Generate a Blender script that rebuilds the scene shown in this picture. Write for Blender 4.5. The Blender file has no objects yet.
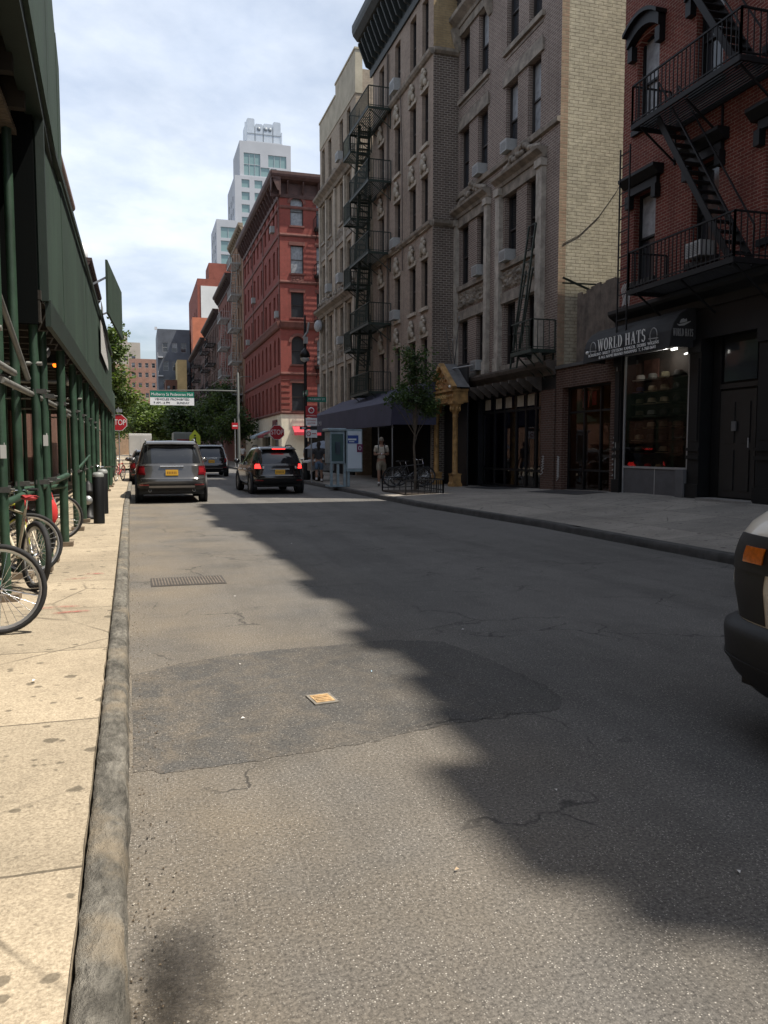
import bpy, math, random
from mathutils import Matrix, Vector, noise
R = math.radians
rnd = random.Random(7)
scene = bpy.context.scene
COL = scene.collection

# ---------------------------------------------------------------- mesh builder
class MB:
    def __init__(s, M=None):
        s.v = []; s.f = []; s.m = []; s.s = []; s.M = M
    def add(s, vs, fs, mi=0, sm=False):
        o = len(s.v)
        if s.M is not None:
            vs = [tuple(s.M @ Vector(p)) for p in vs]
        s.v += [tuple(p) for p in vs]
        for f in fs:
            s.f.append([i + o for i in f]); s.m.append(mi); s.s.append(sm)
    def box(s, x0, y0, z0, x1, y1, z1, mi=0):
        x0, x1 = min(x0, x1), max(x0, x1); y0, y1 = min(y0, y1), max(y0, y1); z0, z1 = min(z0, z1), max(z0, z1)
        s.add([(x0,y0,z0),(x1,y0,z0),(x1,y1,z0),(x0,y1,z0),(x0,y0,z1),(x1,y0,z1),(x1,y1,z1),(x0,y1,z1)],
              [(0,3,2,1),(4,5,6,7),(0,1,5,4),(1,2,6,5),(2,3,7,6),(3,0,4,7)], mi)
    def poly(s, pts, mi=0):
        s.add(pts, [list(range(len(pts)))], mi)
    def beam(s, p, q, w, h=None, mi=0):
        p = Vector(p); q = Vector(q); h = h or w
        d = (q - p).normalized(); up = Vector((0,0,1)) if abs(d.z) < .95 else Vector((0,1,0))
        a = d.cross(up).normalized() * w / 2; b = d.cross(a).normalized() * h / 2
        vs = [p-a-b, p+a-b, p+a+b, p-a+b, q-a-b, q+a-b, q+a+b, q-a+b]
        s.add(vs, [(3,2,1,0),(4,5,6,7),(0,1,5,4),(1,2,6,5),(2,3,7,6),(3,0,4,7)], mi)
    def tube(s, pts, r, n=8, mi=0, cap=True):
        pts = [Vector(p) for p in pts]; k = len(pts)
        rs = r if isinstance(r, (list, tuple)) else [r] * k
        vs = []; ref = None
        for i, p in enumerate(pts):
            d = (pts[min(i+1, k-1)] - pts[max(i-1, 0)]).normalized()
            if ref is None:
                ref = Vector((0,0,1)) if abs(d.z) < .9 else Vector((1,0,0))
            a = d.cross(ref)
            if a.length < 1e-4: a = d.orthogonal()
            a.normalize(); b = d.cross(a).normalized(); ref = a.cross(d) * -1 if False else ref
            for j in range(n):
                t = 2 * math.pi * j / n
                vs.append(p + (a * math.cos(t) + b * math.sin(t)) * rs[i])
        fs = []
        for i in range(k-1):
            for j in range(n):
                fs.append((i*n+j, i*n+(j+1) % n, (i+1)*n+(j+1) % n, (i+1)*n+j))
        s.add(vs, fs, mi, True)
        if cap:
            s.add(vs[:n], [list(range(n))[::-1]], mi); s.add(vs[-n:], [list(range(n))], mi)
    def prism(s, outline, axis, a, b, mi=0):
        def P(u, v, w):
            return {'x': (w, u, v), 'y': (u, w, v), 'z': (u, v, w)}[axis]
        n = len(outline)
        vs = [P(u, v, a) for u, v in outline] + [P(u, v, b) for u, v in outline]
        fs = [list(range(n)), list(range(n, 2*n))[::-1]] + [(i, i+n, (i+1) % n + n, (i+1) % n) for i in range(n)]
        s.add(vs, fs, mi)
    def lathe(s, prof, c=(0,0,0), n=16, mi=0, axis='z', sm=True):
        vs = []
        for r, h in prof:
            for j in range(n):
                t = 2*math.pi*j/n; x, y = r*math.cos(t), r*math.sin(t)
                p = {'z': (x, y, h), 'x': (h, x, y), 'y': (x, h, y)}[axis]
                vs.append((p[0]+c[0], p[1]+c[1], p[2]+c[2]))
        fs = []
        for i in range(len(prof)-1):
            for j in range(n):
                fs.append((i*n+j, i*n+(j+1) % n, (i+1)*n+(j+1) % n, (i+1)*n+j))
        s.add(vs, fs, mi, sm)
    def ball(s, c, r, n=10, mi=0):
        rx, ry, rz = r if isinstance(r, tuple) else (r, r, r)
        k = max(4, n//2); vs = []; fs = []
        for i in range(k+1):
            a = math.pi*i/k
            for j in range(n):
                t = 2*math.pi*j/n
                vs.append((c[0]+rx*math.sin(a)*math.cos(t), c[1]+ry*math.sin(a)*math.sin(t), c[2]+rz*math.cos(a)))
        for i in range(k):
            for j in range(n):
                fs.append((i*n+j, (i+1)*n+j, (i+1)*n+(j+1) % n, i*n+(j+1) % n))
        s.add(vs, fs, mi, True)
    def grid(s, rows, mi=0, sm=True, close=False):
        n = len(rows[0]); vs = [p for r in rows for p in r]; fs = []
        for i in range(len(rows)-1):
            for j in range(n if close else n-1):
                fs.append((i*n+j, i*n+(j+1) % n, (i+1)*n+(j+1) % n, (i+1)*n+j))
        s.add(vs, fs, mi, sm)
    def mesh(s, name, mats):
        me = bpy.data.meshes.new(name)
        me.from_pydata(s.v, [], s.f)
        for m in (mats if isinstance(mats, (list, tuple)) else [mats]):
            me.materials.append(m)
        me.polygons.foreach_set('material_index', s.m)
        me.polygons.foreach_set('use_smooth', s.s)
        me.update()
        return me
    def build(s, name, mats, parent=None, loc=(0,0,0), rotz=0, bevel=0, fix=False):
        o = link(name, s.mesh(name, mats), parent, loc, rotz)
        if fix:
            import bmesh
            bm = bmesh.new(); bm.from_mesh(o.data); bmesh.ops.recalc_face_normals(bm, faces=bm.faces); bm.to_mesh(o.data); bm.free()
        if bevel:
            b = o.modifiers.new('bevel', 'BEVEL'); b.width = bevel; b.segments = 2; b.limit_method = 'ANGLE'; b.angle_limit = R(40)
        return o

def link(name, me, parent=None, loc=(0,0,0), rotz=0):
    o = bpy.data.objects.new(name, me); COL.objects.link(o)
    o.location = loc; o.rotation_euler = (0, 0, rotz)
    if parent: o.parent = parent
    return o
def tag(o, label=None, cat=None, group=None, kind=None):
    if label: o['label'] = label
    if cat: o['category'] = cat
    if group: o['group'] = group
    if kind: o['kind'] = kind
    return o
def thing(name, label, cat, loc=(0,0,0), rotz=0, group=None):
    o = bpy.data.objects.new(name, None); COL.objects.link(o); o.empty_display_size = .2
    o.location = loc; o.rotation_euler = (0, 0, rotz)
    return tag(o, label, cat, group)
def dup(o, parent=None, top=True):
    c = o.copy(); COL.objects.link(c)
    if not top: c.parent = parent
    for ch in list(o.children): dup(ch, c, False)
    return c
def clone(o, loc, rotz=None, label=None, scale=None):
    c = dup(o); c.location = loc
    if rotz is not None: c.rotation_euler = (c.rotation_euler[0], c.rotation_euler[1], rotz)
    if label: c['label'] = label
    if scale: c.scale = scale
    return c
def struct(name, mb, mats): return tag(mb.build(name, mats), kind='structure')

def text_mesh(body, size, align='CENTER', ext=.004):
    cu = bpy.data.curves.new('t', 'FONT'); cu.body = body; cu.size = size; cu.align_x = align; cu.extrude = ext
    cu.align_y = 'CENTER'
    ob = bpy.data.objects.new('t', cu); COL.objects.link(ob)
    dg = bpy.context.evaluated_depsgraph_get()
    me = bpy.data.meshes.new_from_object(ob.evaluated_get(dg))
    bpy.data.objects.remove(ob); bpy.data.curves.remove(cu)
    return me
def text(name, body, size, m, parent, loc, rot=(90, 0, 0), align='CENTER', width=None):
    me = text_mesh(body, size, align); me.materials.clear(); me.materials.append(m)
    o = link(name, me, parent, loc); o.rotation_euler = tuple(R(a) for a in rot)
    if width:
        xs = [v.co.x for v in me.vertices]; w = max(xs) - min(xs); o.scale = (width / w, 1, 1)
    return o

# ---------------------------------------------------------------- materials
def newmat(name):
    m = bpy.data.materials.new(name); m.use_nodes = True
    nt = m.node_tree; b = nt.nodes['Principled BSDF']
    return m, nt, b
def nd(nt, t, **kw):
    n = nt.nodes.new(t)
    for k, v in kw.items():
        if k.startswith('i_'):
            key = k[2:]; key = int(key) if key.isdigit() else key.replace('_', ' ')
            n.inputs[key].default_value = v
        else: setattr(n, k, v)
    return n
def lk(nt, a, b): nt.links.new(a, b)
def c4(c): return (c[0], c[1], c[2], 1)
def mathn(nt, op, a, b=None, clamp=False):
    n = nt.nodes.new('ShaderNodeMath'); n.operation = op; n.use_clamp = clamp
    for i, x in enumerate((a, b)):
        if x is None: continue
        if isinstance(x, (int, float)): n.inputs[i].default_value = x
        else: lk(nt, x, n.inputs[i])
    return n.outputs[0]
def ramp(nt, fac, lo, hi, c0=(0,0,0), c1=(1,1,1)):
    n = nt.nodes.new('ShaderNodeValToRGB'); n.color_ramp.elements[0].position = lo; n.color_ramp.elements[1].position = hi
    n.color_ramp.elements[0].color = c4(c0); n.color_ramp.elements[1].color = c4(c1)
    lk(nt, fac, n.inputs[0]); return n.outputs[0]
def mix(nt, fac, a, b, mode='MIX'):
    n = nt.nodes.new('ShaderNodeMix'); n.data_type = 'RGBA'; n.blend_type = mode
    for s, x in ((0, fac), (6, a), (7, b)):
        if isinstance(x, (int, float)): n.inputs[s].default_value = x
        elif isinstance(x, tuple): n.inputs[s].default_value = c4(x)
        else: lk(nt, x, n.inputs[s])
    return n.outputs[2]
def coords(nt, kind='Object'):
    return nd(nt, 'ShaderNodeTexCoord').outputs[kind]
def noi(nt, vec, scale, detail=4, rough=.55, dist=0):
    n = nd(nt, 'ShaderNodeTexNoise', i_Scale=scale, i_Detail=detail, i_Roughness=rough, i_Distortion=dist)
    lk(nt, vec, n.inputs['Vector']); return n.outputs['Fac']
def bumpn(nt, b, h, strength=.3, dist=.01):
    n = nd(nt, 'ShaderNodeBump', i_Strength=strength, i_Distance=dist); lk(nt, h, n.inputs['Height']); lk(nt, n.outputs[0], b.inputs['Normal'])
MATS = {}
def M(name, col=(.5,.5,.5), rough=.7, var=.25, scale=4, metal=0, bump=.15, coat=0, spec=.5):
    if name in MATS: return MATS[name]
    m, nt, b = newmat(name); v = coords(nt)
    f = noi(nt, v, scale, 6, .6); g = noi(nt, v, scale*9, 3)
    dark = tuple(c*(1-var) for c in col); lite = tuple(min(1, c*(1+var)) for c in col)
    c = mix(nt, ramp(nt, f, .3, .7), dark, lite)
    c = mix(nt, mathn(nt, 'MULTIPLY', ramp(nt, g, .4, .75), var*.6), c, tuple(x*.5 for x in col))
    lk(nt, c, b.inputs['Base Color'])
    b.inputs['Roughness'].default_value = rough; b.inputs['Metallic'].default_value = metal
    b.inputs['Specular IOR Level'].default_value = spec
    if coat: b.inputs['Coat Weight'].default_value = coat; b.inputs['Coat Roughness'].default_value = .05
    if bump: bumpn(nt, b, g, bump, .01)
    MATS[name] = m; return m
def flat(name, col, rough=.5, metal=0, emit=0, spec=.5):
    if name in MATS: return MATS[name]
    m, nt, b = newmat(name); b.inputs['Base Color'].default_value = c4(col); b.inputs['Roughness'].default_value = rough
    b.inputs['Metallic'].default_value = metal; b.inputs['Specular IOR Level'].default_value = spec
    if emit: b.inputs['Emission Color'].default_value = c4(col); b.inputs['Emission Strength'].default_value = emit
    MATS[name] = m; return m
def brick(name, c1, c2, mortar, bw=.205, rh=.069, ms=.007, grime=.45, bump=.5, paint=None):
    m, nt, b = newmat(name); v = coords(nt)
    sp = nd(nt, 'ShaderNodeSeparateXYZ'); lk(nt, v, sp.inputs[0])
    u = mathn(nt, 'ADD', sp.outputs[0], sp.outputs[1])
    cb = nd(nt, 'ShaderNodeCombineXYZ'); lk(nt, u, cb.inputs[0]); lk(nt, sp.outputs[2], cb.inputs[1])
    bt = nd(nt, 'ShaderNodeTexBrick', i_Color1=c4(c1), i_Color2=c4(c2), i_Mortar=c4(mortar), i_Scale=1.0)
    bt.inputs['Mortar Size'].default_value = ms; bt.inputs['Mortar Smooth'].default_value = .2
    bt.inputs['Brick Width'].default_value = bw; bt.inputs['Row Height'].default_value = rh; bt.inputs['Bias'].default_value = -.1
    lk(nt, cb.outputs[0], bt.inputs['Vector'])
    f = noi(nt, v, .7, 6, .65); g = noi(nt, v, 7, 5)
    sv = nd(nt, 'ShaderNodeMapping'); sv.inputs['Scale'].default_value = (3.2, 3.2, .22); lk(nt, v, sv.inputs[0])
    st = noi(nt, sv.outputs[0], 1, 4)
    c = bt.outputs['Color']
    c = mix(nt, mathn(nt, 'MULTIPLY', ramp(nt, f, .45, .72), grime), c, tuple(x*.35 for x in c1))
    c = mix(nt, mathn(nt, 'MULTIPLY', ramp(nt, g, .46, .75), .5), c, tuple(min(1, x*1.7) for x in c2))
    c = mix(nt, mathn(nt, 'MULTIPLY', ramp(nt, st, .52, .72), grime*.8), c, tuple(x*.4 for x in c1))
    lk(nt, c, b.inputs['Base Color']); b.inputs['Roughness'].default_value = .85
    b.inputs['Specular IOR Level'].default_value = .25
    h = mathn(nt, 'ADD', mathn(nt, 'MULTIPLY', bt.outputs['Fac'], -1), mathn(nt, 'MULTIPLY', noi(nt, v, 40, 3), .5))
    bumpn(nt, b, h, bump, .016)
    MATS[name] = m; return m
def glass_dark(name, col=(.012,.014,.016), rough=.04, wob=.02):
    m, nt, b = newmat(name); b.inputs['Base Color'].default_value = c4(col); b.inputs['Roughness'].default_value = rough
    b.inputs['Specular IOR Level'].default_value = .7
    bumpn(nt, b, noi(nt, coords(nt), 1.3, 2), wob, .1)
    MATS[name] = m; return m
def glass_clear(name, tint=(.75,.78,.78), ior=1.38):
    m, nt, b = newmat(name); nt.nodes.remove(b)
    out = nt.nodes['Material Output']
    t = nd(nt, 'ShaderNodeBsdfTransparent', i_Color=c4(tint)); g = nd(nt, 'ShaderNodeBsdfGlossy', i_Roughness=.02)
    fr = nd(nt, 'ShaderNodeFresnel', i_IOR=ior); mx = nd(nt, 'ShaderNodeMixShader')
    lk(nt, fr.outputs[0], mx.inputs[0]); lk(nt, t.outputs[0], mx.inputs[1]); lk(nt, g.outputs[0], mx.inputs[2]); lk(nt, mx.outputs[0], out.inputs[0])
    MATS[name] = m; return m
def leafmat(name, col):
    m, nt, b = newmat(name)
    b.inputs['Base Color'].default_value = c4(col); b.inputs['Roughness'].default_value = .55
    out = nt.nodes['Material Output']; tr = nd(nt, 'ShaderNodeBsdfTranslucent', i_Color=c4((col[0]*1.3, col[1]*1.5, col[2]*.6)))
    mx = nd(nt, 'ShaderNodeMixShader', i_0=.3); lk(nt, b.outputs[0], mx.inputs[1]); lk(nt, tr.outputs[0], mx.inputs[2]); lk(nt, mx.outputs[0], out.inputs[0])
    c = mix(nt, ramp(nt, noi(nt, coords(nt), 3, 3), .3, .7), tuple(x*.65 for x in col), tuple(x*1.35 for x in col)); lk(nt, c, b.inputs['Base Color'])
    MATS[name] = m; return m

GLASS = glass_dark('window_glass'); GLASS2 = glass_dark('window_glass_b', (.03,.034,.04), .08, .05)
BLIND = M('pale_blind', (.27,.285,.30), .3, .35, 5, bump=0)
SHOPGLASS = glass_clear('shop_glass', (.8,.82,.82))
BLACK = M('black_paint', (.0075,.008,.009), .5, .3, 3, bump=.1, spec=.3)
IRON = M('black_iron', (.007,.007,.008), .6, .3, 6, spec=.3)
WHITEFRAME = M('white_sash', (.45,.46,.46), .5, .15)
BROWNFRAME = M('brown_sash', (.035,.03,.028), .5, .2)
STONE = M('limestone', (.38,.335,.27), .85, .4, 2.5, bump=.4)
DIRTYSTONE = M('sooty_stone', (.235,.205,.168), .85, .5, 3, bump=.5)
GREYMETAL = M('grey_metal', (.33,.34,.35), .45, .15, 5, metal=.6)
ALU = M('aluminium', (.4,.41,.42), .4, .1, 5, metal=.5)
CHROME = flat('chrome', (.8,.8,.8), .12, 1)
RUBBER = M('tyre_rubber', (.018,.018,.019), .8, .3, 20)
WHITEP = M('white_paint', (.75,.75,.73), .5, .08)
SIGNRED = M('sign_red', (.42,.012,.02), .45, .15, 8, bump=0)
SIGNWHITE = flat('sign_white', (.78,.78,.78), .5)
SIGNGREEN = flat('sign_green', (.0,.16,.10), .5)
SIGNBLACK = flat('sign_black', (.02,.02,.02), .6)
ROOFING = M('roofing', (.09,.088,.085), .9, .3, 1)
ACWHITE = M('ac_casing', (.34,.35,.345), .5, .12, 8)
# ================================================================ ground
def asphalt(name, base, warm, patch=False):
    m, nt, b = newmat(name); v = coords(nt)
    sp = nd(nt, 'ShaderNodeSeparateXYZ'); lk(nt, v, sp.inputs[0])
    big = noi(nt, v, .35, 6, .65, .3); mid = noi(nt, v, 2.3, 5); fine = noi(nt, v, 75, 4, .75); clus = noi(nt, v, 5, 4, .6)
    c = mix(nt, ramp(nt, big, .35, .7), tuple(x*.76 for x in base), tuple(x*1.24 for x in base))
    c = mix(nt, mathn(nt, 'MULTIPLY', ramp(nt, mid, .48, .72), .4), c, tuple(x*.58 for x in base))
    ln = nd(nt, 'ShaderNodeMapping'); ln.inputs['Scale'].default_value = (1.5, .11, 1); lk(nt, v, ln.inputs[0]); lane = noi(nt, ln.outputs[0], 1, 5, .6, .4)
    c = mix(nt, mathn(nt, 'MULTIPLY', ramp(nt, lane, .42, .7), .45), c, tuple(x*1.5 for x in base)); c = mix(nt, mathn(nt, 'MULTIPLY', ramp(nt, lane, .3, .46, (1,1,1), (0,0,0)), .35), c, tuple(x*.6 for x in base))
    if patch:       # dust worn into the part nearest the kerb
        g = mathn(nt, 'SUBTRACT', 1, mathn(nt, 'DIVIDE', sp.outputs[0], 2.4), True)
        g = mathn(nt, 'MULTIPLY', g, ramp(nt, noi(nt, v, 3.2, 8, .75, .5), .42, .62)); c = mix(nt, mathn(nt, 'MULTIPLY', g, .8), c, warm)
    if not patch:   # dusty gutter along the near kerb
        g = mathn(nt, 'SUBTRACT', 1, mathn(nt, 'DIVIDE', sp.outputs[0], 2.6), True)
        g = mathn(nt, 'MULTIPLY', g, ramp(nt, noi(nt, v, .9, 5), .25, .75))
        c = mix(nt, mathn(nt, 'MULTIPLY', g, .95), c, warm)
        # oil stains
        vo = nd(nt, 'ShaderNodeTexVoronoi', i_Scale=.55, i_Randomness=1.0); wv = nd(nt, 'ShaderNodeVectorMath', operation='ADD')
        nz = nd(nt, 'ShaderNodeTexNoise', i_Scale=2.5, i_Detail=4.0); lk(nt, v, nz.inputs['Vector'])
        sc = nd(nt, 'ShaderNodeVectorMath', operation='SCALE'); sc.inputs['Scale'].default_value = .45; lk(nt, nz.outputs['Color'], sc.inputs[0])
        lk(nt, v, wv.inputs[0]); lk(nt, sc.outputs[0], wv.inputs[1]); lk(nt, wv.outputs[0], vo.inputs['Vector'])
        c = mix(nt, mathn(nt, 'MULTIPLY', ramp(nt, vo.outputs['Distance'], .06, .22, (1,1,1), (0,0,0)), .38), c, tuple(x*.45 for x in base))
        # cracks
        vc = nd(nt, 'ShaderNodeTexVoronoi', feature='DISTANCE_TO_EDGE', i_Scale=.42); lk(nt, wv.outputs[0], vc.inputs['Vector'])
        ck = mathn(nt, 'MULTIPLY', ramp(nt, vc.outputs['Distance'], .002, .008, (1,1,1), (0,0,0)), ramp(nt, noi(nt, v, .5, 2), .52, .6))
        c = mix(nt, mathn(nt, 'MULTIPLY', ck, .6), c, tuple(x*.3 for x in base))
    c = mix(nt, ramp(nt, fine, .3, .72), mix(nt, 1, c, (.34,.34,.34), 'MULTIPLY'), mix(nt, 1, c, (1.8,1.78,1.74), 'MULTIPLY'))
    st = nd(nt, 'ShaderNodeTexVoronoi', i_Scale=125.0); lk(nt, v, st.inputs['Vector'])
    pick = ramp(nt, nd_sep(nt, st.outputs['Color']), .66 if not patch else .84, .74 if not patch else .9)
    peb = mathn(nt, 'MULTIPLY', mathn(nt, 'MULTIPLY', ramp(nt, st.outputs['Distance'], .2, .45, (1,1,1), (0,0,0)), pick), ramp(nt, clus, .3, .6))
    c = mix(nt, mathn(nt, 'MULTIPLY', peb, .7), c, (.42,.39,.345))
    wr = nd(nt, 'ShaderNodeTexVoronoi', feature='DISTANCE_TO_EDGE', i_Scale=.9); wn = nd(nt, 'ShaderNodeTexNoise', i_Scale=4.0, i_Detail=6.0); lk(nt, v, wn.inputs['Vector']); ws = nd(nt, 'ShaderNodeVectorMath', operation='SCALE'); ws.inputs['Scale'].default_value = .35; lk(nt, wn.outputs['Color'], ws.inputs[0]); wa = nd(nt, 'ShaderNodeVectorMath', operation='ADD'); lk(nt, v, wa.inputs[0]); lk(nt, ws.outputs[0], wa.inputs[1]); lk(nt, wa.outputs[0], wr.inputs['Vector'])
    c = mix(nt, mathn(nt, 'MULTIPLY', mathn(nt, 'MULTIPLY', ramp(nt, wr.outputs['Distance'], .003, .012, (1,1,1), (0,0,0)), ramp(nt, noi(nt, v, .8, 3), .54, .6)), .75), c, tuple(x*.25 for x in base))
    dp = nd(nt, 'ShaderNodeTexVoronoi', i_Scale=105.0); lk(nt, v, dp.inputs['Vector'])
    sp2 = mathn(nt, 'MULTIPLY', ramp(nt, dp.outputs['Distance'], .15, .35, (1,1,1), (0,0,0)), ramp(nt, nd_sep(nt, dp.outputs['Color']), .90, .92))
    c = mix(nt, mathn(nt, 'MULTIPLY', sp2, .7), c, (.6,.56,.5))
    lk(nt, c, b.inputs['Base Color']); b.inputs['Roughness'].default_value = .82; b.inputs['Specular IOR Level'].default_value = .3
    bumpn(nt, b, mathn(nt, 'ADD', fine, peb), .55, .006)
    MATS[name] = m; return m
def nd_sep(nt, col):
    n = nd(nt, 'ShaderNodeSeparateColor'); lk(nt, col, n.inputs[0]); return n.outputs[0]
def concrete(name, base, joint=1.5, gum=True, jx=.3, wide=None):
    m, nt, b = newmat(name); v = coords(nt)
    big = noi(nt, v, .8, 7, .7); fine = noi(nt, v, 90, 3, .7); mid = noi(nt, v, 9, 5, .65)
    c = mix(nt, ramp(nt, big, .32, .7), tuple(x*.72 for x in base), tuple(x*1.15 for x in base))
    c = mix(nt, mathn(nt, 'MULTIPLY', ramp(nt, mid, .5, .78), .35), c, tuple(x*.55 for x in base))
    c = mix(nt, ramp(nt, fine, .3, .7), mix(nt, 1, c, (.6,.58,.56), 'MULTIPLY'), mix(nt, 1, c, (1.25,1.25,1.25), 'MULTIPLY'))
    sk = nd(nt, 'ShaderNodeTexVoronoi', i_Scale=60.0); lk(nt, v, sk.inputs['Vector'])
    c = mix(nt, mathn(nt, 'MULTIPLY', mathn(nt, 'MULTIPLY', ramp(nt, sk.outputs['Distance'], .2, .4, (1,1,1), (0,0,0)), ramp(nt, nd_sep(nt, sk.outputs['Color']), .8, .85)), .5), c, tuple(x*.4 for x in base))
    nz = nd(nt, 'ShaderNodeTexNoise', i_Scale=8.0, i_Detail=3.0); lk(nt, v, nz.inputs['Vector'])
    sc = nd(nt, 'ShaderNodeVectorMath', operation='SCALE'); sc.inputs['Scale'].default_value = .016; lk(nt, nz.outputs['Color'], sc.inputs[0])
    wv = nd(nt, 'ShaderNodeVectorMath', operation='ADD'); lk(nt, v, wv.inputs[0]); lk(nt, sc.outputs[0], wv.inputs[1])
    if gum:
        for s_, th, k in ((5.0, .62, .75), (9, .66, .7), (17, .72, .5)):
            vo = nd(nt, 'ShaderNodeTexVoronoi', i_Scale=s_); lk(nt, wv.outputs[0], vo.inputs['Vector'])
            g = mathn(nt, 'MULTIPLY', ramp(nt, mathn(nt, 'ADD', vo.outputs['Distance'], mathn(nt, 'MULTIPLY', mathn(nt, 'SUBTRACT', mid, .5), .5)), .15, .2, (1,1,1), (0,0,0)), ramp(nt, nd_sep(nt, vo.outputs['Color']), th, th+.02))
            c = mix(nt, mathn(nt, 'MULTIPLY', g, k), c, tuple(x*.22 for x in base))
    bt = nd(nt, 'ShaderNodeTexBrick', offset=0.0, i_Color1=(1,1,1,1), i_Color2=(.66,.68,.7,1), i_Mortar=(0,0,0,1), i_Scale=1.0)
    bt.inputs['Brick Width'].default_value = wide or joint; bt.inputs['Row Height'].default_value = joint*1.02; bt.inputs['Mortar Size'].default_value = .008
    mp = nd(nt, 'ShaderNodeMapping'); mp.inputs['Location'].default_value = (jx, .35, 0)
    w2 = nd(nt, 'ShaderNodeVectorMath', operation='SCALE'); w2.inputs['Scale'].default_value = 1; lk(nt, wv.outputs[0], w2.inputs[0])
    lk(nt, w2.outputs[0], mp.inputs[0]); lk(nt, mp.outputs[0], bt.inputs['Vector'])
    c = mix(nt, .55, c, mix(nt, 1, c, bt.outputs['Color'], 'MULTIPLY'))
    c = mix(nt, mathn(nt, 'MULTIPLY', bt.outputs['Fac'], .55), c, tuple(x*.25 for x in base))
    vc = nd(nt, 'ShaderNodeTexVoronoi', feature='DISTANCE_TO_EDGE', i_Scale=.5); lk(nt, wv.outputs[0], vc.inputs['Vector'])
    ck = mathn(nt, 'MULTIPLY', ramp(nt, vc.outputs['Distance'], .002, .007, (1,1,1), (0,0,0)), ramp(nt, noi(nt, v, .6, 2), .45, .52))
    c = mix(nt, mathn(nt, 'MULTIPLY', ck, .7), c, tuple(x*.2 for x in base))
    lk(nt, c, b.inputs['Base Color']); b.inputs['Roughness'].default_value = .88; b.inputs['Specular IOR Level'].default_value = .25
    h = mathn(nt, 'SUBTRACT', fine, mathn(nt, 'ADD', bt.outputs['Fac'], ck)); bumpn(nt, b, h, .4, .006)
    MATS[name] = m; return m
def rough_stone(name, base, dust):
    m, nt, b = newmat(name); v = coords(nt)
    mp = nd(nt, 'ShaderNodeMapping'); mp.inputs['Scale'].default_value = (1.6, .7, 1.6); lk(nt, v, mp.inputs[0]); u = mp.outputs[0]
    a = noi(nt, u, 4, 8, .7, .6); f = noi(nt, u, 22, 6, .7, .4); g = noi(nt, v, 120, 3, .7)
    c = mix(nt, ramp(nt, a, .35, .65), tuple(x*.5 for x in base), tuple(x*1.4 for x in base))
    c = mix(nt, ramp(nt, f, .35, .7), mix(nt, 1, c, (.55,.55,.55), 'MULTIPLY'), mix(nt, 1, c, (1.3,1.3,1.3), 'MULTIPLY'))
    c = mix(nt, mathn(nt, 'MULTIPLY', ramp(nt, noi(nt, v, 2.2, 6, .65), .52, .66), .7), c, dust)
    lk(nt, c, b.inputs['Base Color']); b.inputs['Roughness'].default_value = .85; b.inputs['Specular IOR Level'].default_value = .3
    bumpn(nt, b, mathn(nt, 'ADD', mathn(nt, 'MULTIPLY', f, 1.6), mathn(nt, 'ADD', g, a)), .9, .016); MATS[name] = m; return m
def kx(y):      # left kerb line
    if y < 2: return -.07
    if y < 21: return -.07 - .21*(y-2)/19
    return -.28 - .004*(y-21)
ASPHALT = asphalt('asphalt', (.100,.096,.091), (.19,.157,.115)); PATCH = asphalt('asphalt_patch', (.074,.071,.067), (.145,.123,.097), True)
WALKL = concrete('sidewalk_concrete', (.46,.385,.28), 1.5, True, 6.5, 13); WALKR = concrete('sidewalk_grey', (.30,.275,.24), 1.5, True, .55)
GROUND = M('ground_far', (.10,.095,.09), .9, .3, .2)
mb = MB(); mb.poly([(-900,-300,-.03),(900,-300,-.03),(900,1500,-.03),(-900,1500,-.03)]); struct('ground', mb, GROUND)
mb = MB()
mb.poly([(-.9,-14,0),(7.6,-14,0),(7.6,50.2,0),(-.9,50.2,0)]); mb.poly([(-45,50.2,0),(70,50.2,0),(70,61.5,0),(-45,61.5,0)]); mb.poly([(-.9,61.5,0),(7.6,61.5,0),(7.6,290,0),(-.9,290,0)])
struct('road', mb, ASPHALT)
# asphalt patch with a ragged outline
pts = [(-.08,5.50),(.17,5.67),(.49,5.83),(.91,5.91),(1.37,5.93),(1.87,5.95),(2.22,5.77),(2.36,5.32),(2.42,4.7),(2.44,4.2),(2.3,4.05),(1.91,4.04),(1.60,4.01),(1.17,3.90),(.72,3.80),(.33,3.76),(-.06,3.80)]
out = []
for i, p in enumerate(pts):
    q = pts[(i+1) % len(pts)]
    for k in range(14):
        t = k/14; x = p[0]+(q[0]-p[0])*t; y = p[1]+(q[1]-p[1])*t
        w = .04 if 0 < i < 16 else .004
        out.append((x + w*noise.noise((x*3, y*3, 1)) + w*.7*noise.noise((x*13, y*13, 4)), y + w*noise.noise((x*4, y*4, 5)) + w*.8*noise.noise((x*15, y*15, 9)), .002))
mb = MB(); mb.poly(out); struct('asphalt_patch', mb, PATCH)
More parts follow.
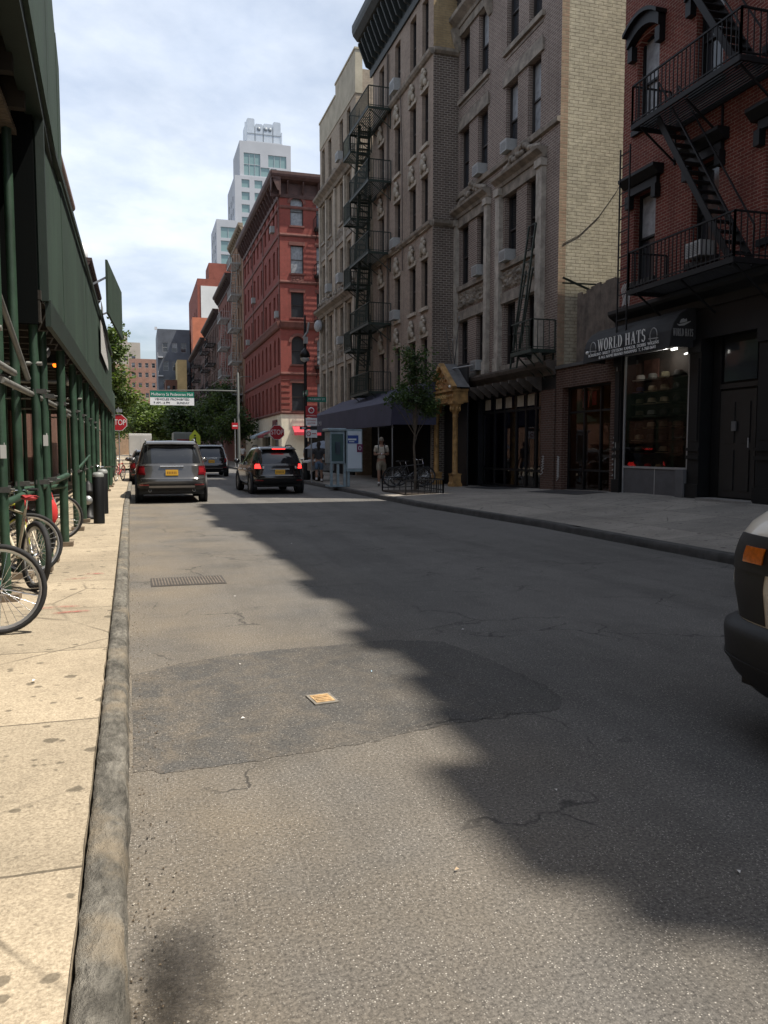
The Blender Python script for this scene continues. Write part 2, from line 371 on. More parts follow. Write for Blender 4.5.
# soft shadow by the kerb, painted on the road as a see-through dark sheet
m, nt, b = newmat('painted_shade'); v = coords(nt, 'Object'); ln = nd(nt, 'ShaderNodeVectorMath', operation='LENGTH'); mp = nd(nt, 'ShaderNodeMapping')
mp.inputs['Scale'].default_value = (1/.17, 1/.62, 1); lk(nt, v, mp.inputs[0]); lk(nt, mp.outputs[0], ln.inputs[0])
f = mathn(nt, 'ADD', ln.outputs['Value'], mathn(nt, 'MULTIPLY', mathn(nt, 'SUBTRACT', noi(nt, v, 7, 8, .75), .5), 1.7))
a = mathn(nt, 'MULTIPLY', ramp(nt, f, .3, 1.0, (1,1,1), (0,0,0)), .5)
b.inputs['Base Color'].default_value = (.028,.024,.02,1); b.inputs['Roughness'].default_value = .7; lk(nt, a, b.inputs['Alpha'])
SOFT_SHADE = m
def shade_patch(name, x, y, sx, sy):
    mb = MB(); mb.poly([(-.2,-.7,0),(.2,-.7,0),(.2,.7,0),(-.2,.7,0)]); o = mb.build(name, SOFT_SHADE, loc=(x, y, .005)); o.scale = (sx, sy, 1); tag(o, kind='structure')
shade_patch('soft_shadow', .1, 2.25, .75, .55); shade_patch('soft_shadow', .02, 2.15, .5, .7)
# sidewalks
def walk_strip(name, y0, y1, xin, mat, z=.145):
    mb = MB(); rows = []
    y = y0
    while y < y1+.001:
        rows.append([(xin, y, z), (kx(y)-.131+.008*noise.noise((y*6, 3, 1)), y, z-.004-.006*abs(noise.noise((y*3, 8, 1))))]); y += .12 if -1 < y < 16 else 1.0
    rows.append([(xin, y1, z), (kx(y1)-.129, y1, z)])
    mb.grid(rows, 0, False); mb.grid([[(p[1][0], p[1][1], z), (p[1][0], p[1][1], -.02)] for p in rows], 0, False)
    struct(name, mb, mat)
walk_strip('sidewalk', -14, 49.6, -4.6, WALKL); walk_strip('sidewalk', 62, 290, -4.6, WALKL)
def zb(y): return .45 if y < 17 else (.2 if y > 26 else .45-.25*(y-17)/9)
def rx(y): return 7.42 if y < 14 else (7.42-.4*(y-14)/6 if y < 20 else 7.02)
mb = MB(); rows = []
for i in range(65):
    y = -14+i*1.0; rows.append([(rx(y)+.15, y, .13), (rx(y)+1.2, y, .13+.26*(zb(y)-.13)), (11.9, y, zb(y)), (13.2, y, zb(y))])
mb.grid(rows, 0, False); struct('sidewalk', mb, WALKR)
mb = MB(); mb.poly([(7.2,62,.14),(12,62,.14),(12,290,.14),(7.2,290,.14)]); struct('sidewalk', mb, WALKR)
# kerbs: worn stone, slightly uneven
KERB = rough_stone('kerb_stone', (.21,.195,.165), (.33,.27,.19)); KERBD = M('kerb_dark', (.055,.053,.05), .85, .4, 4, bump=.5)
def kerb(fx, y0, y1, side, mat, step, top=.14, w=.125):
    mb = MB(); rows = []; face = []; y = y0
    while y <= y1:
        j = noise.noise((y*1.7, 0, 3))*.009 + noise.noise((y*7, 1, 3))*.005; k = noise.noise((y*2.3, 9, 0))*.012+noise.noise((y*9, 4, 0))*.005
        x = fx(y)
        seg = abs((y/1.82) % 1 - .5) > .489
        d = .022 if seg else 0
        j2 = noise.noise((y*11, 7, 2))*.012; k2 = noise.noise((y*5, 2, 8))*.016
        rows.append([(x-side*w, y, -.02), (x-side*(w-.003)+j2*.5, y, top-.006+k*.3-d), (x-side*w*.8, y, top+.004+k2*.3-d), (x-side*w*.45, y, top+.004+k*.4-k2*.4-d), (x-side*.014+j*.6+j2, y, top-.004+k*.7-d)])
        face.append([rows[-1][-1], (x-side*.002+j+j2, y, top-.018+k-d), (x+side*.003+j-j2, y, top-.06+k2), (x+side*.008+j, y, .05+k2), (x+side*.012+j+j2, y, -.02)])
        y += step
    mb.grid(rows, 0, True); mb.grid(face, 0, True); struct('kerb', mb, mat)
kerb(kx, -3, 9, 1, KERB, .03); kerb(kx, 9, 30, 1, KERB, .08); kerb(kx, 30, 49.6, 1, KERB, .5); kerb(kx, 62, 200, 1, KERB, 2); kerb(rx, -10, 50, -1, KERBD, .25, .13, .15); kerb(lambda y: 7.1, 62, 200, -1, KERBD, 2, .13, .15)
# grit, leaf scraps and crumbs gathered along the gutter
mb = MB(); rr = random.Random(11)
for i in range(900):
    y = 1.2+18*rr.random()**1.6; x = kx(y)+.015+abs(rr.gauss(0,.09)); s = rr.uniform(.002,.007); a = rr.uniform(0,6); z = .004
    mb.add([(x+s*math.cos(a),y+s*math.sin(a),z),(x+s*math.cos(a+2),y+s*math.sin(a+2),z),(x+s*math.cos(a+4),y+s*math.sin(a+4),z),(x,y,z+s*.8)], [(0,1,3),(1,2,3),(2,0,3)], rr.choice((0,0,0,1,2)))
tag(mb.build('gutter_debris', [M('grit_brown', (.12,.09,.06), .9), M('grit_pale', (.4,.36,.3), .9), M('grit_dark', (.03,.028,.025), .9)]), kind='stuff')
# red spray paint on the sidewalk
m, nt, b = newmat('red_spray'); v = coords(nt)
b.inputs['Base Color'].default_value = (.5,.07,.06,1); lk(nt, mathn(nt, 'MULTIPLY', ramp(nt, noi(nt, v, 9, 6, .7), .42, .62), .55), b.inputs['Alpha'])
for x0, x1, y in ((-.72,-.42,7.05), (-.86,-.52,7.3), (-.78,-.5,8.9), (-.62,-.4,9.2)):
    mb = MB(); mb.poly([(x0,y,.149),(x1,y+.03,.149),(x1-.03,y+.09,.149),(x0+.02,y+.08,.149)]); tag(mb.build('paint_mark', m), kind='structure')
# trench plate with a row of slots and the valve cover
RUST = M('rusty_iron', (.13,.09,.06), .8, .4, 12)
t = thing('trench_grate', 'rusty slotted grate set flush in the road beyond the dark patch', 'grate', (.5,9.35,.0))
mb = MB(); mb.box(-.41,-.3,.001,.41,.3,.005); mb.build('frame', M('grate_frame', (.06,.052,.045), .8, .3, 8), t)
mb = MB()
for i in range(24): mb.beam((-.38+.033*i,-.25,.007), (-.38+.033*i-.01,.25,.007), .015, .005)
mb.build('bar', M('grate_bar', (.15,.125,.10), .8, .3, 9), t)
t = thing('valve_cover', 'small tan valve cover sunk in the dark asphalt patch', 'cover', (1.02,4.62,.004), R(6))
mb = MB(); mb.box(-.075,-.095,0,.075,.095,.006); mb.build('frame', M('cover_rim', (.2,.18,.15), .8, .3, 12), t)
mb = MB(); mb.box(-.058,-.072,.006,.058,.072,.009)
for i in range(4): mb.box(-.045,-.055+.03*i,.009,.045,-.045+.03*i,.014)
mb.build('lid', M('tan_iron', (.45,.30,.15), .75, .4, 25), t)
scr = [(1.47,5.1,'blue'), (1.72,3.05,'white'), (.64,5.55,'white'), (2.55,6.1,'white'), (.52,4.4,'white'), (1.05,2.55,'tan'), (-.62,5.0,'white'), (2.3,12.6,'white'), (.9,8.2,'white'), (2.0,2.25,'white')]
pm = {'blue': flat('scrap_blue', (.35,.5,.6), .6), 'white': flat('scrap_white', (.68,.66,.62), .6), 'tan': flat('scrap_tan', (.5,.38,.25), .7)}
where = ['on the dark asphalt patch', 'by the shadow edge on the bare road', 'near the kerb end of the asphalt patch', 'beyond the asphalt patch in the shade', 'beside the valve cover', 'lowest on the bare road', 'on the tan sidewalk', 'farthest in the shaded road', 'between grate and asphalt patch', 'tucked against the tip of the near shadow']
for (x, y, c), w in zip(scr, where):
    mb = MB(); a = rnd.uniform(0, 3); k = rnd.uniform(.009, .018); z0 = .15 if x < 0 else .005
    mb.poly([(k,0,.004),(0,k*.6,.012),(-k,.2*k,.003)]); mb.poly([(k,0,.004),(-k,.2*k,.003),(-.5*k,-k*.6,.008)])
    tag(mb.build('paper_scrap', pm[c], loc=(x,y,z0), rotz=a), 'tiny %s paper scrap lying %s' % (c, w), 'litter', 'scraps of litter')
# ================================================================ buildings
class Fc:       # facade frame: x along the wall, y into the wall, z up, inside its building's own coordinates
    def __init__(s, parent, origin, deg):
        s.p = parent; s.o = Vector(origin); s.rot = R(deg); s.M = Matrix.Translation(s.o) @ Matrix.Rotation(s.rot, 4, 'Z')
    def at(s, x, y, z): return tuple(s.M @ Vector((x, y, z)))
RIGHT, LEFT, FRONT = -90, 90, 0
def wall(mb, F, s0, s1, z0, z1, ops=(), depth=.22, mi=0, rev=None):
    """a wall face with real openings: (a, b, c, d) or (a, b, c, d, rise) for an arched head"""
    rev = mi if rev is None else rev
    old = mb.M; mb.M = F.M
    ops = [o for o in ops if o[0] < s1 and o[1] > s0 and o[2] < z1 and o[3] > z0]
    zs = sorted({z0, z1} | {z for o in ops for z in (o[2], o[3])}); zs = [z for z in zs if z0 <= z <= z1]
    for k in range(len(zs)-1):
        a, b = zs[k], zs[k+1]; mid = (a+b)/2
        row = sorted(o for o in ops if o[2] < mid < o[3]); s = s0
        for o in row:
            if o[0] > s: mb.poly([(s,0,a),(o[0],0,a),(o[0],0,b),(s,0,b)], mi)
            s = o[1]
        if s < s1: mb.poly([(s,0,a),(s1,0,a),(s1,0,b),(s,0,b)], mi)
    for o in ops:
        a, b, c, d = o[:4]; r = o[4] if len(o) > 4 else 0
        mb.poly([(a,0,c),(a,0,d-r),(a,depth,d-r),(a,depth,c)], rev); mb.poly([(b,0,c),(b,depth,c),(b,depth,d-r),(b,0,d-r)], rev)
        mb.poly([(a,0,c),(a,depth,c),(b,depth,c),(b,0,c)], rev)
        if not r: mb.poly([(a,0,d),(b,0,d),(b,depth,d),(a,depth,d)], rev)
        else:
            n = 10; w = (b-a)/2; m = (a+b)/2
            arc = [(m - w*math.cos(math.pi*i/n), d - r + r*math.sin(math.pi*i/n)) for i in range(n+1)]
            for i in range(n):
                p, q = arc[i], arc[i+1]
                mb.poly([(p[0],0,p[1]),(q[0],0,q[1]),(q[0],0,d),(p[0],0,d)], mi)
                mb.poly([(p[0],0,p[1]),(p[0],depth,p[1]),(q[0],depth,q[1]),(q[0],0,q[1])], rev)
    mb.M = old
CACHE = {}
def window(F, o, frame=BROWNFRAME, depth=.2, sill=None, lintel=None, blind=0, style='sash', lw=.12, lh=.22, glass=None, lfn=None):
    a, b, c, d = o[:4]; w = b-a; h = d-c; key = (round(w, 3), round(h, 3), frame.name, style)
    if key not in CACHE:
        mb = MB(); t = .055
        mb.box(-w/2,-.05,0,-w/2+t,.04,h); mb.box(w/2-t,-.05,0,w/2,.04,h); mb.box(-w/2+t,-.05,h-t,w/2-t,.04,h); mb.box(-w/2+t,-.05,0,w/2-t,.04,t)
        mb.box(-w/2+t,-.03,h*.5-.025,w/2-t,.035,h*.5+.025)
        if style == 'four': mb.box(-.015,-.025,t,.015,.03,h-t)
        CACHE[key] = mb.mesh('window', frame)
    win = link('window', CACHE[key], F.p, F.at((a+b)/2, depth, c), F.rot)
    pk = (round(w, 3), round(h, 3), blind, (glass or GLASS).name)
    if pk not in CACHE:
        mb = MB(); t = .05; g = 0
        ub = h*.5 if blind in (1, 3) else (h*.72 if blind == 2 else h)
        if ub < h: mb.poly([(-w/2+t,.012,h*.5),(w/2-t,.012,h*.5),(w/2-t,.012,ub),(-w/2+t,.012,ub)] if ub > h*.5 else [(-w/2+t,.012,h*.5),(w/2-t,.012,h*.5),(w/2-t,.012,h*.5+.001),(-w/2+t,.012,h*.5+.001)], 0); mb.poly([(-w/2+t,.012,ub),(w/2-t,.012,ub),(w/2-t,.012,h-t),(-w/2+t,.012,h-t)], 1)
        else: mb.poly([(-w/2+t,.012,h*.5),(w/2-t,.012,h*.5),(w/2-t,.012,h-t),(-w/2+t,.012,h-t)], 0)
        mb.poly([(-w/2+t,.03,t),(w/2-t,.03,t),(w/2-t,.03,h*.5),(-w/2+t,.03,h*.5)], 1 if blind == 3 else 0)
        CACHE[pk] = mb.mesh('pane', [glass or GLASS, BLIND])
    link('pane', CACHE[pk], win)
    if sill:
        k = ('sill', round(w, 3), sill.name)
        if k not in CACHE:
            mb = MB(); mb.box(-w/2-.1,-.09,-.13,w/2+.1,-.002,0); mb.box(-w/2+.001,-.002,-.02,w/2-.001,.19,.004); CACHE[k] = mb.mesh('sill', sill)
        link('sill', CACHE[k], win, (0,-depth,0))
    if lintel:
        k = ('lintel', round(w, 3), lintel.name, lh, lfn.__name__ if lfn else 0)
        if k not in CACHE:
            mb = MB()
            if lfn: lfn(mb, w)
            else: mb.box(-w/2-lw,-.045,0,w/2+lw,-.002,lh)
            CACHE[k] = mb.mesh('lintel', lintel)
        link('lintel', CACHE[k], win, (0,-depth,h - (o[4] if len(o) > 4 else 0)))
    return win
def moulding(mb, F, s0, s1, z, prof, mi=0):
    """a running moulding: prof = [(out, dz)...] profile, closed back on the wall"""
    old = mb.M; mb.M = F.M
    pts = [(-o, z+dz) for o, dz in prof]; n = len(pts)
    vs = [(s0, y, zz) for y, zz in pts] + [(s1, y, zz) for y, zz in pts]
    mb.add(vs, [(i, i+n, i+n+1, i+1) for i in range(n-1)] + [list(range(n)), list(range(n, 2*n))[::-1]], mi); mb.M = old
def roofbox(mb, F, s0, s1, z, depth, mi=0):
    old = mb.M; mb.M = F.M; mb.poly([(s0,.0,z),(s1,.0,z),(s1,depth,z),(s0,depth,z)], mi); mb.M = old
def relief(mb, x0, x1, z0, z1, y=-.004, amp=.07, seed=0, step=.05):
    """carved scrollwork: a bumpy panel"""
    nx = max(4, int((x1-x0)/step)); nz = max(3, int((z1-z0)/step)); rows = []
    for j in range(nz+1):
        r = []
        for i in range(nx+1):
            x = x0+(x1-x0)*i/nx; z = z0+(z1-z0)*j/nz; e = min(i, nx-i, j, nz-j)
            sx = abs((x-x0)-(x1-x0)/2)
            h = abs(noise.noise((sx*7, z*7, seed)))*1.5 + abs(noise.noise((sx*15, z*15, seed+4)))*.7
            r.append((x, y - (amp*h if e > 0 else 0), z))
        rows.append(r)
    mb.grid(rows, 0, False)
def ac_unit(F, s, z, out, label, size=(.55,.4,.38)):
    """window air conditioner: its own thing resting on the sill"""
    w, dd, h = size; base = F.p
    p = base.matrix_basis @ (F.M @ Vector((s, -out, z)))
    t = thing('air_conditioner', label, 'air conditioner', p, F.rot, 'air conditioners in the windows')
    if 'ac' not in CACHE:
        mb = MB(); mb.box(-.5,0,0,.5,1,1); CACHE['ac'] = mb.mesh('casing', ACWHITE)
        mb = MB()
        for k in range(7): mb.box(-.42,-.012,.12+.11*k,.42,-.001,.17+.11*k)
        CACHE['acg'] = mb.mesh('grille', M('ac_grille', (.16,.165,.165), .6, .1))
    for n, k in (('casing', 'ac'), ('grille', 'acg')):
        o = link(n, CACHE[k], t); o.scale = (w, dd, h)
def fire_escape(F, levels, s0, s1, out, mat, stairs=(), rail=.95, gap=.055, name='fire_escape', bars=.13, ladder=None):
    """platforms fixed to the wall at the given heights, with rails, brackets and flights of stairs"""
    root = link(name, None, F.p, F.at(0,0,0), F.rot)
    for z in levels:
        mb = MB(); y = -.02
        mb.beam((s0,-out,z+.05),(s1,-out,z+.05),.05,.11); mb.beam((s0,-.06,z+.05),(s1,-.06,z+.05),.05,.09)
        for s in (s0, s1): mb.beam((s,-.03,z+.05),(s,-out-.02,z+.05),.045,.1)
        q = .12
        while q < out: mb.box(s0,-q-.022,z+.08,s1,-q+.022,z+.1); q += gap*1.6
        mb.build('platform', mat, root)
        mb = MB()
        def rl(p, q_):
            mb.beam((p[0],p[1],z+rail),(q_[0],q_[1],z+rail),.035); mb.beam((p[0],p[1],z+.16),(q_[0],q_[1],z+.16),.025)
            L = (Vector(q_)-Vector(p)).length; n = max(2, int(L/bars))
            for i in range(n+1):
                t = i/n; x = p[0]+(q_[0]-p[0])*t; yy = p[1]+(q_[1]-p[1])*t; r = .018 if i % n else .035
                mb.beam((x,yy,z+.1),(x,yy,z+rail),r)
        rl((s0,-out),(s1,-out)); rl((s0,-.05),(s0,-out)); rl((s1,-.05),(s1,-out))
        mb.build('railing', mat, root)
        for s in (s0+.15, (s0+s1)/2, s1-.15):
            brk = MB(); brk.beam((s,-.01,z-.65),(s,-out+.12,z+.02),.035); brk.beam((s,-.02,z-.7),(s,-.02,z),.04); brk.build('bracket', mat, root)
    for (sa, za, sb, zb_, yo, wd) in stairs:
        mb = MB(); n = max(5, int(abs(zb_-za)/.23))
        for yy in (-yo+wd/2, -yo-wd/2): mb.beam((sa,yy,za),(sb,yy,zb_),.03,.14); mb.beam((sa,yy,za+.75),(sb,yy,zb_+.75),.028); mb.beam((sa,yy,za),(sa,yy,za+.75),.02); mb.beam((sb,yy,zb_),(sb,yy,zb_+.75),.02)
        for i in range(1, n): t = i/n; x = sa+(sb-sa)*t; z = za+(zb_-za)*t; mb.box(x-.09,-yo-wd/2,z-.012,x+.09,-yo+wd/2,z+.012)
        mb.build('stair', mat, root)
    if ladder:
        mb = MB(); s, y, za, zt = ladder
        for d in (-.2, .2): mb.beam((s+d,y,za),(s+d,y,zt),.03)
        z = za+.15
        while z < zt: mb.beam((s-.2,y,z),(s+.2,y,z),.022); z += .3
        mb.build('ladder', mat, root)
    return root
def bracketrow(mb, F, s0, s1, z0, z1, out, step, w=.09, mi=0):
    old = mb.M; mb.M = F.M; n = max(1, int((s1-s0)/step))
    for i in range(n+1):
        s = s0+.06+(s1-s0-.12)*i/n
        mb.prism([(0,z1),(-out,z1),(-out,z1-.1),(-out*.45,z0+.12),(-.05,z0),(0,z0)], 'x', s-w/2, s+w/2, mi)
    mb.M = old
def cornice(F, s0, s1, z, h, out, mat, brk=.8, name='cornice'):
    mb = MB(); moulding(mb, F, s0, s1, z, [(0,0),(.08,0),(.1,h*.12),(.05,h*.2),(.05,h*.62),(out*.75,h*.7),(out*.95,h*.8),(out,h*.88),(out,h),(0,h)])
    if brk: bracketrow(mb, F, s0, s1, z+h*.15, z+h*.66, out*.7, brk)
    return mb.build(name, mat, F.p, fix=True)
def simple_building(name, label, loc, faces, H, depth, wallmat, sides=None, winmat=BROWNFRAME, group=None, cor=None, glassy=GLASS):
    """background block: faces = [(origin, deg, length, ops)]"""
    b = thing(name, label, 'building', loc, 0, group); mb = MB(); Fs = []
    for org, deg, L, ops in faces:
        F = Fc(b, org, deg); wall(mb, F, 0, L, 0, H, ops, .18); Fs.append((F, L))
        for o in ops: window(F, o, winmat, .16, blind=rnd.choice([0,0,0,1,2]), glass=glassy)
    return b, mb, Fs
def wgrid(s0, pitch, n, w, rows, h, arch=0):
    return [(s0+i*pitch, s0+i*pitch+w, z, z+h) + ((arch,) if arch else ()) for z in rows for i in range(n)]

# ---- red brick building over the hat shop -------------------------------------------------
BR_RED = brick('red_brick', (.175,.044,.032), (.125,.033,.026), (.32,.245,.195), grime=.5)
BR_YEL = brick('yellow_painted_brick', (.48,.445,.34), (.40,.37,.275), (.27,.245,.18), .3, .098, .012, .28, 1.0)
BR_BRN = brick('brown_brick', (.215,.165,.138), (.155,.115,.098), (.40,.355,.31), .21, .075, .011, .4)
BR_TAN = brick('tan_brick', (.30,.238,.19), (.245,.19,.15), (.31,.26,.215), .21, .075, .008, .4)
BR_DRK = brick('dark_brick', (.135,.105,.088), (.09,.07,.06), (.33,.295,.25), .22, .085, .014, .35, .8)
BR_PNK = brick('pink_quoin_brick', (.34,.26,.18), (.28,.19,.13), (.27,.24,.165), .3, .098, .012, .4)
r1 = thing('brick_building', 'dark red brick building with black fire escape above the hat shop', 'building', (11.8,18.1,0))
F = Fc(r1, (0,0,0), RIGHT); L = 7.8
mb = MB(); ops = []
for z in (5.62, 9.28, 12.95, 16.6): ops += [(s, s+.86, z, z+2.1, .18 if z > 6 else 0) for s in (.55, 2.72, 4.9, 6.6)]
wall(mb, F, 0, L, 4.98, 21.2, ops, .26)
G = Fc(r1, (0,0,0), 0); 
mb.poly([(0,0,0),(15,0,0),(15,0,21.2),(0,0,21.2)]); mb.poly([(0,-L,0),(0,-L,21.2),(15,-L,21.2),(15,-L,0)]); mb.poly([(15,0,0),(15,-L,0),(15,-L,21.2),(15,0,21.2)])
mb.build('wall', BR_RED, r1, fix=False)
mb = MB(); mb.poly([(-.0,0,21.18),(15,0,21.18),(15,-L,21.18),(0,-L,21.18)]); mb.build('roof', ROOFING, r1)
def hood_arch(mb, w):       # heavy arched iron hood
    n = 8; a = []; b_ = []
    for i in range(n+1):
        t = -1+2*i/n; x = t*(w/2+.2); z = .30-.26*t*t
        a.append((x, z)); b_.append((x, z+.26))
    mb.prism(a + b_[::-1], 'y', -.2, -.002); mb.prism([(p[0]*1.06, p[1]+.0) for p in b_] + [(p[0]*1.06, p[1]+.09) for p in b_[::-1]], 'y', -.3, -.002)
    for sg in (-1, 1): mb.box(sg*(w/2+.02), -.16, -.28, sg*(w/2+.2), -.002, .05)
def hood_flat(mb, w):
    mb.box(-w/2-.14,-.1,0,w/2+.14,-.002,.2); mb.prism([(-.002,.2),(-.14,.2),(-.3,.36),(-.3,.43),(-.002,.43)], 'x', -w/2-.28, w/2+.28)
    for sg in (-1, 1): mb.box(sg*(w/2+.02), -.16, -.3, sg*(w/2+.18), -.002, .0)
for i, o in enumerate(ops):
    bl = {0:1, 1:0, 2:0, 4:3, 5:2, 6:1}.get(i, rnd.choice([0,1,0]))
    window(F, o, BLACK, .2, sill=BLACK, lintel=BLACK, blind=bl, lfn=hood_flat if o[2] < 6 else hood_arch, lh=1 if o[2] < 6 else 2, glass=GLASS2)
cornice(F, 0, L, 20.37, 1.5, .65, BLACK, .7)
for a, b_, h in ((.9,1.6,.3),(3.3,4.1,.35),(5.5,7.1,.5)): mb = MB(F.M); mb.box(a,-.62,21.872,b_,-.3,21.87+h); mb.build('shadow_block', BLACK, r1)  # unseen roof edge blocks, added to step the shadow edge on the road
# shop front: ledge, pilasters, recess, kick panels, window
mb = MB(); moulding(mb, F, 0, L, 4.55, [(0,0),(.1,0),(.12,.18),(.3,.3),(.34,.36),(.34,.44),(0,.46)])
mb.M = F.M; mb.box(0,-.06,3.9,L,.3,4.549)
for a, b_ in ((0,.28),(2.92,3.3),(5.0,5.5),(7.4,7.8)):
    mb.box(a,-.08,.0,b_,.35,3.9); mb.box(a-.03,-.12,.0,b_+.03,-.08,.75); mb.box(a-.03,-.12,3.62,b_+.03,-.08,3.9); mb.box(a-.03,-.12,1.3,b_+.03,-.08,1.38); mb.box(a-.03,-.12,1.48,b_+.03,-.08,1.55)
    mb.box(a+.06,-.1,1.7,b_-.06,-.08,3.5)
mb.build('shopfront', BLACK, r1)
# iron clad columns and door panels on the right half
mb = MB(); mb.M = F.M
mb.box(3.3,.25,0,5.0,.3,3.9); mb.box(5.5,.1,0,7.4,.3,3.9)
for a in (5.6,6.5): mb.box(a,.06,.6,a+.8,.1,1.5); mb.box(a,.06,1.7,a+.8,.1,3.6)
mb.box(3.35,.2,.0,3.6,.25,3.9); mb.box(4.75,.2,.0,4.98,.25,3.9)
mb.build('panelling', BLACK, r1)
mb = MB(); mb.M = F.M; mb.box(3.65,.17,.5,4.7,.24,2.75); mb.box(3.62,.17,2.8,4.72,.25,2.9)
for z in (.65, 1.65): mb.box(3.8,.15,z,4.1,.17,z+.85); mb.box(4.25,.15,z,4.55,.17,z+.85)
dr = mb.build('door', M('black_door', (.016,.016,.017), .4, .2), r1)
mb = MB(); mb.M = F.M; mb.box(3.7,.2,2.95,4.65,.24,3.75); mb.build('transom_pane', GLASS2, dr)
mb = MB(); mb.M = F.M; mb.tube([(4.58,.1,1.55),(4.58,.1,1.75)], .015); mb.build('handle', ALU, dr)
mb = MB(); mb.M = F.M; mb.box(3.5,-.3,.42,5.0,.15,.47); mb.build('door_step', M('step_stone', (.2,.19,.175), .8, .3, 5), r1)
fr = MB(); fr.M = F.M
for a, b_ in ((.36,.4),(2.84,2.88)): fr.box(a,-.05,.42,b_,0,3.88)
fr.box(.4,-.05,1.05,2.84,.0,1.1); fr.box(.4,-.05,3.84,2.84,0,3.88); fr.box(1.66,-.03,.42,1.69,.01,1.05)
sf = fr.build('display_window', ALU, r1)
mb = MB(); mb.M = F.M; mb.box(.4,-.03,.42,1.66,.0,1.05); mb.box(1.69,-.03,.42,2.6,.0,1.05); mb.build('kick_panel', M('grey_panel', (.085,.085,.09), .6, .15), sf)
mb = MB(); mb.M = F.M; mb.box(2.62,-.16,.42,2.9,-.05,1.06); mb.build('side_box', M('grey_panel_b', (.10,.10,.105), .6, .15), sf)
mb = MB(); mb.M = F.M; mb.poly([(.4,-.02,1.1),(2.84,-.02,1.1),(2.84,-.02,3.84),(.4,-.02,3.84)]); mb.build('pane', SHOPGLASS, sf)
mb = MB(); mb.M = F.M; mb.box(.02,.5,.42,2.9,.54,3.88); mb.box(-.0,.36,.42,.02,.54,3.88); mb.box(2.88,.02,.42,2.91,.5,3.88); mb.box(.32,.02,1.0,2.88,.5,1.04); mb.box(.02,.36,3.88,2.88,.5,3.9)
for z in (1.42,1.72,2.02,2.32,2.62,2.92,3.22): mb.box(.33,.3,z-.012,2.87,.49,z)
mb.build('display_shelf', M('shop_interior', (.05,.042,.036), .8, .3), sf)
mb = MB(); mb.M = F.M; mb.box(.45,.46,3.3,1.05,.48,3.75); mb.build('poster', M('poster_red', (.13,.06,.045), .6, .4, 5), sf)
mb = MB(); mb.M = F.M; mb.beam((2.3,.25,3.7),(2.5,.25,3.72),.03); mb.build('shop_lamp', flat('lamp_white', (1,.97,.9), .5, 0, 3.0), sf)
mb = MB(); mb.M = F.M; mb.box(4.05,.12,1.9,4.17,.149,2.1); mb.build('notice', flat('notice_paper', (.12,.12,.12), .7), dr)
ld = bpy.data.lights.new('display_light', 'POINT'); lo = bpy.data.objects.new('display_light', ld); COL.objects.link(lo); lo.parent = sf; lo.location = F.at(1.75, .14, 3.72); ld.energy = 5; ld.color = (1,.95,.88); ld.shadow_soft_size = .02
fire_escape(F, (5.02, 8.66, 12.3, 15.95), 1.95, 5.35, 1.05, IRON, [(5.0,5.1,2.55,8.72,.55,.5),(5.0,8.76,2.55,12.36,.55,.5),(5.0,12.4,2.55,16.0,.55,.5)], ladder=(.95,-.55,4.2,8.7))
ac_unit(F, 3.15, 5.66, .28, 'grey air conditioner behind the lower black fire escape on red brick', (.5,.4,.32))
# gutter wires and graffiti at the corner
mb = MB(); mb.M = F.M
for k in range(7):
    x = .12+.05*k; mb.tube([(x,-.012,5.05+.05*(k % 3)),(x+.07,-.012,5.3+.04*k),(x-.03,-.012,5.55),(x+.05,-.012,5.65+.03*(k % 2))], .012, 5)
mb.build('graffiti', flat('graffiti_white', (.5,.49,.48), .8), r1)

# ---- one storey shop with glass front -----------------------------------------------------
o1 = thing('shop_building', 'low one storey brick shop with tall glass front beside the hat shop', 'building', (11.8,21.29,0))
F = Fc(o1, (0,0,0), RIGHT); L = 3.33
mb = MB(); wall(mb, F, 0, L, 0, 3.86, [(.38,2.88,.34,3.3)], .3)
mb.build('wall', brick('shop_brick', (.085,.045,.034), (.065,.036,.028), (.2,.16,.13), grime=.5), o1)
mb = MB(); mb.M = F.M; mb.box(.0,.31,3.7,L,12,3.8); mb.box(-.0,-.06,3.86,L,.3,3.95); mb.build('roof', ROOFING, o1)
mb = MB(); mb.M = F.M
for s in (.38,1.22,2.06,2.82): mb.box(s,.2,.34,s+.06,.28,3.3)
for z in (.34,.9,2.55,3.24): mb.box(.44,.21,z,2.82,.27,z+.06)
fr = mb.build('shop_window', BLACK, o1)
mb = MB(); mb.M = F.M; mb.poly([(.38,.24,.34),(2.88,.24,.34),(2.88,.24,3.3),(.38,.24,3.3)]); mb.build('pane', glass_clear('cafe_glass', (.75,.77,.78), 1.7), fr)
mb = MB(); mb.M = F.M; mb.box(.3,2.6,.3,2.95,2.65,3.4); mb.box(.3,.31,.3,.33,2.6,3.4); mb.box(2.92,.31,.3,2.95,2.6,3.4); mb.box(.3,.31,.28,2.95,2.6,.31); mb.box(.3,.31,3.4,2.95,2.6,3.43)
mb.box(.6,1.6,.31,1.5,2.2,1.1); mb.box(1.9,1.8,.31,2.5,2.3,1.4); mb.build('interior', M('cafe_interior', (.06,.045,.035), .8, .5, 2), o1)
mb = MB(); mb.M = F.M; mb.box(1.0,.3,2.7,1.32,.31,3.15); mb.build('poster', flat('poster_pink', (.55,.16,.17), .6), fr)
mb = MB(); mb.M = F.M; mb.box(1.5,.3,2.75,1.7,.31,3.12); mb.build('poster', flat('poster_crimson', (.4,.05,.06), .6), fr)
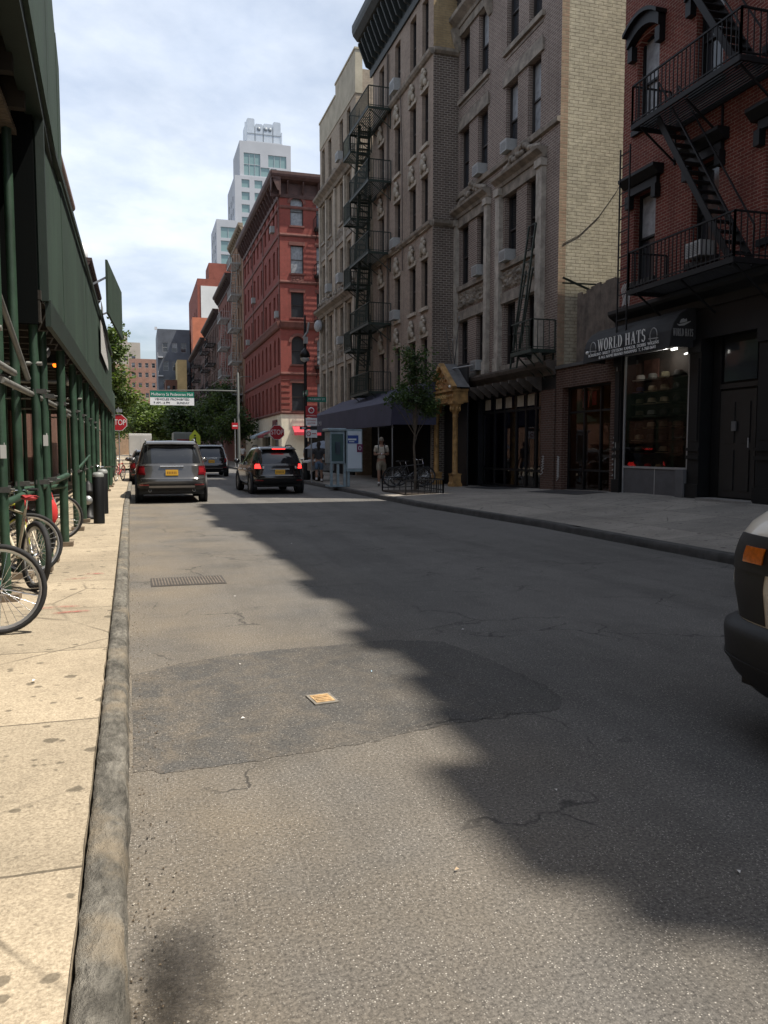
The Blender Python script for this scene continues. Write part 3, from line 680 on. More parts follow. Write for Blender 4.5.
for s, z, y in ((1.55,2.35,1.1),(2.0,2.45,1.5),(2.4,2.45,.9)):
    mb = MB(); mb.M = F.M; mb.ball((s,y,z), .09); mb.tube([(s,y,z),(s,y,3.4)], .008, 4); mb.build('hanging_lamp', flat('lamp_orange', (1,.34,.08), .5, 0, 2.5), o1)
mb = MB(); mb.M = F.M
for k in range(9):
    for s0_ in (.12, 3.03):
        z = .55+.14*k if s0_ > 1 else .6+.07*k
        mb.tube([(s0_,-.01,z),(s0_+.12,-.01,z+.08),(s0_+.03,-.01,z+.16),(s0_+.15,-.01,z+.12)], .011, 5)
mb.build('graffiti', MATS['graffiti_white'], o1)
mb = MB(); mb.M = F.M; mb.tube([(3.27,-.05,.42),(3.27,-.05,3.8)], .04); mb.build('drainpipe', GREYMETAL, o1)
# cellar hatches on the sidewalk
HATCH = M('hatch_steel', (.035,.034,.034), .6, .3, 6)
for y0, y1, x0, w in ((18.2,21.0,10.75,'in front of the low glass shop'), (23.3,26.2,10.9,'in front of the wide dark restaurant windows')):
    zz = lambda x, y: .13+.26*(zb(y)-.13)+(zb(y)-.13)*.74*(x-8.62)/(11.9-8.62)
    mb = MB(); mb.add([(x0,y0,zz(x0,y0)+.012),(11.7,y0,zz(11.7,y0)+.012),(11.7,y1,zz(11.7,y1)+.012),(x0,y1,zz(x0,y1)+.012)], [(0,1,2,3)])
    tag(mb.build('cellar_hatch', HATCH), 'black steel cellar hatch in the sidewalk ' + w, 'hatch', 'cellar hatches')
# roof fence of weathered planks
ft = thing('plank_fence', 'weathered vertical plank fence standing on the low shop roof', 'fence', (12.1,19.35,3.96))
mb = MB()
for k in range(11): mb.box(-.02,1.3-.24*k,0,.02,1.3-.24*k-.23,2.0+.22*noise.noise((k*1.3,0,0))+.012*k)
mb.build('boards', M('old_wood', (.13,.105,.085), .9, .5, 3, bump=.5), ft)
mb = MB(); mb.box(.02,-1.55,.5,.06,1.3,.6); mb.box(.02,-1.55,1.6,.06,1.3,1.7); mb.build('rail', MATS['old_wood'], ft)

# ---- grey-brown tenement with yellow flank -------------------------------------------------
b3 = thing('tenement', 'grey brown brick tenement with stone ornament and yellow painted flank', 'building', (11.8,29.06,0))
F = Fc(b3, (0,0,0), RIGHT); L = 7.77; H3 = 18.9
cols = [(.2,1.05),(1.85,2.7),(4.15,5.0),(5.72,6.55)]
rows = [(4.32,6.38),(7.65,9.86),(11.12,13.38),(14.52,16.8)]
ops = [(a,b_,c,d) for c, d in rows for a, b_ in cols]
mb = MB(); wall(mb, F, 0, L, 4.1, H3, ops, .24)
mb.build('wall', BR_BRN, b3)
yf = Fc(b3, (0,-L,0), 0)
mb = MB(); mb.poly([(.24,-L,0),(16,-L,0),(16,-L,H3),(.24,-L,H3)]); yw = mb.build('flank_wall', BR_YEL, b3)
mb = MB(); mb.poly([(0,-L,0),(.24,-L,0),(.24,-L,H3),(0,-L,H3)]); mb.build('quoin_strip', BR_PNK, b3)
mb = MB(); mb.poly([(16,-L,0),(16,0,0),(16,0,H3),(16,-L,H3)]); mb.poly([(0,0,0),(0,0,H3),(16,0,H3),(16,0,0)]); mb.build('rear_wall', BR_DRK, b3)
mb = MB(); mb.poly([(0,-L,H3-.02),(16,-L,H3-.02),(16,0,H3-.02),(0,0,H3-.02)]); mb.build('roof', ROOFING, b3)
for i, o in enumerate(ops):
    window(F, o, BROWNFRAME, .2, blind=[0,0,0,0, 0,0,0,0, 0,0,1,3, 0,1,0,1][i] if i < 16 else 0, glass=GLASS2 if i > 7 else GLASS)
for c, d in rows:   # stone dressing
    for a, b_ in ((.1,2.85),(4.0,6.75)):
        mb = MB(F.M); mb.box(a,-.07,d,b_,-.002,d+.34); mb.build('lintel_band', DIRTYSTONE, b3); mb = MB(F.M); mb.box(a,-.1,c-.16,b_,-.002,c); mb.build('sill_band', DIRTYSTONE, b3); mb = MB(F.M)
        mb.box(a+.1,-.025,c-.75,b_-.1,-.002,c-.66); mb.box(a+.1,-.025,c-.3,b_-.1,-.002,c-.24); mb.build('stone_band', DIRTYSTONE, b3)
PALESTONE = M('pale_stone', (.37,.335,.285), .85, .4, 3, bump=.4)
for z0, z1, sp in ((4.1,9.95,((-.02,.16),(2.78,3.02),(3.72,4.02),(6.62,6.98))),):
    for a, b_ in sp: mb = MB(F.M); mb.box(a,-.16,z0,b_,-.002,z1); mb.box(a-.04,-.22,z1,b_+.04,-.002,z1+.22); mb.box(a-.03,-.2,z0,b_+.03,-.002,z0+.5); mb.build('pilaster', PALESTONE, b3)
mb = MB()
for a, b_ in ((.0,3.05),(3.7,7.0)):
    moulding(mb, F, a, b_, 10.2, [(0,0),(.12,0),(.16,.1),(.34,.22),(.36,.3),(0,.32)]); mb.build('hood_mould', DIRTYSTONE, b3, fix=True); mb = MB()
moulding(mb, F, 0, L, 10.92, [(0,0),(.1,.02),(.12,.14),(0,.18)]); mb.build('string_course', DIRTYSTONE, b3, fix=True); mb = MB()
moulding(mb, F, 0, 3.05, 17.1, [(0,0),(.12,0),(.16,.1),(.4,.28),(.42,.4),(0,.45)])
for s in (.1, 2.85): mb.M = F.M; mb.prism([(-.002,17.1),(-.34,17.1),(-.2,16.6),(-.05,16.3),(-.002,16.3)], 'x', s-.12, s+.12)
mb.build('stone_trim', DIRTYSTONE, b3, fix=True)
mb = MB(); mb.M = F.M
for k, (a, b_, z0, z1) in enumerate(((.2,2.75,6.82,7.42),(4.1,6.6,6.82,7.42))): mb = MB(F.M); relief(mb, a, b_, z0, z1, -.01, .1, k, .045); mb.build('carved_panel', DIRTYSTONE, b3)
for k, (a, b_, z0, h) in enumerate(((.3,2.75,10.5,.75),(4.2,6.7,10.5,.75),(.3,2.75,17.55,.9))):
    m_ = (a+b_)/2; mb = MB(F.M)
    for j in range(26):
        t = j/25*2-1; mb.ball((m_+t*(b_-a)/2, -.1-.05*rnd.random(), z0+.1+(h-.2)*(1-abs(t))*rnd.uniform(.3,1)), (.11,.09,.1), 7)
    mb.build('carving', DIRTYSTONE, b3)
cornice(F, 0, L, H3-.9, .9, .55, M('brown_tin', (.05,.042,.036), .7, .3), .7)
# restaurant front
mb = MB(); moulding(mb, F, 0, L, 3.72, [(0,0),(.06,0),(.1,.1),(.32,.24),(.36,.34),(.36,.4),(0,.42)]); bracketrow(mb, F, 0, 6.9, 3.3, 3.72, .5, .62, .09)
mb.build('shop_cornice', M('brown_ledge', (.085,.07,.058), .8, .4, 3), b3, fix=True)
mb = MB(); wall(mb, F, 2.0, L, 0, 3.76, [(2.1,6.85,.25,3.4)], .3); mb.build('shopfront', BLACK, b3)
mb = MB(F.M); mb.box(6.96,-.05,.1,7.75,-.002,3.3); mb.build('brick_pier', brick('pier_brick', (.10,.052,.038), (.07,.04,.03), (.14,.12,.1)), b3)
mb = MB(); wall(mb, F, 0, 2.0, 0, 3.76, [], .3); mb.build('panelling', BLACK, b3)
mb = MB(); mb.M = F.M
for s in (2.1,3.0,3.85,4.7,5.4,6.1,6.75): mb.box(s,.2,.25,s+.1,.28,3.4)
for z in (.25,.8,2.78,3.32): mb.box(2.2,.21,z,6.75,.27,z+.08)
fr = mb.build('restaurant_window', BLACK, b3)
mb = MB(); mb.M = F.M; mb.poly([(2.1,.24,.25),(6.85,.24,.25),(6.85,.24,3.4),(2.1,.24,3.4)]); mb.build('pane', glass_clear('restaurant_glass', (.7,.73,.75), 1.75), fr)
mb = MB(); mb.M = F.M; mb.box(1.9,3.2,.2,7,3.25,3.5); mb.box(2.0,.31,.2,2.03,3.2,3.5); mb.box(6.9,.31,.2,6.94,3.2,3.5); mb.box(1.9,.31,.18,7,3.2,.21); mb.box(1.9,.31,3.5,7,3.2,3.53)
for s in (3.4,4.6,5.8): mb.box(s,1.2,.21,s+.7,1.9,.95); mb.box(s-.25,1.3,.21,s-.05,1.7,1.1)
mb.build('interior', M('bar_interior', (.03,.026,.026), .8, .4, 2), b3)
mb = MB(); mb.M = F.M; mb.box(4.5,2.2,2.1,6.4,2.24,2.6); lit = mb.build('violet_band', flat('violet_glow', (.12,.06,.36), .5, 0, 1.2), b3)  # emissive violet panel set behind the pane
mb = MB(); mb.M = F.M; mb.box(5.5,2.15,2.36,6.3,2.19,2.41); mb.build('pale_strip', flat('pale_glow', (.8,.85,1), .5, 0, 3), lit)  # thin pale emissive bar in front of the violet panel
mb = MB(); mb.M = F.M
for s in (2.3,3.2,3.98,4.85,5.6): mb = MB(F.M); mb.box(s,.19,2.92,s+.46,.2,3.28); mb.build('transom_reflection', M('beige_reflection', (.33,.29,.22), .7, .3), fr)  # beige glass reflections painted as flat panels in the transom
mb = MB(); mb.M = F.M
for k in range(6): mb.tube([(7.0+.03*k,-.06,.75+.1*k),(7.15,-.06,.82+.1*k),(7.05,-.06,.9+.08*k),(7.2,-.06,.95+.07*k)], .012, 5)
mb.build('graffiti', MATS['graffiti_white'], b3)
# green drop ladder and small platform at the corner
GREENIRON = M('green_iron', (.016,.028,.02), .6, .4, 6)
fe = fire_escape(F, (4.35,), 6.4, 7.74, .8, GREENIRON, bars=.16)
mb = MB(); 
for d in (-.22, .22): mb.beam((6.45+d,-.75,4.0),(7.3+d,-.6,8.1),.05); mb.beam((6.2+d,-.55,4.4),(6.95+d,-.5,6.9),.04)
for k in range(13): t = k/12; mb.beam((6.23+.85*t,-.75+.15*t,4.0+4.1*t),(6.67+.85*t,-.75+.15*t,4.0+4.1*t),.025)
mb.build('drop_ladder', GREENIRON, fe)
mb = MB(); mb.M = yf.M; mb.box(.05,-.3,3.9,1.6,-.02,3.98); mb.beam((.1,-.12,6.5),(1.0,-.1,6.2),.05); mb.beam((1.7,-.1,6.15),(2.6,-.1,6.9),.05); mb.beam((.1,-.1,6.35),(2.6,-.1,6.4),.04)
mb.build('flank_bracket', GREENIRON, b3)
names = {(1,2):'fourth floor second window from the left', (2,2):'fourth floor third window from the left', (2,1):'third floor third window from the left', (1,1):'third floor second window from the left', (1,0):'lowest window floor second from the left'}
for (ci, ri), n in names.items():
    a, b_ = cols[ci]; ac_unit(F, (a+b_)/2, rows[ri][0]+.02, .3, 'air conditioner in grey brown tenement, ' + n, (.48,.42,.36))
mb = MB(); mb.M = F.M      # slanting wires and flag poles
for s0_, z0, s1_, z1 in ((.1,4.35,1.6,5.9),(.05,4.4,2.9,6.1),(.2,4.3,2.3,5.4)): mb.tube([(s0_,-.15,z0),(s1_,-1.1,z1)], .02, 5)
mb.tube([(-.4,-.9,4.5),(3.0,-.6,4.45)], .03, 6)
mb.build('flagpole', GREYMETAL, b3)
cab = MB(); cab.tube([(11.95,21.275,7.5),(12.5,21.275,7.8),(13.1,21.275,8.35),(13.7,21.275,9.15),(14.3,21.275,10.3),(14.9,21.275,12)], .010, 5); tag(cab.build('cable', RUBBER), 'thin black cable sagging across the yellow painted flank wall', 'cable')

# ---- gold portico ------------------------------------------------------------------------
GOLD = M('gold_paint', (.36,.205,.07), .6, .55, 5, bump=.5); GOLDD = M('gold_paint_dark', (.30,.15,.05), .6, .4, 6, bump=.4)
pt = thing('portico', 'golden columned portico with steep gable beside the young street tree', 'portico', (10.9,27.9,.15))
for y in (-.95, .95):
    mb = MB(); mb.lathe([(.13,.5),(.1,.56),(.095,2.5),(.12,2.55),(.09,2.62)], (0,y,0), 14); mb.lathe([(.1,2.62),(.17,2.85),(.22,3.0)], (0,y,0), 12); mb.box(-.22,y-.22,3.0,.22,y+.22,3.07)
    for k in range(8): a = k*math.pi/4; mb.ball((.17*math.cos(a),y+.17*math.sin(a),2.82), (.05,.05,.1), 6)
    cl = mb.build('column', GOLD, pt)
    mb = MB(); mb.prism([(-.2,0),(.2,0),(.2,.12),(.15,.2),(.15,.42),(.19,.5),(-.19,.5),(-.15,.42),(-.15,.2),(-.2,.12)], 'y', y-.2, y+.2); mb.build('pedestal', GOLD, cl)
mb = MB(); mb.box(-.15,-1.15,3.07,.4,1.15,3.45); mb.box(-.24,-1.2,3.45,.4,1.2,3.53); mb.box(-.2,-1.18,3.05,.4,1.18,3.1); mb.build('entablature', GOLD, pt)
mb = MB(); mb.prism([(-1.2,3.53),(1.2,3.53),(.0,4.4)], 'x', -.12, .1); mb.build('gable', GOLDD, pt, fix=True)
mb = MB()
for sg, e in ((-1,-1.27),(1,1.27)):
    mb.beam((-.18,e,3.56),(-.18,.0,4.48),.18,.12)
for k in range(40): t = rnd.uniform(-.8,.8); mb.ball((-.13,.0+t,3.62+rnd.random()*.7*(1-abs(t))), (.05,.07,.06), 6)
for k in range(13): mb.ball((-.16,-1.02+.17*k,3.27), (.03,.06,.07), 6)
mb.build('carved_frame', GOLD, pt)
mb = MB(); mb.add([(-.2,-1.3,3.58),(.42,-1.3,3.58),(.42,.0,4.52),(-.2,.0,4.52),(-.2,1.3,3.58),(.42,1.3,3.58)], [(0,1,2,3),(3,2,5,4)]); mb.build('roof', M('slate', (.13,.125,.12), .8, .3, 4), pt)
text('lettering', 'THE MOORE', .2, flat('gold_letter', (.62,.42,.16), .5), pt, (-.262,.0,3.27), (90,0,-90), width=1.4)
mb = MB(); mb.box(.4,-1.1,-.15,.45,1.14,4.45); mb.build('doorway', M('dark_doorway', (.012,.011,.011), .6, .2), pt)
mb = MB(); mb.ball((-.28,-1.1,3.6), .05); mb.build('lamp', flat('lamp_globe', (.8,.78,.7), .3), pt)

# ---- tan tenement with fire escape --------------------------------------------------------
b2 = thing('tenement', 'tall tan tenement with dark bracketed cornice and green fire escape', 'building', (10.8,37.15,0))
F = Fc(b2, (0,0,0), RIGHT); L = 8.05; H2 = 19.2
cc = [(1.0,1.75),(3.35,4.1),(5.35,6.1),(6.8,7.5)]
rows = [(3.95,5.9),(7.05,8.9),(10.08,12.05),(13.2,15.22),(16.5,18.6)]
ops = [(a,b_,c,d) for c, d in rows for a, b_ in cc]
mb = MB(); wall(mb, F, 0, L, 0, H2, ops, .22); wm = mb.build('wall', BR_TAN, b2)
mb = MB(); mb.poly([(0,-L,0),(16,-L,0),(16,-L,16.2),(0,-L,16.2)]); mb.poly([(0,0,0),(0,0,H2),(2.2,0,H2),(2.2,0,0)]); mb.build('flank_wall', BR_DRK, b2)
mb = MB(); mb.poly([(0,-L,16.2),(16,-L,16.2),(16,-L,H2),(0,-L,H2)]); mb.build('upper_flank', brick('ochre_brick', (.36,.27,.15), (.30,.22,.12), (.25,.2,.13), .24, .085, .01), b2)
mb = MB(); mb.poly([(2.2,0,0),(2.2,3.0,0),(2.2,3.0,20),(2.2,0,20)]); mb.build('court_wall', MATS['ochre_brick'], b2)
mb = MB(); mb.poly([(16,-L,0),(16,3,0),(16,3,H2),(16,-L,H2)]); mb.build('rear_wall', BR_DRK, b2)
mb = MB(); mb.poly([(0,-L,H2),(16,-L,H2),(16,0,H2),(0,0,H2)]); mb.poly([(2.2,0,H2-.03),(16,0,H2-.03),(16,3,H2-.03),(2.2,3,H2-.03)]); mb.build('roof', ROOFING, b2)
def keystone(mb, w):
    mb.box(-w/2-.1,-.05,0,w/2+.1,-.002,.18); mb.ball((0,-.1,.42), (.19,.12,.24), 9); mb.ball((-.2,-.08,.25), (.12,.08,.14), 7); mb.ball((.2,-.08,.25), (.12,.08,.14), 7); mb.ball((0,-.08,.72), (.14,.08,.14), 7); mb.ball((-.14,-.07,.6),(.1,.07,.1),6); mb.ball((.14,-.07,.6),(.1,.07,.1),6)
for i, o in enumerate(ops):
    window(F, o, BROWNFRAME, .19, sill=STONE, lintel=STONE if o[2] < 16 else None, lfn=keystone, lh=3, glass=GLASS)
S = Fc(b2, (0,-L,0), 0)
for z in (9.95, 16.2):
    mb = MB(); moulding(mb, F, 0, L, z, [(0,0),(.08,.02),(.16,.1),(.18,.2),(0,.24)]); moulding(mb, S, 0, 3, z, [(0,0),(.08,.02),(.16,.1),(.18,.2),(0,.24)])
    mb.build('string_course', DIRTYSTONE, b2, fix=True)
cornice(F, -.25, L+.1, 18.85, 2.2, .95, M('dark_green_tin', (.022,.028,.027), .6, .3), .5)
mb = MB(); mb.M = F.M; mb.tube([(2.5,-.07,3.5),(2.5,-.07,18.7)], .045); mb.tube([(4.6,-.07,9),(4.62,-.1,14),(4.3,-.07,16.2)], .025, 5); mb.build('drainpipe', M('brown_pipe', (.10,.08,.065), .7, .3), b2)
st = []
lv = [4.0, 7.0, 10.05, 13.1, 16.15]
for i in range(4): st.append((.9 if i % 2 else .15, lv[i]+.1, .15 if i % 2 else .9, lv[i+1], .6, .5))
st = [(-.1, lv[i]+.1, .75, lv[i+1]+.1, .62, .5) for i in range(4)]
fire_escape(F, lv, -.35, 2.9, 1.05, GREENIRON, st, bars=.11)
# side netting and plates on the platform ends
fe2 = fire_escape(Fc(b2, (0,0,0), RIGHT), [z-.75 for z in lv[1:]], -1.7, -.36, 1.0, GREENIRON, bars=.09)
ac_unit(F, 3.72, 16.55, .28, 'white air conditioner on top floor of the tan tenement beside fire escape', (.6,.5,.5))
ac_unit(F, 3.72, 10.12, .28, 'air conditioner on middle floor of the tan tenement right of fire escape', (.55,.45,.4))
ac_unit(F, 3.72, 7.09, .28, 'air conditioner on lower floor of the tan tenement right of fire escape', (.55,.45,.4))
# restaurant behind the awning (dark glass)
mb = MB(); mb.M = F.M; mb.box(.1,-.12,.15,7.9,-.004,3.75); mb.build('shopfront', M('dark_shopfront', (.007,.007,.008), .9, .4, 2, spec=.1), b2)

# ---- stepped parapet tenement --------------------------------------------------------------
b1 = thing('tenement', 'narrow pale brown tenement with plain stepped parapet and carved bands', 'building', (10.8,48.6,0))
F = Fc(b1, (0,0,0), RIGHT); L = 8.3
cc = [(.5,1.25),(2.2,2.95),(4.9,5.65),(6.5,7.25)]
rows = [(4.0,6.1),(7.25,9.3),(10.55,12.5),(13.8,15.95),(17.0,19.2)]
ops = [(a,b_,c,d) for c, d in rows for a, b_ in cc]
mb = MB(); wall(mb, F, 0, L, 0, 19.4, ops, .22); mb.poly([(0,-L,0),(14,-L,0),(14,-L,20.6),(0,-L,20.6)]); mb.poly([(0,0,0),(0,0,20.6),(14,0,20.6),(14,0,0)]); mb.poly([(14,-L,0),(14,0,0),(14,0,20.6),(14,-L,20.6)]); mb.build('wall', brick('drab_brick', (.36,.30,.23), (.29,.235,.18), (.3,.26,.2), .22, .078, .008, .35), b1)
mb = MB(); mb.M = F.M; mb.box(.02,-.03,19.4,4.1,.35,20.9); mb.box(4.1,-.03,19.4,L+.03,.35,21.5); mb.box(0,-.07,20.9,4.09,.39,21.0); mb.box(4.06,-.07,21.5,L+.06,.39,21.6); mb.build('parapet', M('beige_stucco', (.40,.36,.275), .9, .2, 1.5), b1)
mb = MB(); mb.poly([(.4,-L,19.5),(14,-L,19.5),(14,0,19.5),(.4,0,19.5)]); mb.build('roof', ROOFING, b1)
for o in ops: window(F, o, BROWNFRAME, .19, sill=DIRTYSTONE, blind=rnd.choice([0,0,0,1]))
for z in (16.05, 9.42): mb = MB(); moulding(mb, F, 0, L, z, [(0,0),(.12,0),(.2,.14),(.45,.3),(.48,.42),(0,.46)]); mb.build('stone_cornice', DIRTYSTONE, b1, fix=True)
for z0, z1 in ((3.7,9.4),(10.3,16.0)):
    for s in (.05,1.75,3.9,6.1,8.0): mb = MB(F.M); mb.box(s,-.12,z0,s+.25,-.002,z1); mb.build('pilaster', STONE, b1)
for z in (6.3,12.75,3.5): mb = MB(F.M); mb.box(.05,-.06,z,L-.05,-.003,z+.3); mb.build('stone_band', DIRTYSTONE, b1)
mb = MB(); mb.M = F.M
for k, z in enumerate((6.65, 13.1)):
    for a, b_ in ((.4,3.8),(4.3,7.9)): mb = MB(F.M); relief(mb, a, b_, z, z+.5, -.01, .09, k+9+int(a), .08); mb.build('carved_panel', DIRTYSTONE, b1)
for z in (16.5, 9.85):
    mb = MB(F.M)
    for j in range(60): mb.ball((rnd.uniform(.1,L-.1), -.12, z+rnd.uniform(.0,.5)), (.14,.1,.13), 6)
    mb.build('carving', DIRTYSTONE, b1)
ac_unit(F, 5.28, 17.05, .28, 'air conditioner on the top floor of the stepped parapet tenement', (.6,.5,.45))
ac_unit(F, 5.28, 10.6, .28, 'right one of two air conditioners midway up the stepped parapet tenement', (.6,.5,.5))
ac_unit(F, 2.58, 10.6, .28, 'left one of two air conditioners midway up the stepped parapet tenement', (.55,.5,.45))
ac_unit(F, 5.28, 7.3, .28, 'lowest air conditioner on the stepped parapet tenement', (.55,.5,.4))
sd = thing('satellite_dish', 'grey satellite dish on the corner of the stepped parapet tenement', 'dish', (10.45,48.2,9.0), R(-60))
mb = MB(); mb.lathe([(0,0),(.2,.03),(.36,.1),(.36,.12),(.2,.05),(0,.02)], (0,0,0), 16, 0, 'y'); mb.build('reflector', M('dish_grey', (.3,.31,.32), .5, .15), sd)
mb = MB(); mb.tube([(0,0,0),(0,.35,-.1),(.05,.36,-.7)], .025, 6); mb.build('arm', GREYMETAL, sd)
mb = MB(); mb.M = F.M; mb.box(.3,-.1,.15,8,-.004,3.2); mb.build('shopfront', MATS['dark_shopfront'], b1)

# ---- red corner building --------------------------------------------------------------------
BR_RC = brick('rose_brick', (.245,.060,.048), (.20,.05,.04), (.25,.11,.085), .22, .09, .008, .3)
rc = thing('corner_building', 'tall rose red brick corner building with arched windows and dark cornice', 'building', (10.8,63.2,0))
Ff = Fc(rc, (0,0,0), FRONT); Fl = Fc(rc, (0,22.3,0), RIGHT); Hc = 21.9
zr = [(4.6,6.8,0),(8.25,10.45,.5),(11.9,13.85,0),(15.3,17.45,0),(18.95,21.1,.5)]
of = [(s, s+1.02, a, b_) + ((r,) if r else ()) for a, b_, r in zr for s in (.85, 2.9, 5.0, 7.0)]
ol = [(s, s+.95, a, b_) + ((r*.9,) if r else ()) for a, b_, r in zr for s in (.9, 3.2, 5.5, 7.6, 9.9, 12.2, 14.5, 16.7, 19.0, 20.9)]
mb = MB(); wall(mb, Ff, 0, 9.2, 4.35, Hc, of, .25); wall(mb, Fl, 0, 22.3, 4.35, Hc, ol, .25)
mb.poly([(9.2,0,0),(9.2,22.3,0),(9.2,22.3,Hc),(9.2,0,Hc)]); mb.poly([(0,22.3,0),(0,22.3,Hc),(9.2,22.3,Hc),(9.2,22.3,0)]); mb.build('wall', BR_RC, rc)
mb = MB(); mb.poly([(0,0,Hc),(9.2,0,Hc),(9.2,22.3,Hc),(0,22.3,Hc)]); mb.build('roof', ROOFING, rc)
DB = M('dark_brownstone', (.15,.055,.042), .8, .35, 3, bump=.3)
def arch_hood(mb, w):
    n = 10; r0 = w/2; r1_ = w/2+.22
    a = [(-r0*math.cos(math.pi*i/n), r0*math.sin(math.pi*i/n)) for i in range(n+1)]; b_ = [(-r1_*math.cos(math.pi*i/n), r1_*math.sin(math.pi*i/n)) for i in range(n+1)]
    for i in range(n): mb.prism([a[i], b_[i], b_[i+1], a[i+1]], 'y', -.06, -.002)
for Fx, oo in ((Ff, of), (Fl, ol)):
    for o in oo: window(Fx, o, BROWNFRAME, .2, sill=DB if Fx is Ff else None, lintel=DB if Fx is Ff else None, blind=rnd.choice([0,0,1,3]) if Fx is Ff else 0, lfn=arch_hood if len(o) > 4 else None, lh=.28 if len(o) < 5 else .29, glass=GLASS2 if Fx is Ff else GLASS)
mb = MB()
for Fx, Lx in ((Ff, 9.2), (Fl, 22.3)):
    moulding(mb, Fx, 0, Lx, 11.0, [(0,0),(.1,.0),(.2,.12),(.26,.4),(.3,.48),(.3,.58),(0,.62)])
    for z in (4.35,7.4,14.5,18.1,20.2): moulding(mb, Fx, 0, Lx, z, [(0,0),(.07,.0),(.1,.1),(.07,.22),(0,.24)])
    old = mb.M; mb.M = Fx.M
    for k in range(6): mb.box(.0,-.04,4.7+.46*k,.7 if Fx is Ff else 0.01,-.002,4.75+.46*k)
    if Fx is Fl:
        for s in (.1,6.8,13.5,21.9): mb.box(s,-.07,11.65,s+.3,-.003,Hc)
    mb.M = old
mb.build('stone_band', DB, rc, fix=True)
mb = MB(); mb.M = Ff.M
for s in (.85,2.9): mb = MB(Ff.M); relief(mb, s, s+1.02, 14.6, 15.1, -.01, .06, s, .08); mb.build('carved_panel', DB, rc)
for Fx, Lx in ((Ff, 9.2), (Fl, 22.3)): cornice(Fx, -.7 if Fx is Ff else 0, Lx+(.7 if Fx is Fl else 0), Hc-.9, 1.75, .8, M('dark_brown_tin', (.075,.036,.03), .7, .3), 1.1)
mb = MB(); CREAM = M('cream_stucco', (.66,.60,.47), .85, .12, 2)
wall(mb, Ff, 0, 9.2, 0, 4.34, [(2.2,5.6,.2,2.7)], .3); wall(mb, Fl, 0, 22.3, 0, 4.34, [(17.5,20.8,.2,2.7),(12,16.5,.2,2.7)], .3); mb.build('shopfront', CREAM, rc)
mb = MB(); mb.M = Ff.M; mb.poly([(2.2,.28,.2),(5.6,.28,.2),(5.6,.28,2.7),(2.2,.28,2.7)]); mb.M = Fl.M; mb.poly([(12,.28,.2),(20.8,.28,.2),(20.8,.28,2.7),(12,.28,2.7)]); mb.build('shop_window', GLASS, rc)
fire_escape(Ff, (7.9, 11.5, 15.0, 18.6), 2.7, 5.9, 1.0, IRON, bars=.25)
aw = thing('shop_awning', 'small red awning on the cream shopfront of the corner building', 'awning', (12.55,63.2,2.65))
mb = MB(); mb.prism([(0,.75),(-.9,.25),(-.9,0),(-.86,0),(-.86,.22),(0,.7)], 'x', -.9, 3.0); mb.build('canopy', M('red_canvas', (.45,.03,.05), .7, .15), aw, fix=True)
mb = MB(); mb.beam((-.9,-.86,.1),(-.9,0,.1),.03); mb.beam((3.0,-.86,.1),(3.0,0,.1),.03); mb.build('awning_arm', GREYMETAL, aw)
sg = thing('shop_sign', 'dark maroon shop sign on the cream side wall of the corner building', 'sign', (10.72,66.0,3.1))
mb = MB(); mb.box(-.06,-.9,0,.07,.9,.85); mb.build('board', M('maroon', (.10,.015,.02), .5, .3), sg)
for y, w in ((66.6,'maroon awning under the maroon sign on the corner building'), (71.5,'pale blue awning on the street side of the corner building')):
    aw = thing('shop_awning', w, 'awning', (10.8,y,2.5))
    mb = MB(); mb.prism([(0,.7),(-1.2,.2),(-1.2,0),(-1.16,0),(-1.16,.17),(0,.65)], 'y', -1.6, 1.6); mb.build('canopy', M('canvas_%d' % int(y), (.22,.02,.03) if y < 70 else (.38,.5,.58), .7, .15), aw, fix=True)
    mb = MB(); mb.beam((-1.16,-1.58,.1),(0,-1.58,.1),.03); mb.beam((-1.16,1.58,.1),(0,1.58,.1),.03); mb.build('awning_arm', GREYMETAL, aw)
for k, (Fx, s, z, n) in enumerate(((Fl,20.9+.47,11.95,'fourth floor end window on the street side of the corner building'),(Fl,7.6+.47,15.35,'fifth floor on the street side of the corner building'),(Fl,19.47,18.98,'top floor on the street side of the corner building'),(Fl,3.67,12.0,'fourth floor far end of the corner building'))):
    ac_unit(Fx, s, z, .3, 'air conditioner, ' + n, (.6,.5,.5))
# ================================================================ buildings further off
def block(name, label, loc, W, D, H, mat, fronts, roof=ROOFING, winmat=BROWNFRAME, side_deg=RIGHT, glass=GLASS):
    """box building; loc = near-left-bottom corner (smallest x, smallest y); fronts: list of (which, ops)"""
    b = thing(name, label, 'building', loc); mb = MB(); fr = {}
    o = {'F': ((0,0,0), FRONT, W), 'R': ((0,D,0), RIGHT, D), 'L': ((W,0,0), LEFT, D)}
    used = dict(fronts)
    for k, (org, deg, Ln) in o.items():
        F = Fc(b, org, deg); fr[k] = F; ops = used.get(k, []); wall(mb, F, 0, Ln, 0, H, ops, .18)
        for w in ops: window(F, w, winmat, .15, blind=rnd.choice([0,0,0,1,2]), glass=glass)
    mb.poly([(0,D,0),(0,D,H),(W,D,H),(W,D,0)]); mb.build('wall', mat, b)
    mb = MB(); mb.poly([(0,0,H-.02),(W,0,H-.02),(W,D,H-.02),(0,D,H-.02)]); mb.build('roof', roof, b)
    return b, fr
PALEIRON = M('pale_iron', (.34,.35,.34), .6, .2, 5)
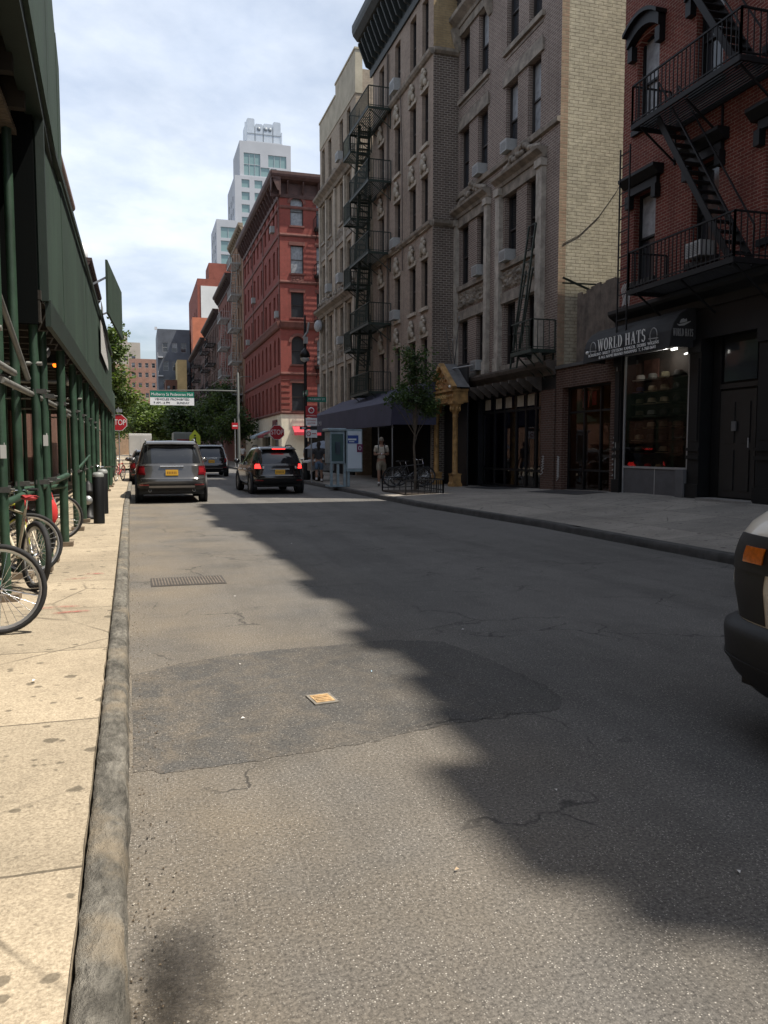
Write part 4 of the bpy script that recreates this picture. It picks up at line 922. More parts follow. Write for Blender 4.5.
b, fr = block('tenement', 'orange tan tenement with pale grey fire escapes beyond the corner building', (10.8,85.6,0), 12, 11, 24.6, brick('orange_tan_brick', (.27,.15,.09), (.22,.12,.07), (.2,.15,.11), .24, .1, .01), [('R', wgrid(.8,2.5,4,1.0,(4.6,8.1,11.6,15.1,18.6),2.0,.0) + wgrid(.8,2.5,4,1.0,(21.5,),2.1,.5)), ('F', [])])
cornice(fr['R'], 0, 11, 24.0, 1.0, .5, M('tan_tin', (.24,.19,.13), .7, .2), 1.2)
fire_escape(fr['R'], (7.4,10.9,14.4,17.9,21.2), 5.2, 9.2, 1.1, PALEIRON, [(5.6,7.5,8.4,10.9,.6,.5),(5.6,11,8.4,14.4,.6,.5),(5.6,14.5,8.4,17.9,.6,.5),(5.6,18,8.4,21.2,.6,.5)], bars=.22)
b, fr = block('tenement', 'brownish red tenement with dark cornice and pale fire escapes down the street', (10.8,96.7,0), 12, 16.3, 21.6, brick('brown_red_brick', (.19,.06,.042), (.15,.048,.035), (.16,.09,.07), .24, .1, .01), [('R', wgrid(.7,2.6,6,1.0,(4.2,7.6,11,14.4,17.8),2.0))])
cornice(fr['R'], 0, 16.3, 20.9, 1.3, .8, M('brown_tin_b', (.06,.035,.03), .7, .3), 1.2)
fire_escape(fr['R'], (7,10.4,13.8,17.2), 9.5, 14, 1.1, PALEIRON, [(10,7.1,13.2,10.4,.6,.5),(10,10.5,13.2,13.8,.6,.5),(10,13.9,13.2,17.2,.6,.5)], bars=.25)
b, fr = block('tenement', 'dark brown tenement with black fire escapes low in the row', (10.8,113.2,0), 12, 22.5, 20.2, brick('deep_brown_brick', (.10,.05,.038), (.08,.04,.032), (.1,.07,.05), .24, .1, .01), [('R', wgrid(.8,2.7,8,1.0,(4.2,7.6,11,14.4,17.2),1.9))])
cornice(fr['R'], 0, 22.5, 19.6, 1.2, .8, MATS['brown_tin_b'], 1.4)
fire_escape(fr['R'], (7,10.4,13.8,16.6), 3, 8, 1.2, IRON, [(3.6,7.1,7,10.4,.6,.5),(3.6,10.5,7,13.8,.6,.5)], bars=.3); fire_escape(fr['R'], (7,10.4,13.8,16.6), 13, 18, 1.2, IRON, [(13.6,7.1,17,10.4,.6,.5)], bars=.3)
b, fr = block('tenement', 'sooty farthest tenement of the dark row, with black fire escape', (10.7,135.8,0), 12, 34.5, 19.4, brick('soot_brick', (.085,.045,.036), (.07,.036,.03), (.09,.06,.05), .24, .1, .01), [('R', wgrid(.8,2.9,11,1.0,(4.2,7.6,11,14.4,16.8),1.8))])
cornice(fr['R'], 0, 34.5, 18.8, 1.1, .8, MATS['brown_tin_b'], 1.6)
fire_escape(fr['R'], (7,10.4,13.8,16.4), 4, 9, 1.2, IRON, [(4.6,7.1,8,10.4,.6,.5),(4.6,10.5,8,13.8,.6,.5)], bars=.3); fire_escape(fr['R'], (7,10.4,13.8,16.4), 18, 24, 1.2, IRON, [(18.6,7.1,22,10.4,.6,.5)], bars=.3)
b, fr = block('apartment_building', 'red brick block with large blank white panel on its near wall', (12.5,176,0), 18.5, 30, 37.6, brick('flat_red_brick', (.27,.085,.06), (.23,.07,.05), (.2,.1,.08), .3, .12, .01), [('R', wgrid(1.5,4.6,6,1.7,(12,16.5,21,25.5,30),1.9))])
mb = MB(); mb.box(.7,-.12,14,6.5,-.01,36.1); mb.build('white_panel', M('white_wall_panel', (.62,.62,.60), .8, .12, .3), b)
mb = MB(); mb.box(2.5,1,37.6,10.4,9,41.2); mb.build('bulkhead', MATS['flat_red_brick'], b)
b, fr = block('brick_house', 'bright orange painted house below the white panelled block', (11.0,170.5,0), 3.6, 4.9, 28.6, M('orange_paint', (.46,.15,.08), .85, .2, .6), [('R', wgrid(.6,2.0,2,.9,(14,18,22),1.7))])
b, fr = block('apartment_building', 'dark charcoal modern block with white framed openings at street end', (4.7,200,0), 7.5, 18, 30.2, M('charcoal_cladding', (.10,.113,.135), .6, .25, .5), [('F', wgrid(1.2,2.1,3,1.2,(12,16.2,20.4,24.8),2.2))], winmat=WHITEFRAME, glass=GLASS2)
mb = MB(); mb.M = fr['F'].M
for z in (14.6,19.0,23.4): mb.box(.0,-.7,z,1.2,0,z+.25); mb.box(0,-.72,z+.25,.08,0,z+1.2)
mb.box(-.6,-.3,29.9,0,.0,30.6); mb.build('balcony', M('white_balcony', (.55,.56,.58), .6, .15, .6), b)
b, fr = block('brick_house', 'narrow yellow walled house in front of the charcoal block', (8.7,190,0), 2.1, 9, 22.0, M('yellow_render', (.50,.38,.18), .85, .2, .5), [('F', [])])
b, fr = block('brick_house', 'low brown house left of the narrow yellow wall', (6.1,191,0), 2.55, 8, 17.5, brick('brown_house_brick', (.15,.07,.05), (.12,.06,.045), (.12,.09,.07), .3, .12, .01), [('F', wgrid(.3,1.2,2,.7,(11.5,14.4),1.8))])
# stepped hotel tower
TW = M('tower_cladding', (.40,.415,.44), .7, .08, .12); TG = glass_dark('tower_glass', (.19,.29,.29), .2, .02)  # distance haze put into the colours: bluish cladding, lightened glass
tw = thing('office_tower', 'tall pale stepped tower with green glass and silver crown', 'building', (0,244,0))
def tier(x0, x1, y0, y1, z0, z1, ops, lops=()):
    mb = MB(); F = Fc(tw, (x0,y0,0), FRONT); wall(mb, F, 0, x1-x0, z0, z1, ops, .3); G = Fc(tw, (x0,y1,0), RIGHT); wall(mb, G, 0, y1-y0, z0, z1, lops, .3)
    mb.poly([(x1,y0,z0),(x1,y1,z0),(x1,y1,z1),(x1,y0,z1)]); mb.poly([(x0,y0,z1),(x1,y0,z1),(x1,y1,z1),(x0,y1,z1)]); mb.poly([(x0,y1,z0),(x0,y1,z1),(x1,y1,z1),(x1,y1,z0)]); mb.build('wall', TW, tw)
    for FF, oo in ((F, ops), (G, lops)):
        for a, b_, c, d in oo:
            g = MB(); g.M = FF.M; g.poly([(a,.25,c),(b_,.25,c),(b_,.25,d),(a,.25,d)])
            n = max(1, int((b_-a)/1.6)); 
            for i in range(n+1): s = a+(b_-a)*i/n; g.box(s-.05,.12,c,s+.05,.24,d,1)
            m_ = max(1, int((d-c)/3.0))
            for i in range(m_+1): z = c+(d-c)*i/m_; g.box(a,.13,z-.06,b_,.24,z+.06,1)
            g.build('window', [TG, TW], tw)
tier(29.3,48.5,6,26,0,84, [(2.0+i*3.9,4.4+i*3.9,z,z+2.4) for i in range(4) for z in (69.5,73.2,76.9,80.6,65.8,62.1,58.4)], [(3+i*5.5,5+i*5.5,z,z+2.2) for i in range(3) for z in (69.5,73.2,76.9,65.8)])
tier(31.0,46.6,7,24,84,94.6, [(1.2,6.2,84.6,91.2),(6.3,9.0,84.6,87.3),(8.6,14.2,87.6,91.2),(9.3,11.2,84.6,87.2)])
tier(33.4,44.4,9,20,94.6,95.6, [])
tier(23.3,29.2,2,20,0,69.5, [(1.2,5.6,z,z+3.2) for z in (64.2,60.2,56.2,52.2)], [(3+i*5,5+i*5,z,z+2.2) for i in range(3) for z in (64.4,60.4,56.4)])
mb = MB(); SILV = M('silver_fin', (.46,.50,.54), .35, .12, .4, metal=.3)
for x0, x1, z in ((33.6,35.9,102.3),(36.1,38.4,100.9),(38.6,41.4,101.2),(41.6,43.9,102.0)):
    mb.prism([(x0,95.6),(x1,95.6),(x1,z-.3),(x1-.3,z),(x0+.3,z),(x0,z-.3)], 'y', 9.2, 19)
mb.box(32.9,9.0,95.6,33.2,9.4,101); mb.box(44.0,9.0,95.6,44.3,9.4,99)
for x, z in ((39.3,99.5),(40.6,99.5),(37.2,99.4)): mb.lathe([(.0,9.1),(.6,9.1),(.6,9.18)], (x,0,z), 12, 1, 'y')
for z in (97.8,): mb.box(33.5,9.1,z,44,9.16,z+.15,1)
mb.build('crown', [SILV, M('crown_dark', (.2,.23,.26), .5, .2)], tw)
# distant flats left of the street end
b, fr = block('apartment_building', 'beige block with roof tower, farthest left behind the street trees', (-7,262,0), 8, 14, 34.6, M('beige_flats', (.43,.38,.32), .85, .15, .3), [('F', wgrid(1.0,2.2,3,1.1,(20,23,26,29),1.5))])
mb = MB(); mb.box(2.6,4,34.6,4.2,7,38.2); mb.build('roof_tower', MATS['beige_flats'], b)
b, fr = block('apartment_building', 'pinkish brick slab of flats with rows of small windows', (-2.4,250,0), 7.8, 11, 28.4, brick('pink_flats_brick', (.34,.20,.155), (.29,.17,.13), (.25,.18,.14), .4, .2, .01), [('F', wgrid(.8,1.9,4,.95,(11,14,17,20,23,25.8),1.4))], winmat=WHITEFRAME)
b, fr = block('apartment_building', 'lower ochre brick flats partly hidden by the left street tree', (-8.6,240,0), 6, 9, 25.6, brick('ochre_flats_brick', (.40,.27,.17), (.34,.22,.14), (.3,.22,.15), .4, .2, .01), [('F', wgrid(.7,1.9,3,.95,(11,14,17,20,22.6),1.4))], winmat=WHITEFRAME)
# left side of the street
LB = brick('left_brick', (.15,.07,.05), (.12,.055,.04), (.17,.13,.1), grime=.4)
b, fr = block('brick_building', 'shaded brick building behind the green sidewalk shed', (-18,-14,0), 13.5, 52, 15.6, LB, [('L', wgrid(1.5,2.6,19,1.0,(5.2,8.8,12.2),2.0) + [(s,s+2.2,.3,3.2) for s in (15,18.5,22,25.5,29,32.5,36,40,44)]) ])
mb = MB(); mb.M = fr['L'].M
for s in (12,14.6,17.6,21,24.6,28,31.4,35,38.8,42.6,46.6): mb.box(s,-.14,.15,s+.55,-.004,3.6)
mb.box(12,-.2,3.25,49,-.005,3.8); mb.build('shopfront', BLACK, b)  # black piers and band added to deepen the shade under the shed
b, fr = block('tenement', 'tenement with bracketed tan cornice rising above the green shed', (-18.2,62,0), 12.8, 13.5, 21.6, brick('left_tan_brick', (.22,.13,.09), (.18,.1,.07), (.2,.15,.12)), [('L', wgrid(1,2.5,5,1.0,(4.5,8,11.5,15,18),2.0)), ('F', [])])
cornice(fr['L'], 0, 13.5, 21.1, 1.3, .6, M('tan_tin_b', (.19,.12,.08), .7, .2), .8)
b, fr = block('tenement', 'low tenement just before the bracketed cornice', (-17,38.2,0), 12.8, 11.2, 14.2, LB, [('L', wgrid(1,2.5,4,1.0,(4.5,8,11),2.0))])
b, fr = block('tenement', 'plain brick tenement farther down the left side with white roof tank', (-17,78.2,0), 12.8, 20, 18.4, brick('left_grey_brick', (.2,.15,.12), (.16,.12,.1), (.2,.17,.14)), [('L', wgrid(1,2.5,7,1.0,(4.5,8,11.5,15),2.0))])
cornice(fr['L'], 0, 20, 17.8, 1.0, .5, MATS['brown_tin_b'], 1.2)
fire_escape(fr['L'], (7.4,10.9,14.4), 2, 6, 1.1, PALEIRON, [(2.6,7.5,5.2,10.9,.6,.5)], bars=.25)
mb = MB(); mb.lathe([(0,18.4),(.9,18.4),(.9,20.2),(0,20.6)], (12.0,1.5,0), 12); mb.build('roof_tank', WHITEP, b)
# building row behind the viewer (throws the street's shade)
for y, D, h, w in ((10.29,7.75,21.06,'unseen plain brick building next to the hat shop building, shop ends'), (2.53,7.42,21.24,'unseen plain brick building second from the hat shop building'), (-4.9,7.45,22.6,'unseen plain brick building third from the hat shop building')):
    b, fr = block('brick_building', w, (11.8,y-D,0), 14, D, h, LB, [('R', wgrid(.6,1.9,4,.9,(5.6,9.2,12.9,16.6),2.0) + [(.5,3.3,.5,3.6),(4,7,.5,3.6)])])
    cornice(fr['R'], 0, D, h-.8, 1.2, .55, BLACK, .8)
    mb = MB(); mb.M = fr['R'].M; mb.box(1.2,-.1,h+.4,1.9,.7,h+1.0+rnd.random()*.6); mb.box(5,-.1,h+.4,6.4,.4,h+.9); mb.build('chimney', LB, b)
    for a, b_, dz in {10.29: ((3.2,4.4,.45),(6.3,6.9,.25),(8.6,9.6,.22)), 2.53: ((1.0,1.7,.45),(-.35,.3,.36),(-1.3,-.42,.55),(-2.45,-1.35,1.2),(-2.72,-2.5,.75),(-4.9,-2.95,.22))}.get(y, ()):
        mb = MB(fr['R'].M); mb.box(y-b_,-.54,h+.402,y-a,-.25,h+.4+dz); mb.build('shadow_block', LB, b)  # out of view, added and sized only to shape the road's shadow edge

# ================================================================ trees
LEAVES = [leafmat('leaf_dark', (.030,.055,.018)), leafmat('leaf_mid', (.048,.082,.025)), leafmat('leaf_light', (.075,.118,.034))]
LEAVES2 = [leafmat('leaf_fresh_dark', (.055,.09,.025)), leafmat('leaf_fresh', (.095,.14,.038)), leafmat('leaf_fresh_light', (.14,.19,.05))]
BARK = M('bark', (.10,.08,.06), .9, .4, 6, bump=.6)
def tree(label, loc, h, trunk_h, blobs, nleaf, size, mats=LEAVES, r0=.12, seed=1, group='street trees', nclump=40):
    rr = random.Random(seed); t = thing('street_tree', label, 'tree', loc, 0, group)
    cl = []
    for k in range(nclump):
        bx, by, bz, rx_, ry_, rz_ = rr.choice(blobs)
        while True:
            p = Vector((rr.uniform(-1,1), rr.uniform(-1,1), rr.uniform(-1,1)))
            if .25 < p.length < 1: break
        cl.append(Vector((bx+p.x*rx_, by+p.y*ry_, bz+p.z*rz_)))
    mb = MB(); mb.tube([(0,0,-.02),(.02,0,trunk_h*.3),(-.03,.02,trunk_h*.7),(0,0,trunk_h),(.03,0,h*.75)], [r0*1.25,r0,r0*.85,r0*.7,r0*.25], 9)
    for c in cl[::3]:
        s = Vector((0,0,trunk_h*.75 + rr.random()*(max(c.z-trunk_h, .2))*.5)); m_ = (s+c)/2+Vector((rr.uniform(-.1,.1),rr.uniform(-.1,.1),.12))
        mb.tube([s,m_,c], [r0*.4,r0*.25,r0*.08], 5, cap=False)
    mb.build('trunk', BARK, t)
    mb = MB(); avg = sum((b_[3]+b_[4]+b_[5])/3 for b_ in blobs)/len(blobs)
    for i in range(nleaf):
        k = rr.randrange(len(cl)); c = cl[k]; sp = avg*.27*(.5+.9*((k*37 % 11)/11))
        p = c+Vector((rr.gauss(0,sp), rr.gauss(0,sp), rr.gauss(0,sp*.75)))
        a = Vector((rr.uniform(-1,1), rr.uniform(-1,1), rr.uniform(-.6,.6))).normalized(); b_ = a.cross(Vector((rr.uniform(-1,1), rr.uniform(-1,1), rr.uniform(-1,1)))).normalized()
        s = size*rr.uniform(.6,1.3); u = a*s; w = b_*s*.5
        mi = (k*7 % 3) if rr.random() < .7 else rr.randrange(3)
        mb.add([p-u, p+w-u*.1, p+u, p-w-u*.1], [(0,1,2,3)], mi)
    mb.build('crown', mats, t); return t
tree('slender young street tree with loose dark green crown in the fenced pit', (8.45,24.3,.19), 4.9, 2.0, [(0,0,3.3,.75,.7,.75),(.1,0,4.1,.5,.5,.65),(-.15,0,2.9,.7,.6,.4),(.45,0,2.7,.5,.5,.3)], 5200, .055, LEAVES, .042, 3, None, 46)
tree('bright green tree on the left sidewalk behind the left stop sign', (-2.0,70,.1), 12, 3.5, [(0,0,7,1.5,1.6,3.0),(.1,0,10,.7,.8,1.6),(.5,0,5,1.7,1.6,1.5)], 7000, .17, LEAVES2, .16, 5, nclump=60)
tree('broad sunlit tree right of the left sidewalk tree, over the white truck', (-.2,108,.1), 8.2, 3, [(0,0,5.6,3.0,3,2.4),(2.4,0,5.2,2.2,2.5,2.0)], 6500, .22, LEAVES2, .18, 6, nclump=60)
tree('rounded mid green tree in the middle of the street end', (4.4,120,.1), 8.0, 3, [(0,0,5.5,3,3,2.6)], 5500, .23, LEAVES2, .18, 7, nclump=50)
tree('dark tree under the left half of the overhead sign', (6.2,100,.1), 7.6, 2.6, [(0,0,4.9,2.2,2.6,2.5),(-1.4,0,4.5,1.6,2,1.7)], 6000, .2, LEAVES, .18, 8, nclump=50)
tree('dark spreading tree right of the overhead sign by the fire escapes', (8.6,88,.1), 8.2, 2.5, [(0,0,5.2,2.2,3,2.5),(.4,2,6.8,1.5,2,1.6)], 7000, .18, LEAVES, .18, 9, nclump=60)
tree('low dark tree nearest the corner building', (8.8,76,.1), 5.6, 2.2, [(0,0,3.9,1.7,2.2,1.5)], 4500, .16, LEAVES, .14, 10, nclump=40)
tree('shaded tree hiding the foot of the dark brown tenement', (8.9,104,.1), 7.5, 2.4, [(0,0,5.0,2.0,3,2.4)], 4500, .2, LEAVES, .16, 11, nclump=44)
tree('far hazy green tree closing the street beyond the truck', (1.6,160,.1), 11, 3, [(0,0,7,4,4,3.8)], 6000, .3, LEAVES2, .25, 12, nclump=56)
tree('far dark tree in front of the charcoal block', (6.8,158,.1), 11, 3, [(0,0,7,3.4,4,3.8)], 6000, .3, LEAVES, .25, 13, nclump=56)
tree('far left tree below the ochre flats', (-4.2,130,.1), 10, 3, [(0,0,6.4,3,3,3.4)], 5500, .25, LEAVES2, .22, 14, nclump=50)
# ================================================================ street furniture on the right
# tree guard
tg = thing('tree_guard', 'low black iron hoop fence around the young tree pit', 'tree guard', (8.15,23.8,.17))
mb = MB()
def hooprail(p, q):
    p = Vector(p); q = Vector(q); n = max(2, int((q-p).length/.2))
    mb.beam(p+Vector((0,0,.42)), q+Vector((0,0,.42)), .03); mb.beam(p+Vector((0,0,.1)), q+Vector((0,0,.1)), .022)
    for i in range(n+1): a = p.lerp(q, i/n); mb.beam(a, a+Vector((0,0,.42)), .018 if i % n else .04)
hooprail((-.55,-1.1,0),(.65,-1.1,.02)); hooprail((.65,-1.1,.02),(.65,1.3,.03)); hooprail((-.55,1.3,0),(.65,1.3,.03))
mb.build('rail', IRON, tg)
mb = MB(); mb.box(-.55,-1.1,-.1,.65,1.3,.02); tag(mb.build('tree_pit', M('pit_soil', (.045,.032,.022), .95, .4, 12, bump=.6), loc=(8.15,23.8,.17)), 'bed of brown soil in the pit of the young tree', 'tree pit')
def signpost(name, label, cat, loc, h, r=.03, mat=None, rotz=0):
    t = thing(name, label, cat, loc, rotz); mb = MB(); mb.tube([(0,0,0),(0,0,h)], r, 8); mb.build('post', mat or GREYMETAL, t); return t
def octo(r): return [(r*math.cos(R(22.5+45*i)), r*math.sin(R(22.5+45*i))) for i in range(8)]
def stop_face(t, z, r, y=-.04):
    mb = MB(); mb.prism([(x, zz+z) for x, zz in octo(r)], 'y', y, y+.006); pl = mb.build('sign_plate', SIGNWHITE, t)
    mb = MB(); mb.prism([(x, zz+z) for x, zz in octo(r*.94)], 'y', y-.004, y-.001); mb.build('red_face', SIGNRED, pl)
    tx = text('lettering', 'STOP', r*.9, SIGNWHITE, pl, (0, y-.008, z)); w = r*1.55
    xs = [v.co.x for v in tx.data.vertices]; tx.scale = (w/(max(xs)-min(xs)), 1.0, 1)
    return pl
t = signpost('stop_sign', 'red stop sign on a post in front of the cream corner shop', 'stop sign', (7.3,44.2,.14), 2.9); stop_face(t, 2.33, .43, -.05)
t = signpost('stop_sign', 'red stop sign partly hidden by the green shed over the left sidewalk', 'stop sign', (-1.05,46.5,.14), 3.7); stop_face(t, 2.86, .48, -.05)
mb = MB(); mb.box(-.12,-.1,3.42,.2,-.04,3.6); mb.build('small_plate', GREYMETAL, t)
t = signpost('parking_sign', 'post with stacked red and white no parking plates before the blue awning', 'sign', (6.95,33.3,.14), 3.2, .03)
def plate(t, x0, x1, z0, z1, mat, y=-.045, name='sign_plate'):
    mb = MB(); mb.box(x0,y,z0,x1,y+.006,z1); return mb.build(name, mat, t)
p = plate(t, -.24,.24,2.72,3.2, SIGNRED); mb = MB(); mb.lathe([(.09,-.052),(.13,-.052),(.13,-.05)], (0,0,3.02), 16, 0, 'y'); mb.beam((-.08,-.052,3.1),(.08,-.052,2.94),.03,.004); mb.build('emblem', SIGNWHITE, p)
text('lettering', 'NO PARKING', .07, SIGNWHITE, p, (0,-.053,2.8), width=.4)
p = plate(t, -.24,.24,2.38,2.7, SIGNWHITE); text('lettering', 'NO STANDING', .075, SIGNRED, p, (0,-.05,2.6), width=.4); text('lettering', 'ANYTIME', .075, SIGNRED, p, (0,-.05,2.48), width=.34)
p = plate(t, -.5,.24,2.22,2.34, SIGNBLACK, -.05); mb = MB(); mb.prism([(-.44,2.28),(-.33,2.33),(-.33,2.3),(-.26,2.3),(-.26,2.26),(-.33,2.26),(-.33,2.23)], 'y', -.056, -.052); mb.build('emblem', SIGNWHITE, p)
p = plate(t, -.24,.24,1.88,2.2, SIGNWHITE); mb = MB(); mb.lathe([(.07,-.052),(.10,-.052),(.10,-.05)], (-.12,0,2.04), 16, 0, 'y'); mb.beam((-.18,-.052,2.1),(-.06,-.052,1.98),.022,.004); mb.box(.02,-.052,2.03,.2,-.049,2.06); mb.build('emblem', SIGNRED, p)
# lamp post with street name plates
lp = thing('street_lamp', 'tall black lamp post with green street name plates by the corner', 'street lamp', (7.3,36.2,.14))
mb = MB(); mb.lathe([(.2,0),(.2,.25),(.13,.35),(.1,.9),(.08,1.0),(.065,6.7),(.04,7.4),(0,7.5)], (0,0,0), 12); mb.build('post', BLACK, lp)
mb = MB(); mb.tube([(0,0,5.2),(0,-.25,5.3),(0,-.3,5.5)], .03, 6); mb.lathe([(.03,5.95),(.2,5.75),(.24,5.55),(.0,5.5)], (-.05,-.2,0), 12); mb.build('lantern_hood', BLACK, lp)
mb = MB(); mb.lathe([(.22,5.5),(.18,5.38),(.0,5.3)], (-.05,-.2,0), 12); mb.build('lantern_glass', flat('lantern_glass', (.5,.52,.52), .2), lp)
mb = MB(); mb.tube([(-.1,-.05,6.4),(.1,-.1,6.7),(.16,-.1,7.1)], .05, 6); mb.box(-.09,-.2,6.15,.09,-.05,6.45); mb.build('signal_box', M('signal_grey', (.28,.28,.27), .6, .2), lp)
p = plate(lp, .05,.95,3.55,3.78, SIGNGREEN, -.09, 'name_plate'); text('lettering', 'MULBERRY ST', .12, SIGNWHITE, p, (.5,-.096,3.665), width=.75)
mb = MB(); mb.box(-.02,-.5,3.82,.01,.5,4.05); p = mb.build('name_plate', SIGNGREEN, lp); text('lettering', 'BROOME ST', .12, SIGNWHITE, p, (-.024,0,3.935), (90,0,-90), width=.8)
# mast arm with overhead sign
ma = thing('overhead_sign', 'green and white pedestrian mall sign hanging from a long mast arm', 'sign', (7.6,64.6,.14))
mb = MB(); mb.lathe([(.22,0),(.2,.3),(.13,.5),(.1,7.4),(0,7.5)], (0,0,0), 12); mb.build('post', M('mast_metal', (.07,.075,.07), .6, .2), ma)
mb = MB(); mb.tube([(0,0,6.0),(-2,0,6.02),(-6.75,0,5.92)], [.07,.06,.04], 8); mb.tube([(0,0,6.9),(-1.5,0,6.85),(-2.1,0,6.4)], .02, 5); mb.tube([(0,0,7.0),(.3,-.0,7.15),(1.1,0,7.2)], .03, 5); mb.build('mast_arm', MATS['mast_metal'], ma)
mb = MB(); mb.box(-6.72,-.1,4.82,-3.42,-.06,5.88); pl = mb.build('sign_plate', SIGNWHITE, ma)
mb = MB(); mb.box(-6.72,-.106,5.42,-3.42,-.101,5.88); mb.build('green_band', SIGNGREEN, pl)
text('lettering', 'Mulberry St Pedestrian Mall', .3, SIGNWHITE, pl, (-5.07,-.112,5.64), width=3.1)
text('lettering', 'VEHICLES PROHIBITED', .22, SIGNBLACK, pl, (-5.07,-.106,5.27), width=2.6)
text('lettering', '9 AM - 6 PM', .22, SIGNBLACK, pl, (-5.85,-.106,5.0), width=1.2); text('lettering', 'SUNDAY', .22, SIGNBLACK, pl, (-4.25,-.106,5.0), width=.95)
t = signpost('no_entry_sign', 'small red do not enter sign left of the cream corner shop', 'sign', (7.2,63.6,.14), 3.8, .03)
p = plate(t, -.24,.24,3.0,3.48, SIGNRED); mb = MB(); mb.box(-.18,-.052,3.2,.18,-.048,3.28); mb.build('white_bar', SIGNWHITE, p)
# hat shop awning with lettering, its profile faces the street
BLK = M('black_canvas', (.013,.013,.014), .75, .3, 6)
aw = thing('shop_awning', 'black rounded hat shop awning lettered in white', 'awning', (11.74,18.6,0))
prof = [(0,4.62),(-.22,4.58),(-.42,4.46),(-.56,4.28),(-.62,4.1),(-.66,3.74),(-.63,3.74),(-.59,4.1),(-.53,4.26),(-.4,4.42),(-.2,4.54),(0,4.58)]
mb = MB(); mb.prism([(x, z) for x, z in prof], 'y', 0, -3.55); mb.prism([(0,4.6),(-.22,4.57),(-.42,4.45),(-.55,4.28),(-.61,4.1),(-.65,3.75),(0,3.75)], 'y', -3.54, -3.565); mb.prism([(0,4.6),(-.22,4.57),(-.42,4.45),(-.55,4.28),(-.61,4.1),(-.65,3.75),(0,3.75)], 'y', -.0, .02); mb.build('canopy', BLK, aw, fix=True)
# serif capitals
def glyph(ch):
    mb = MB(); T = .2; t_ = .065; s = .05
    def bar(x0, z0, x1, z1): mb.box(x0,-.002,z0,x1,.002,z1)
    def ser(x, z): bar(x-T*.5-.07, z, x+T*.5+.07, z+s)
    def dia(xa, za, xb, zb_, w): mb.prism([(xa-w/2,za),(xa+w/2,za),(xb+w/2,zb_),(xb-w/2,zb_)], 'y', -.002, .002)
    def ring(cx, cz, rx_, rz_, ix, iz, a0=0, a1=360, n=20):
        for i in range(n):
            A = R(a0+(a1-a0)*i/n); B = R(a0+(a1-a0)*(i+1)/n)
            mb.prism([(cx+ix*math.cos(A),cz+iz*math.sin(A)),(cx+rx_*math.cos(A),cz+rz_*math.sin(A)),(cx+rx_*math.cos(B),cz+rz_*math.sin(B)),(cx+ix*math.cos(B),cz+iz*math.sin(B))], 'y', -.002, .002)
    if ch == 'W':
        for xa, xb, w in ((.1,.36,.18),(.36,.58,.07),(.58,.84,.18),(.84,1.06,.07)):
            dia(xa, 1 if w > .1 or xa in (.36,.84) else 1, xb, 0, w) if w > .1 else dia(xa, 0, xb, 1, w)
        ser(.1,.95); ser(1.06,.95); ser(.58,.95); W = 1.18
    elif ch == 'O': ring(.42,.5,.42,.52,.2,.47); W = .84
    elif ch == 'R': bar(.1,0,.1+T,1); bar(.02,0,.38,s); bar(.02,.95,.35,1); ring(.36,.74,.34,.26,.14,.21,-90,90,12); bar(.3,.48,.38,.53); bar(.3,.95,.38,1); dia(.42,.5,.7,0,.2); bar(.6,0,.86,s); W = .86
    elif ch == 'L': bar(.1,0,.1+T,1); bar(.0,0,.68,s); bar(.0,.95,.4,1); bar(.63,0,.68,.3); W = .72
    elif ch == 'D': bar(.1,0,.1+T,1); bar(0,0,.4,s); bar(0,.95,.4,1); ring(.38,.5,.46,.5,.24,.45,-90,90,16); W = .88
    elif ch == 'H': bar(.1,0,.1+T,1); bar(.64,0,.64+T,1); bar(.3,.47,.64,.53); [bar(x,z,x+.36,z+s) for x in (.02,.56) for z in (0,.95)]; W = .94
    elif ch == 'A': dia(.12,0,.44,1,.07); dia(.76,0,.44,1,.2); bar(.24,.3,.68,.36); bar(0,0,.26,s); bar(.58,0,.94,s); W = .94
    elif ch == 'T': bar(.32,0,.32+T,1); bar(.0,.95,.84,1); bar(0,.7,.05,1); bar(.79,.7,.84,1); bar(.22,0,.62,s); W = .84
    elif ch == 'S':
        ring(.33,.74,.3,.27,.13,.21,30,260,14); ring(.33,.27,.3,.28,.13,.2,-150,100,14); bar(.56,.78,.6,.98); bar(.04,.02,.08,.24); W = .66
    return mb, W
def serif(word, width, mat, parent, loc, rot, hgt):
    mb = MB(); x = 0
    for ch in word:
        if ch == ' ': x += .45; continue
        g, w = glyph(ch); o = len(mb.v); mb.v += [(v[0]+x, v[1], v[2]) for v in g.v]; mb.f += [[i+o for i in f] for f in g.f]; mb.m += g.m; mb.s += g.s; x += w+.12
    mb.v = [((v[0]-x/2)*width/x, v[1], v[2]*hgt) for v in mb.v]
    o = mb.build('lettering', mat, parent, loc); o.rotation_euler = rot; return o
LET = flat('letter_white', (.72,.72,.7), .6)
tilt = math.atan2(.04, .36)
Rf = (0, 0, R(-90))
serif('WORLD HATS', 2.0, LET, aw, (-.678,-1.72,3.965), (0, 0, R(-90)), .285)
text('lettering', 'BORSALINO  BAILEY  STETSON  KANGOL  DOBBS  WIGENS', .1, LET, aw, (-.685,-1.75,3.89), (90,0,-90), width=2.9)
text('lettering', '& ALL NAME BRAND PANAMAS  T. 1-760-0641', .1, LET, aw, (-.688,-1.95,3.795), (90,0,-90), width=2.3)
serif('WORLD HATS', .52, M('letter_grey', (.34,.34,.33), .6, .1), aw, (-.33,-3.572,3.98), (0,0,0), .16)
mb = MB()      # hat emblem on the side and outlines on the front
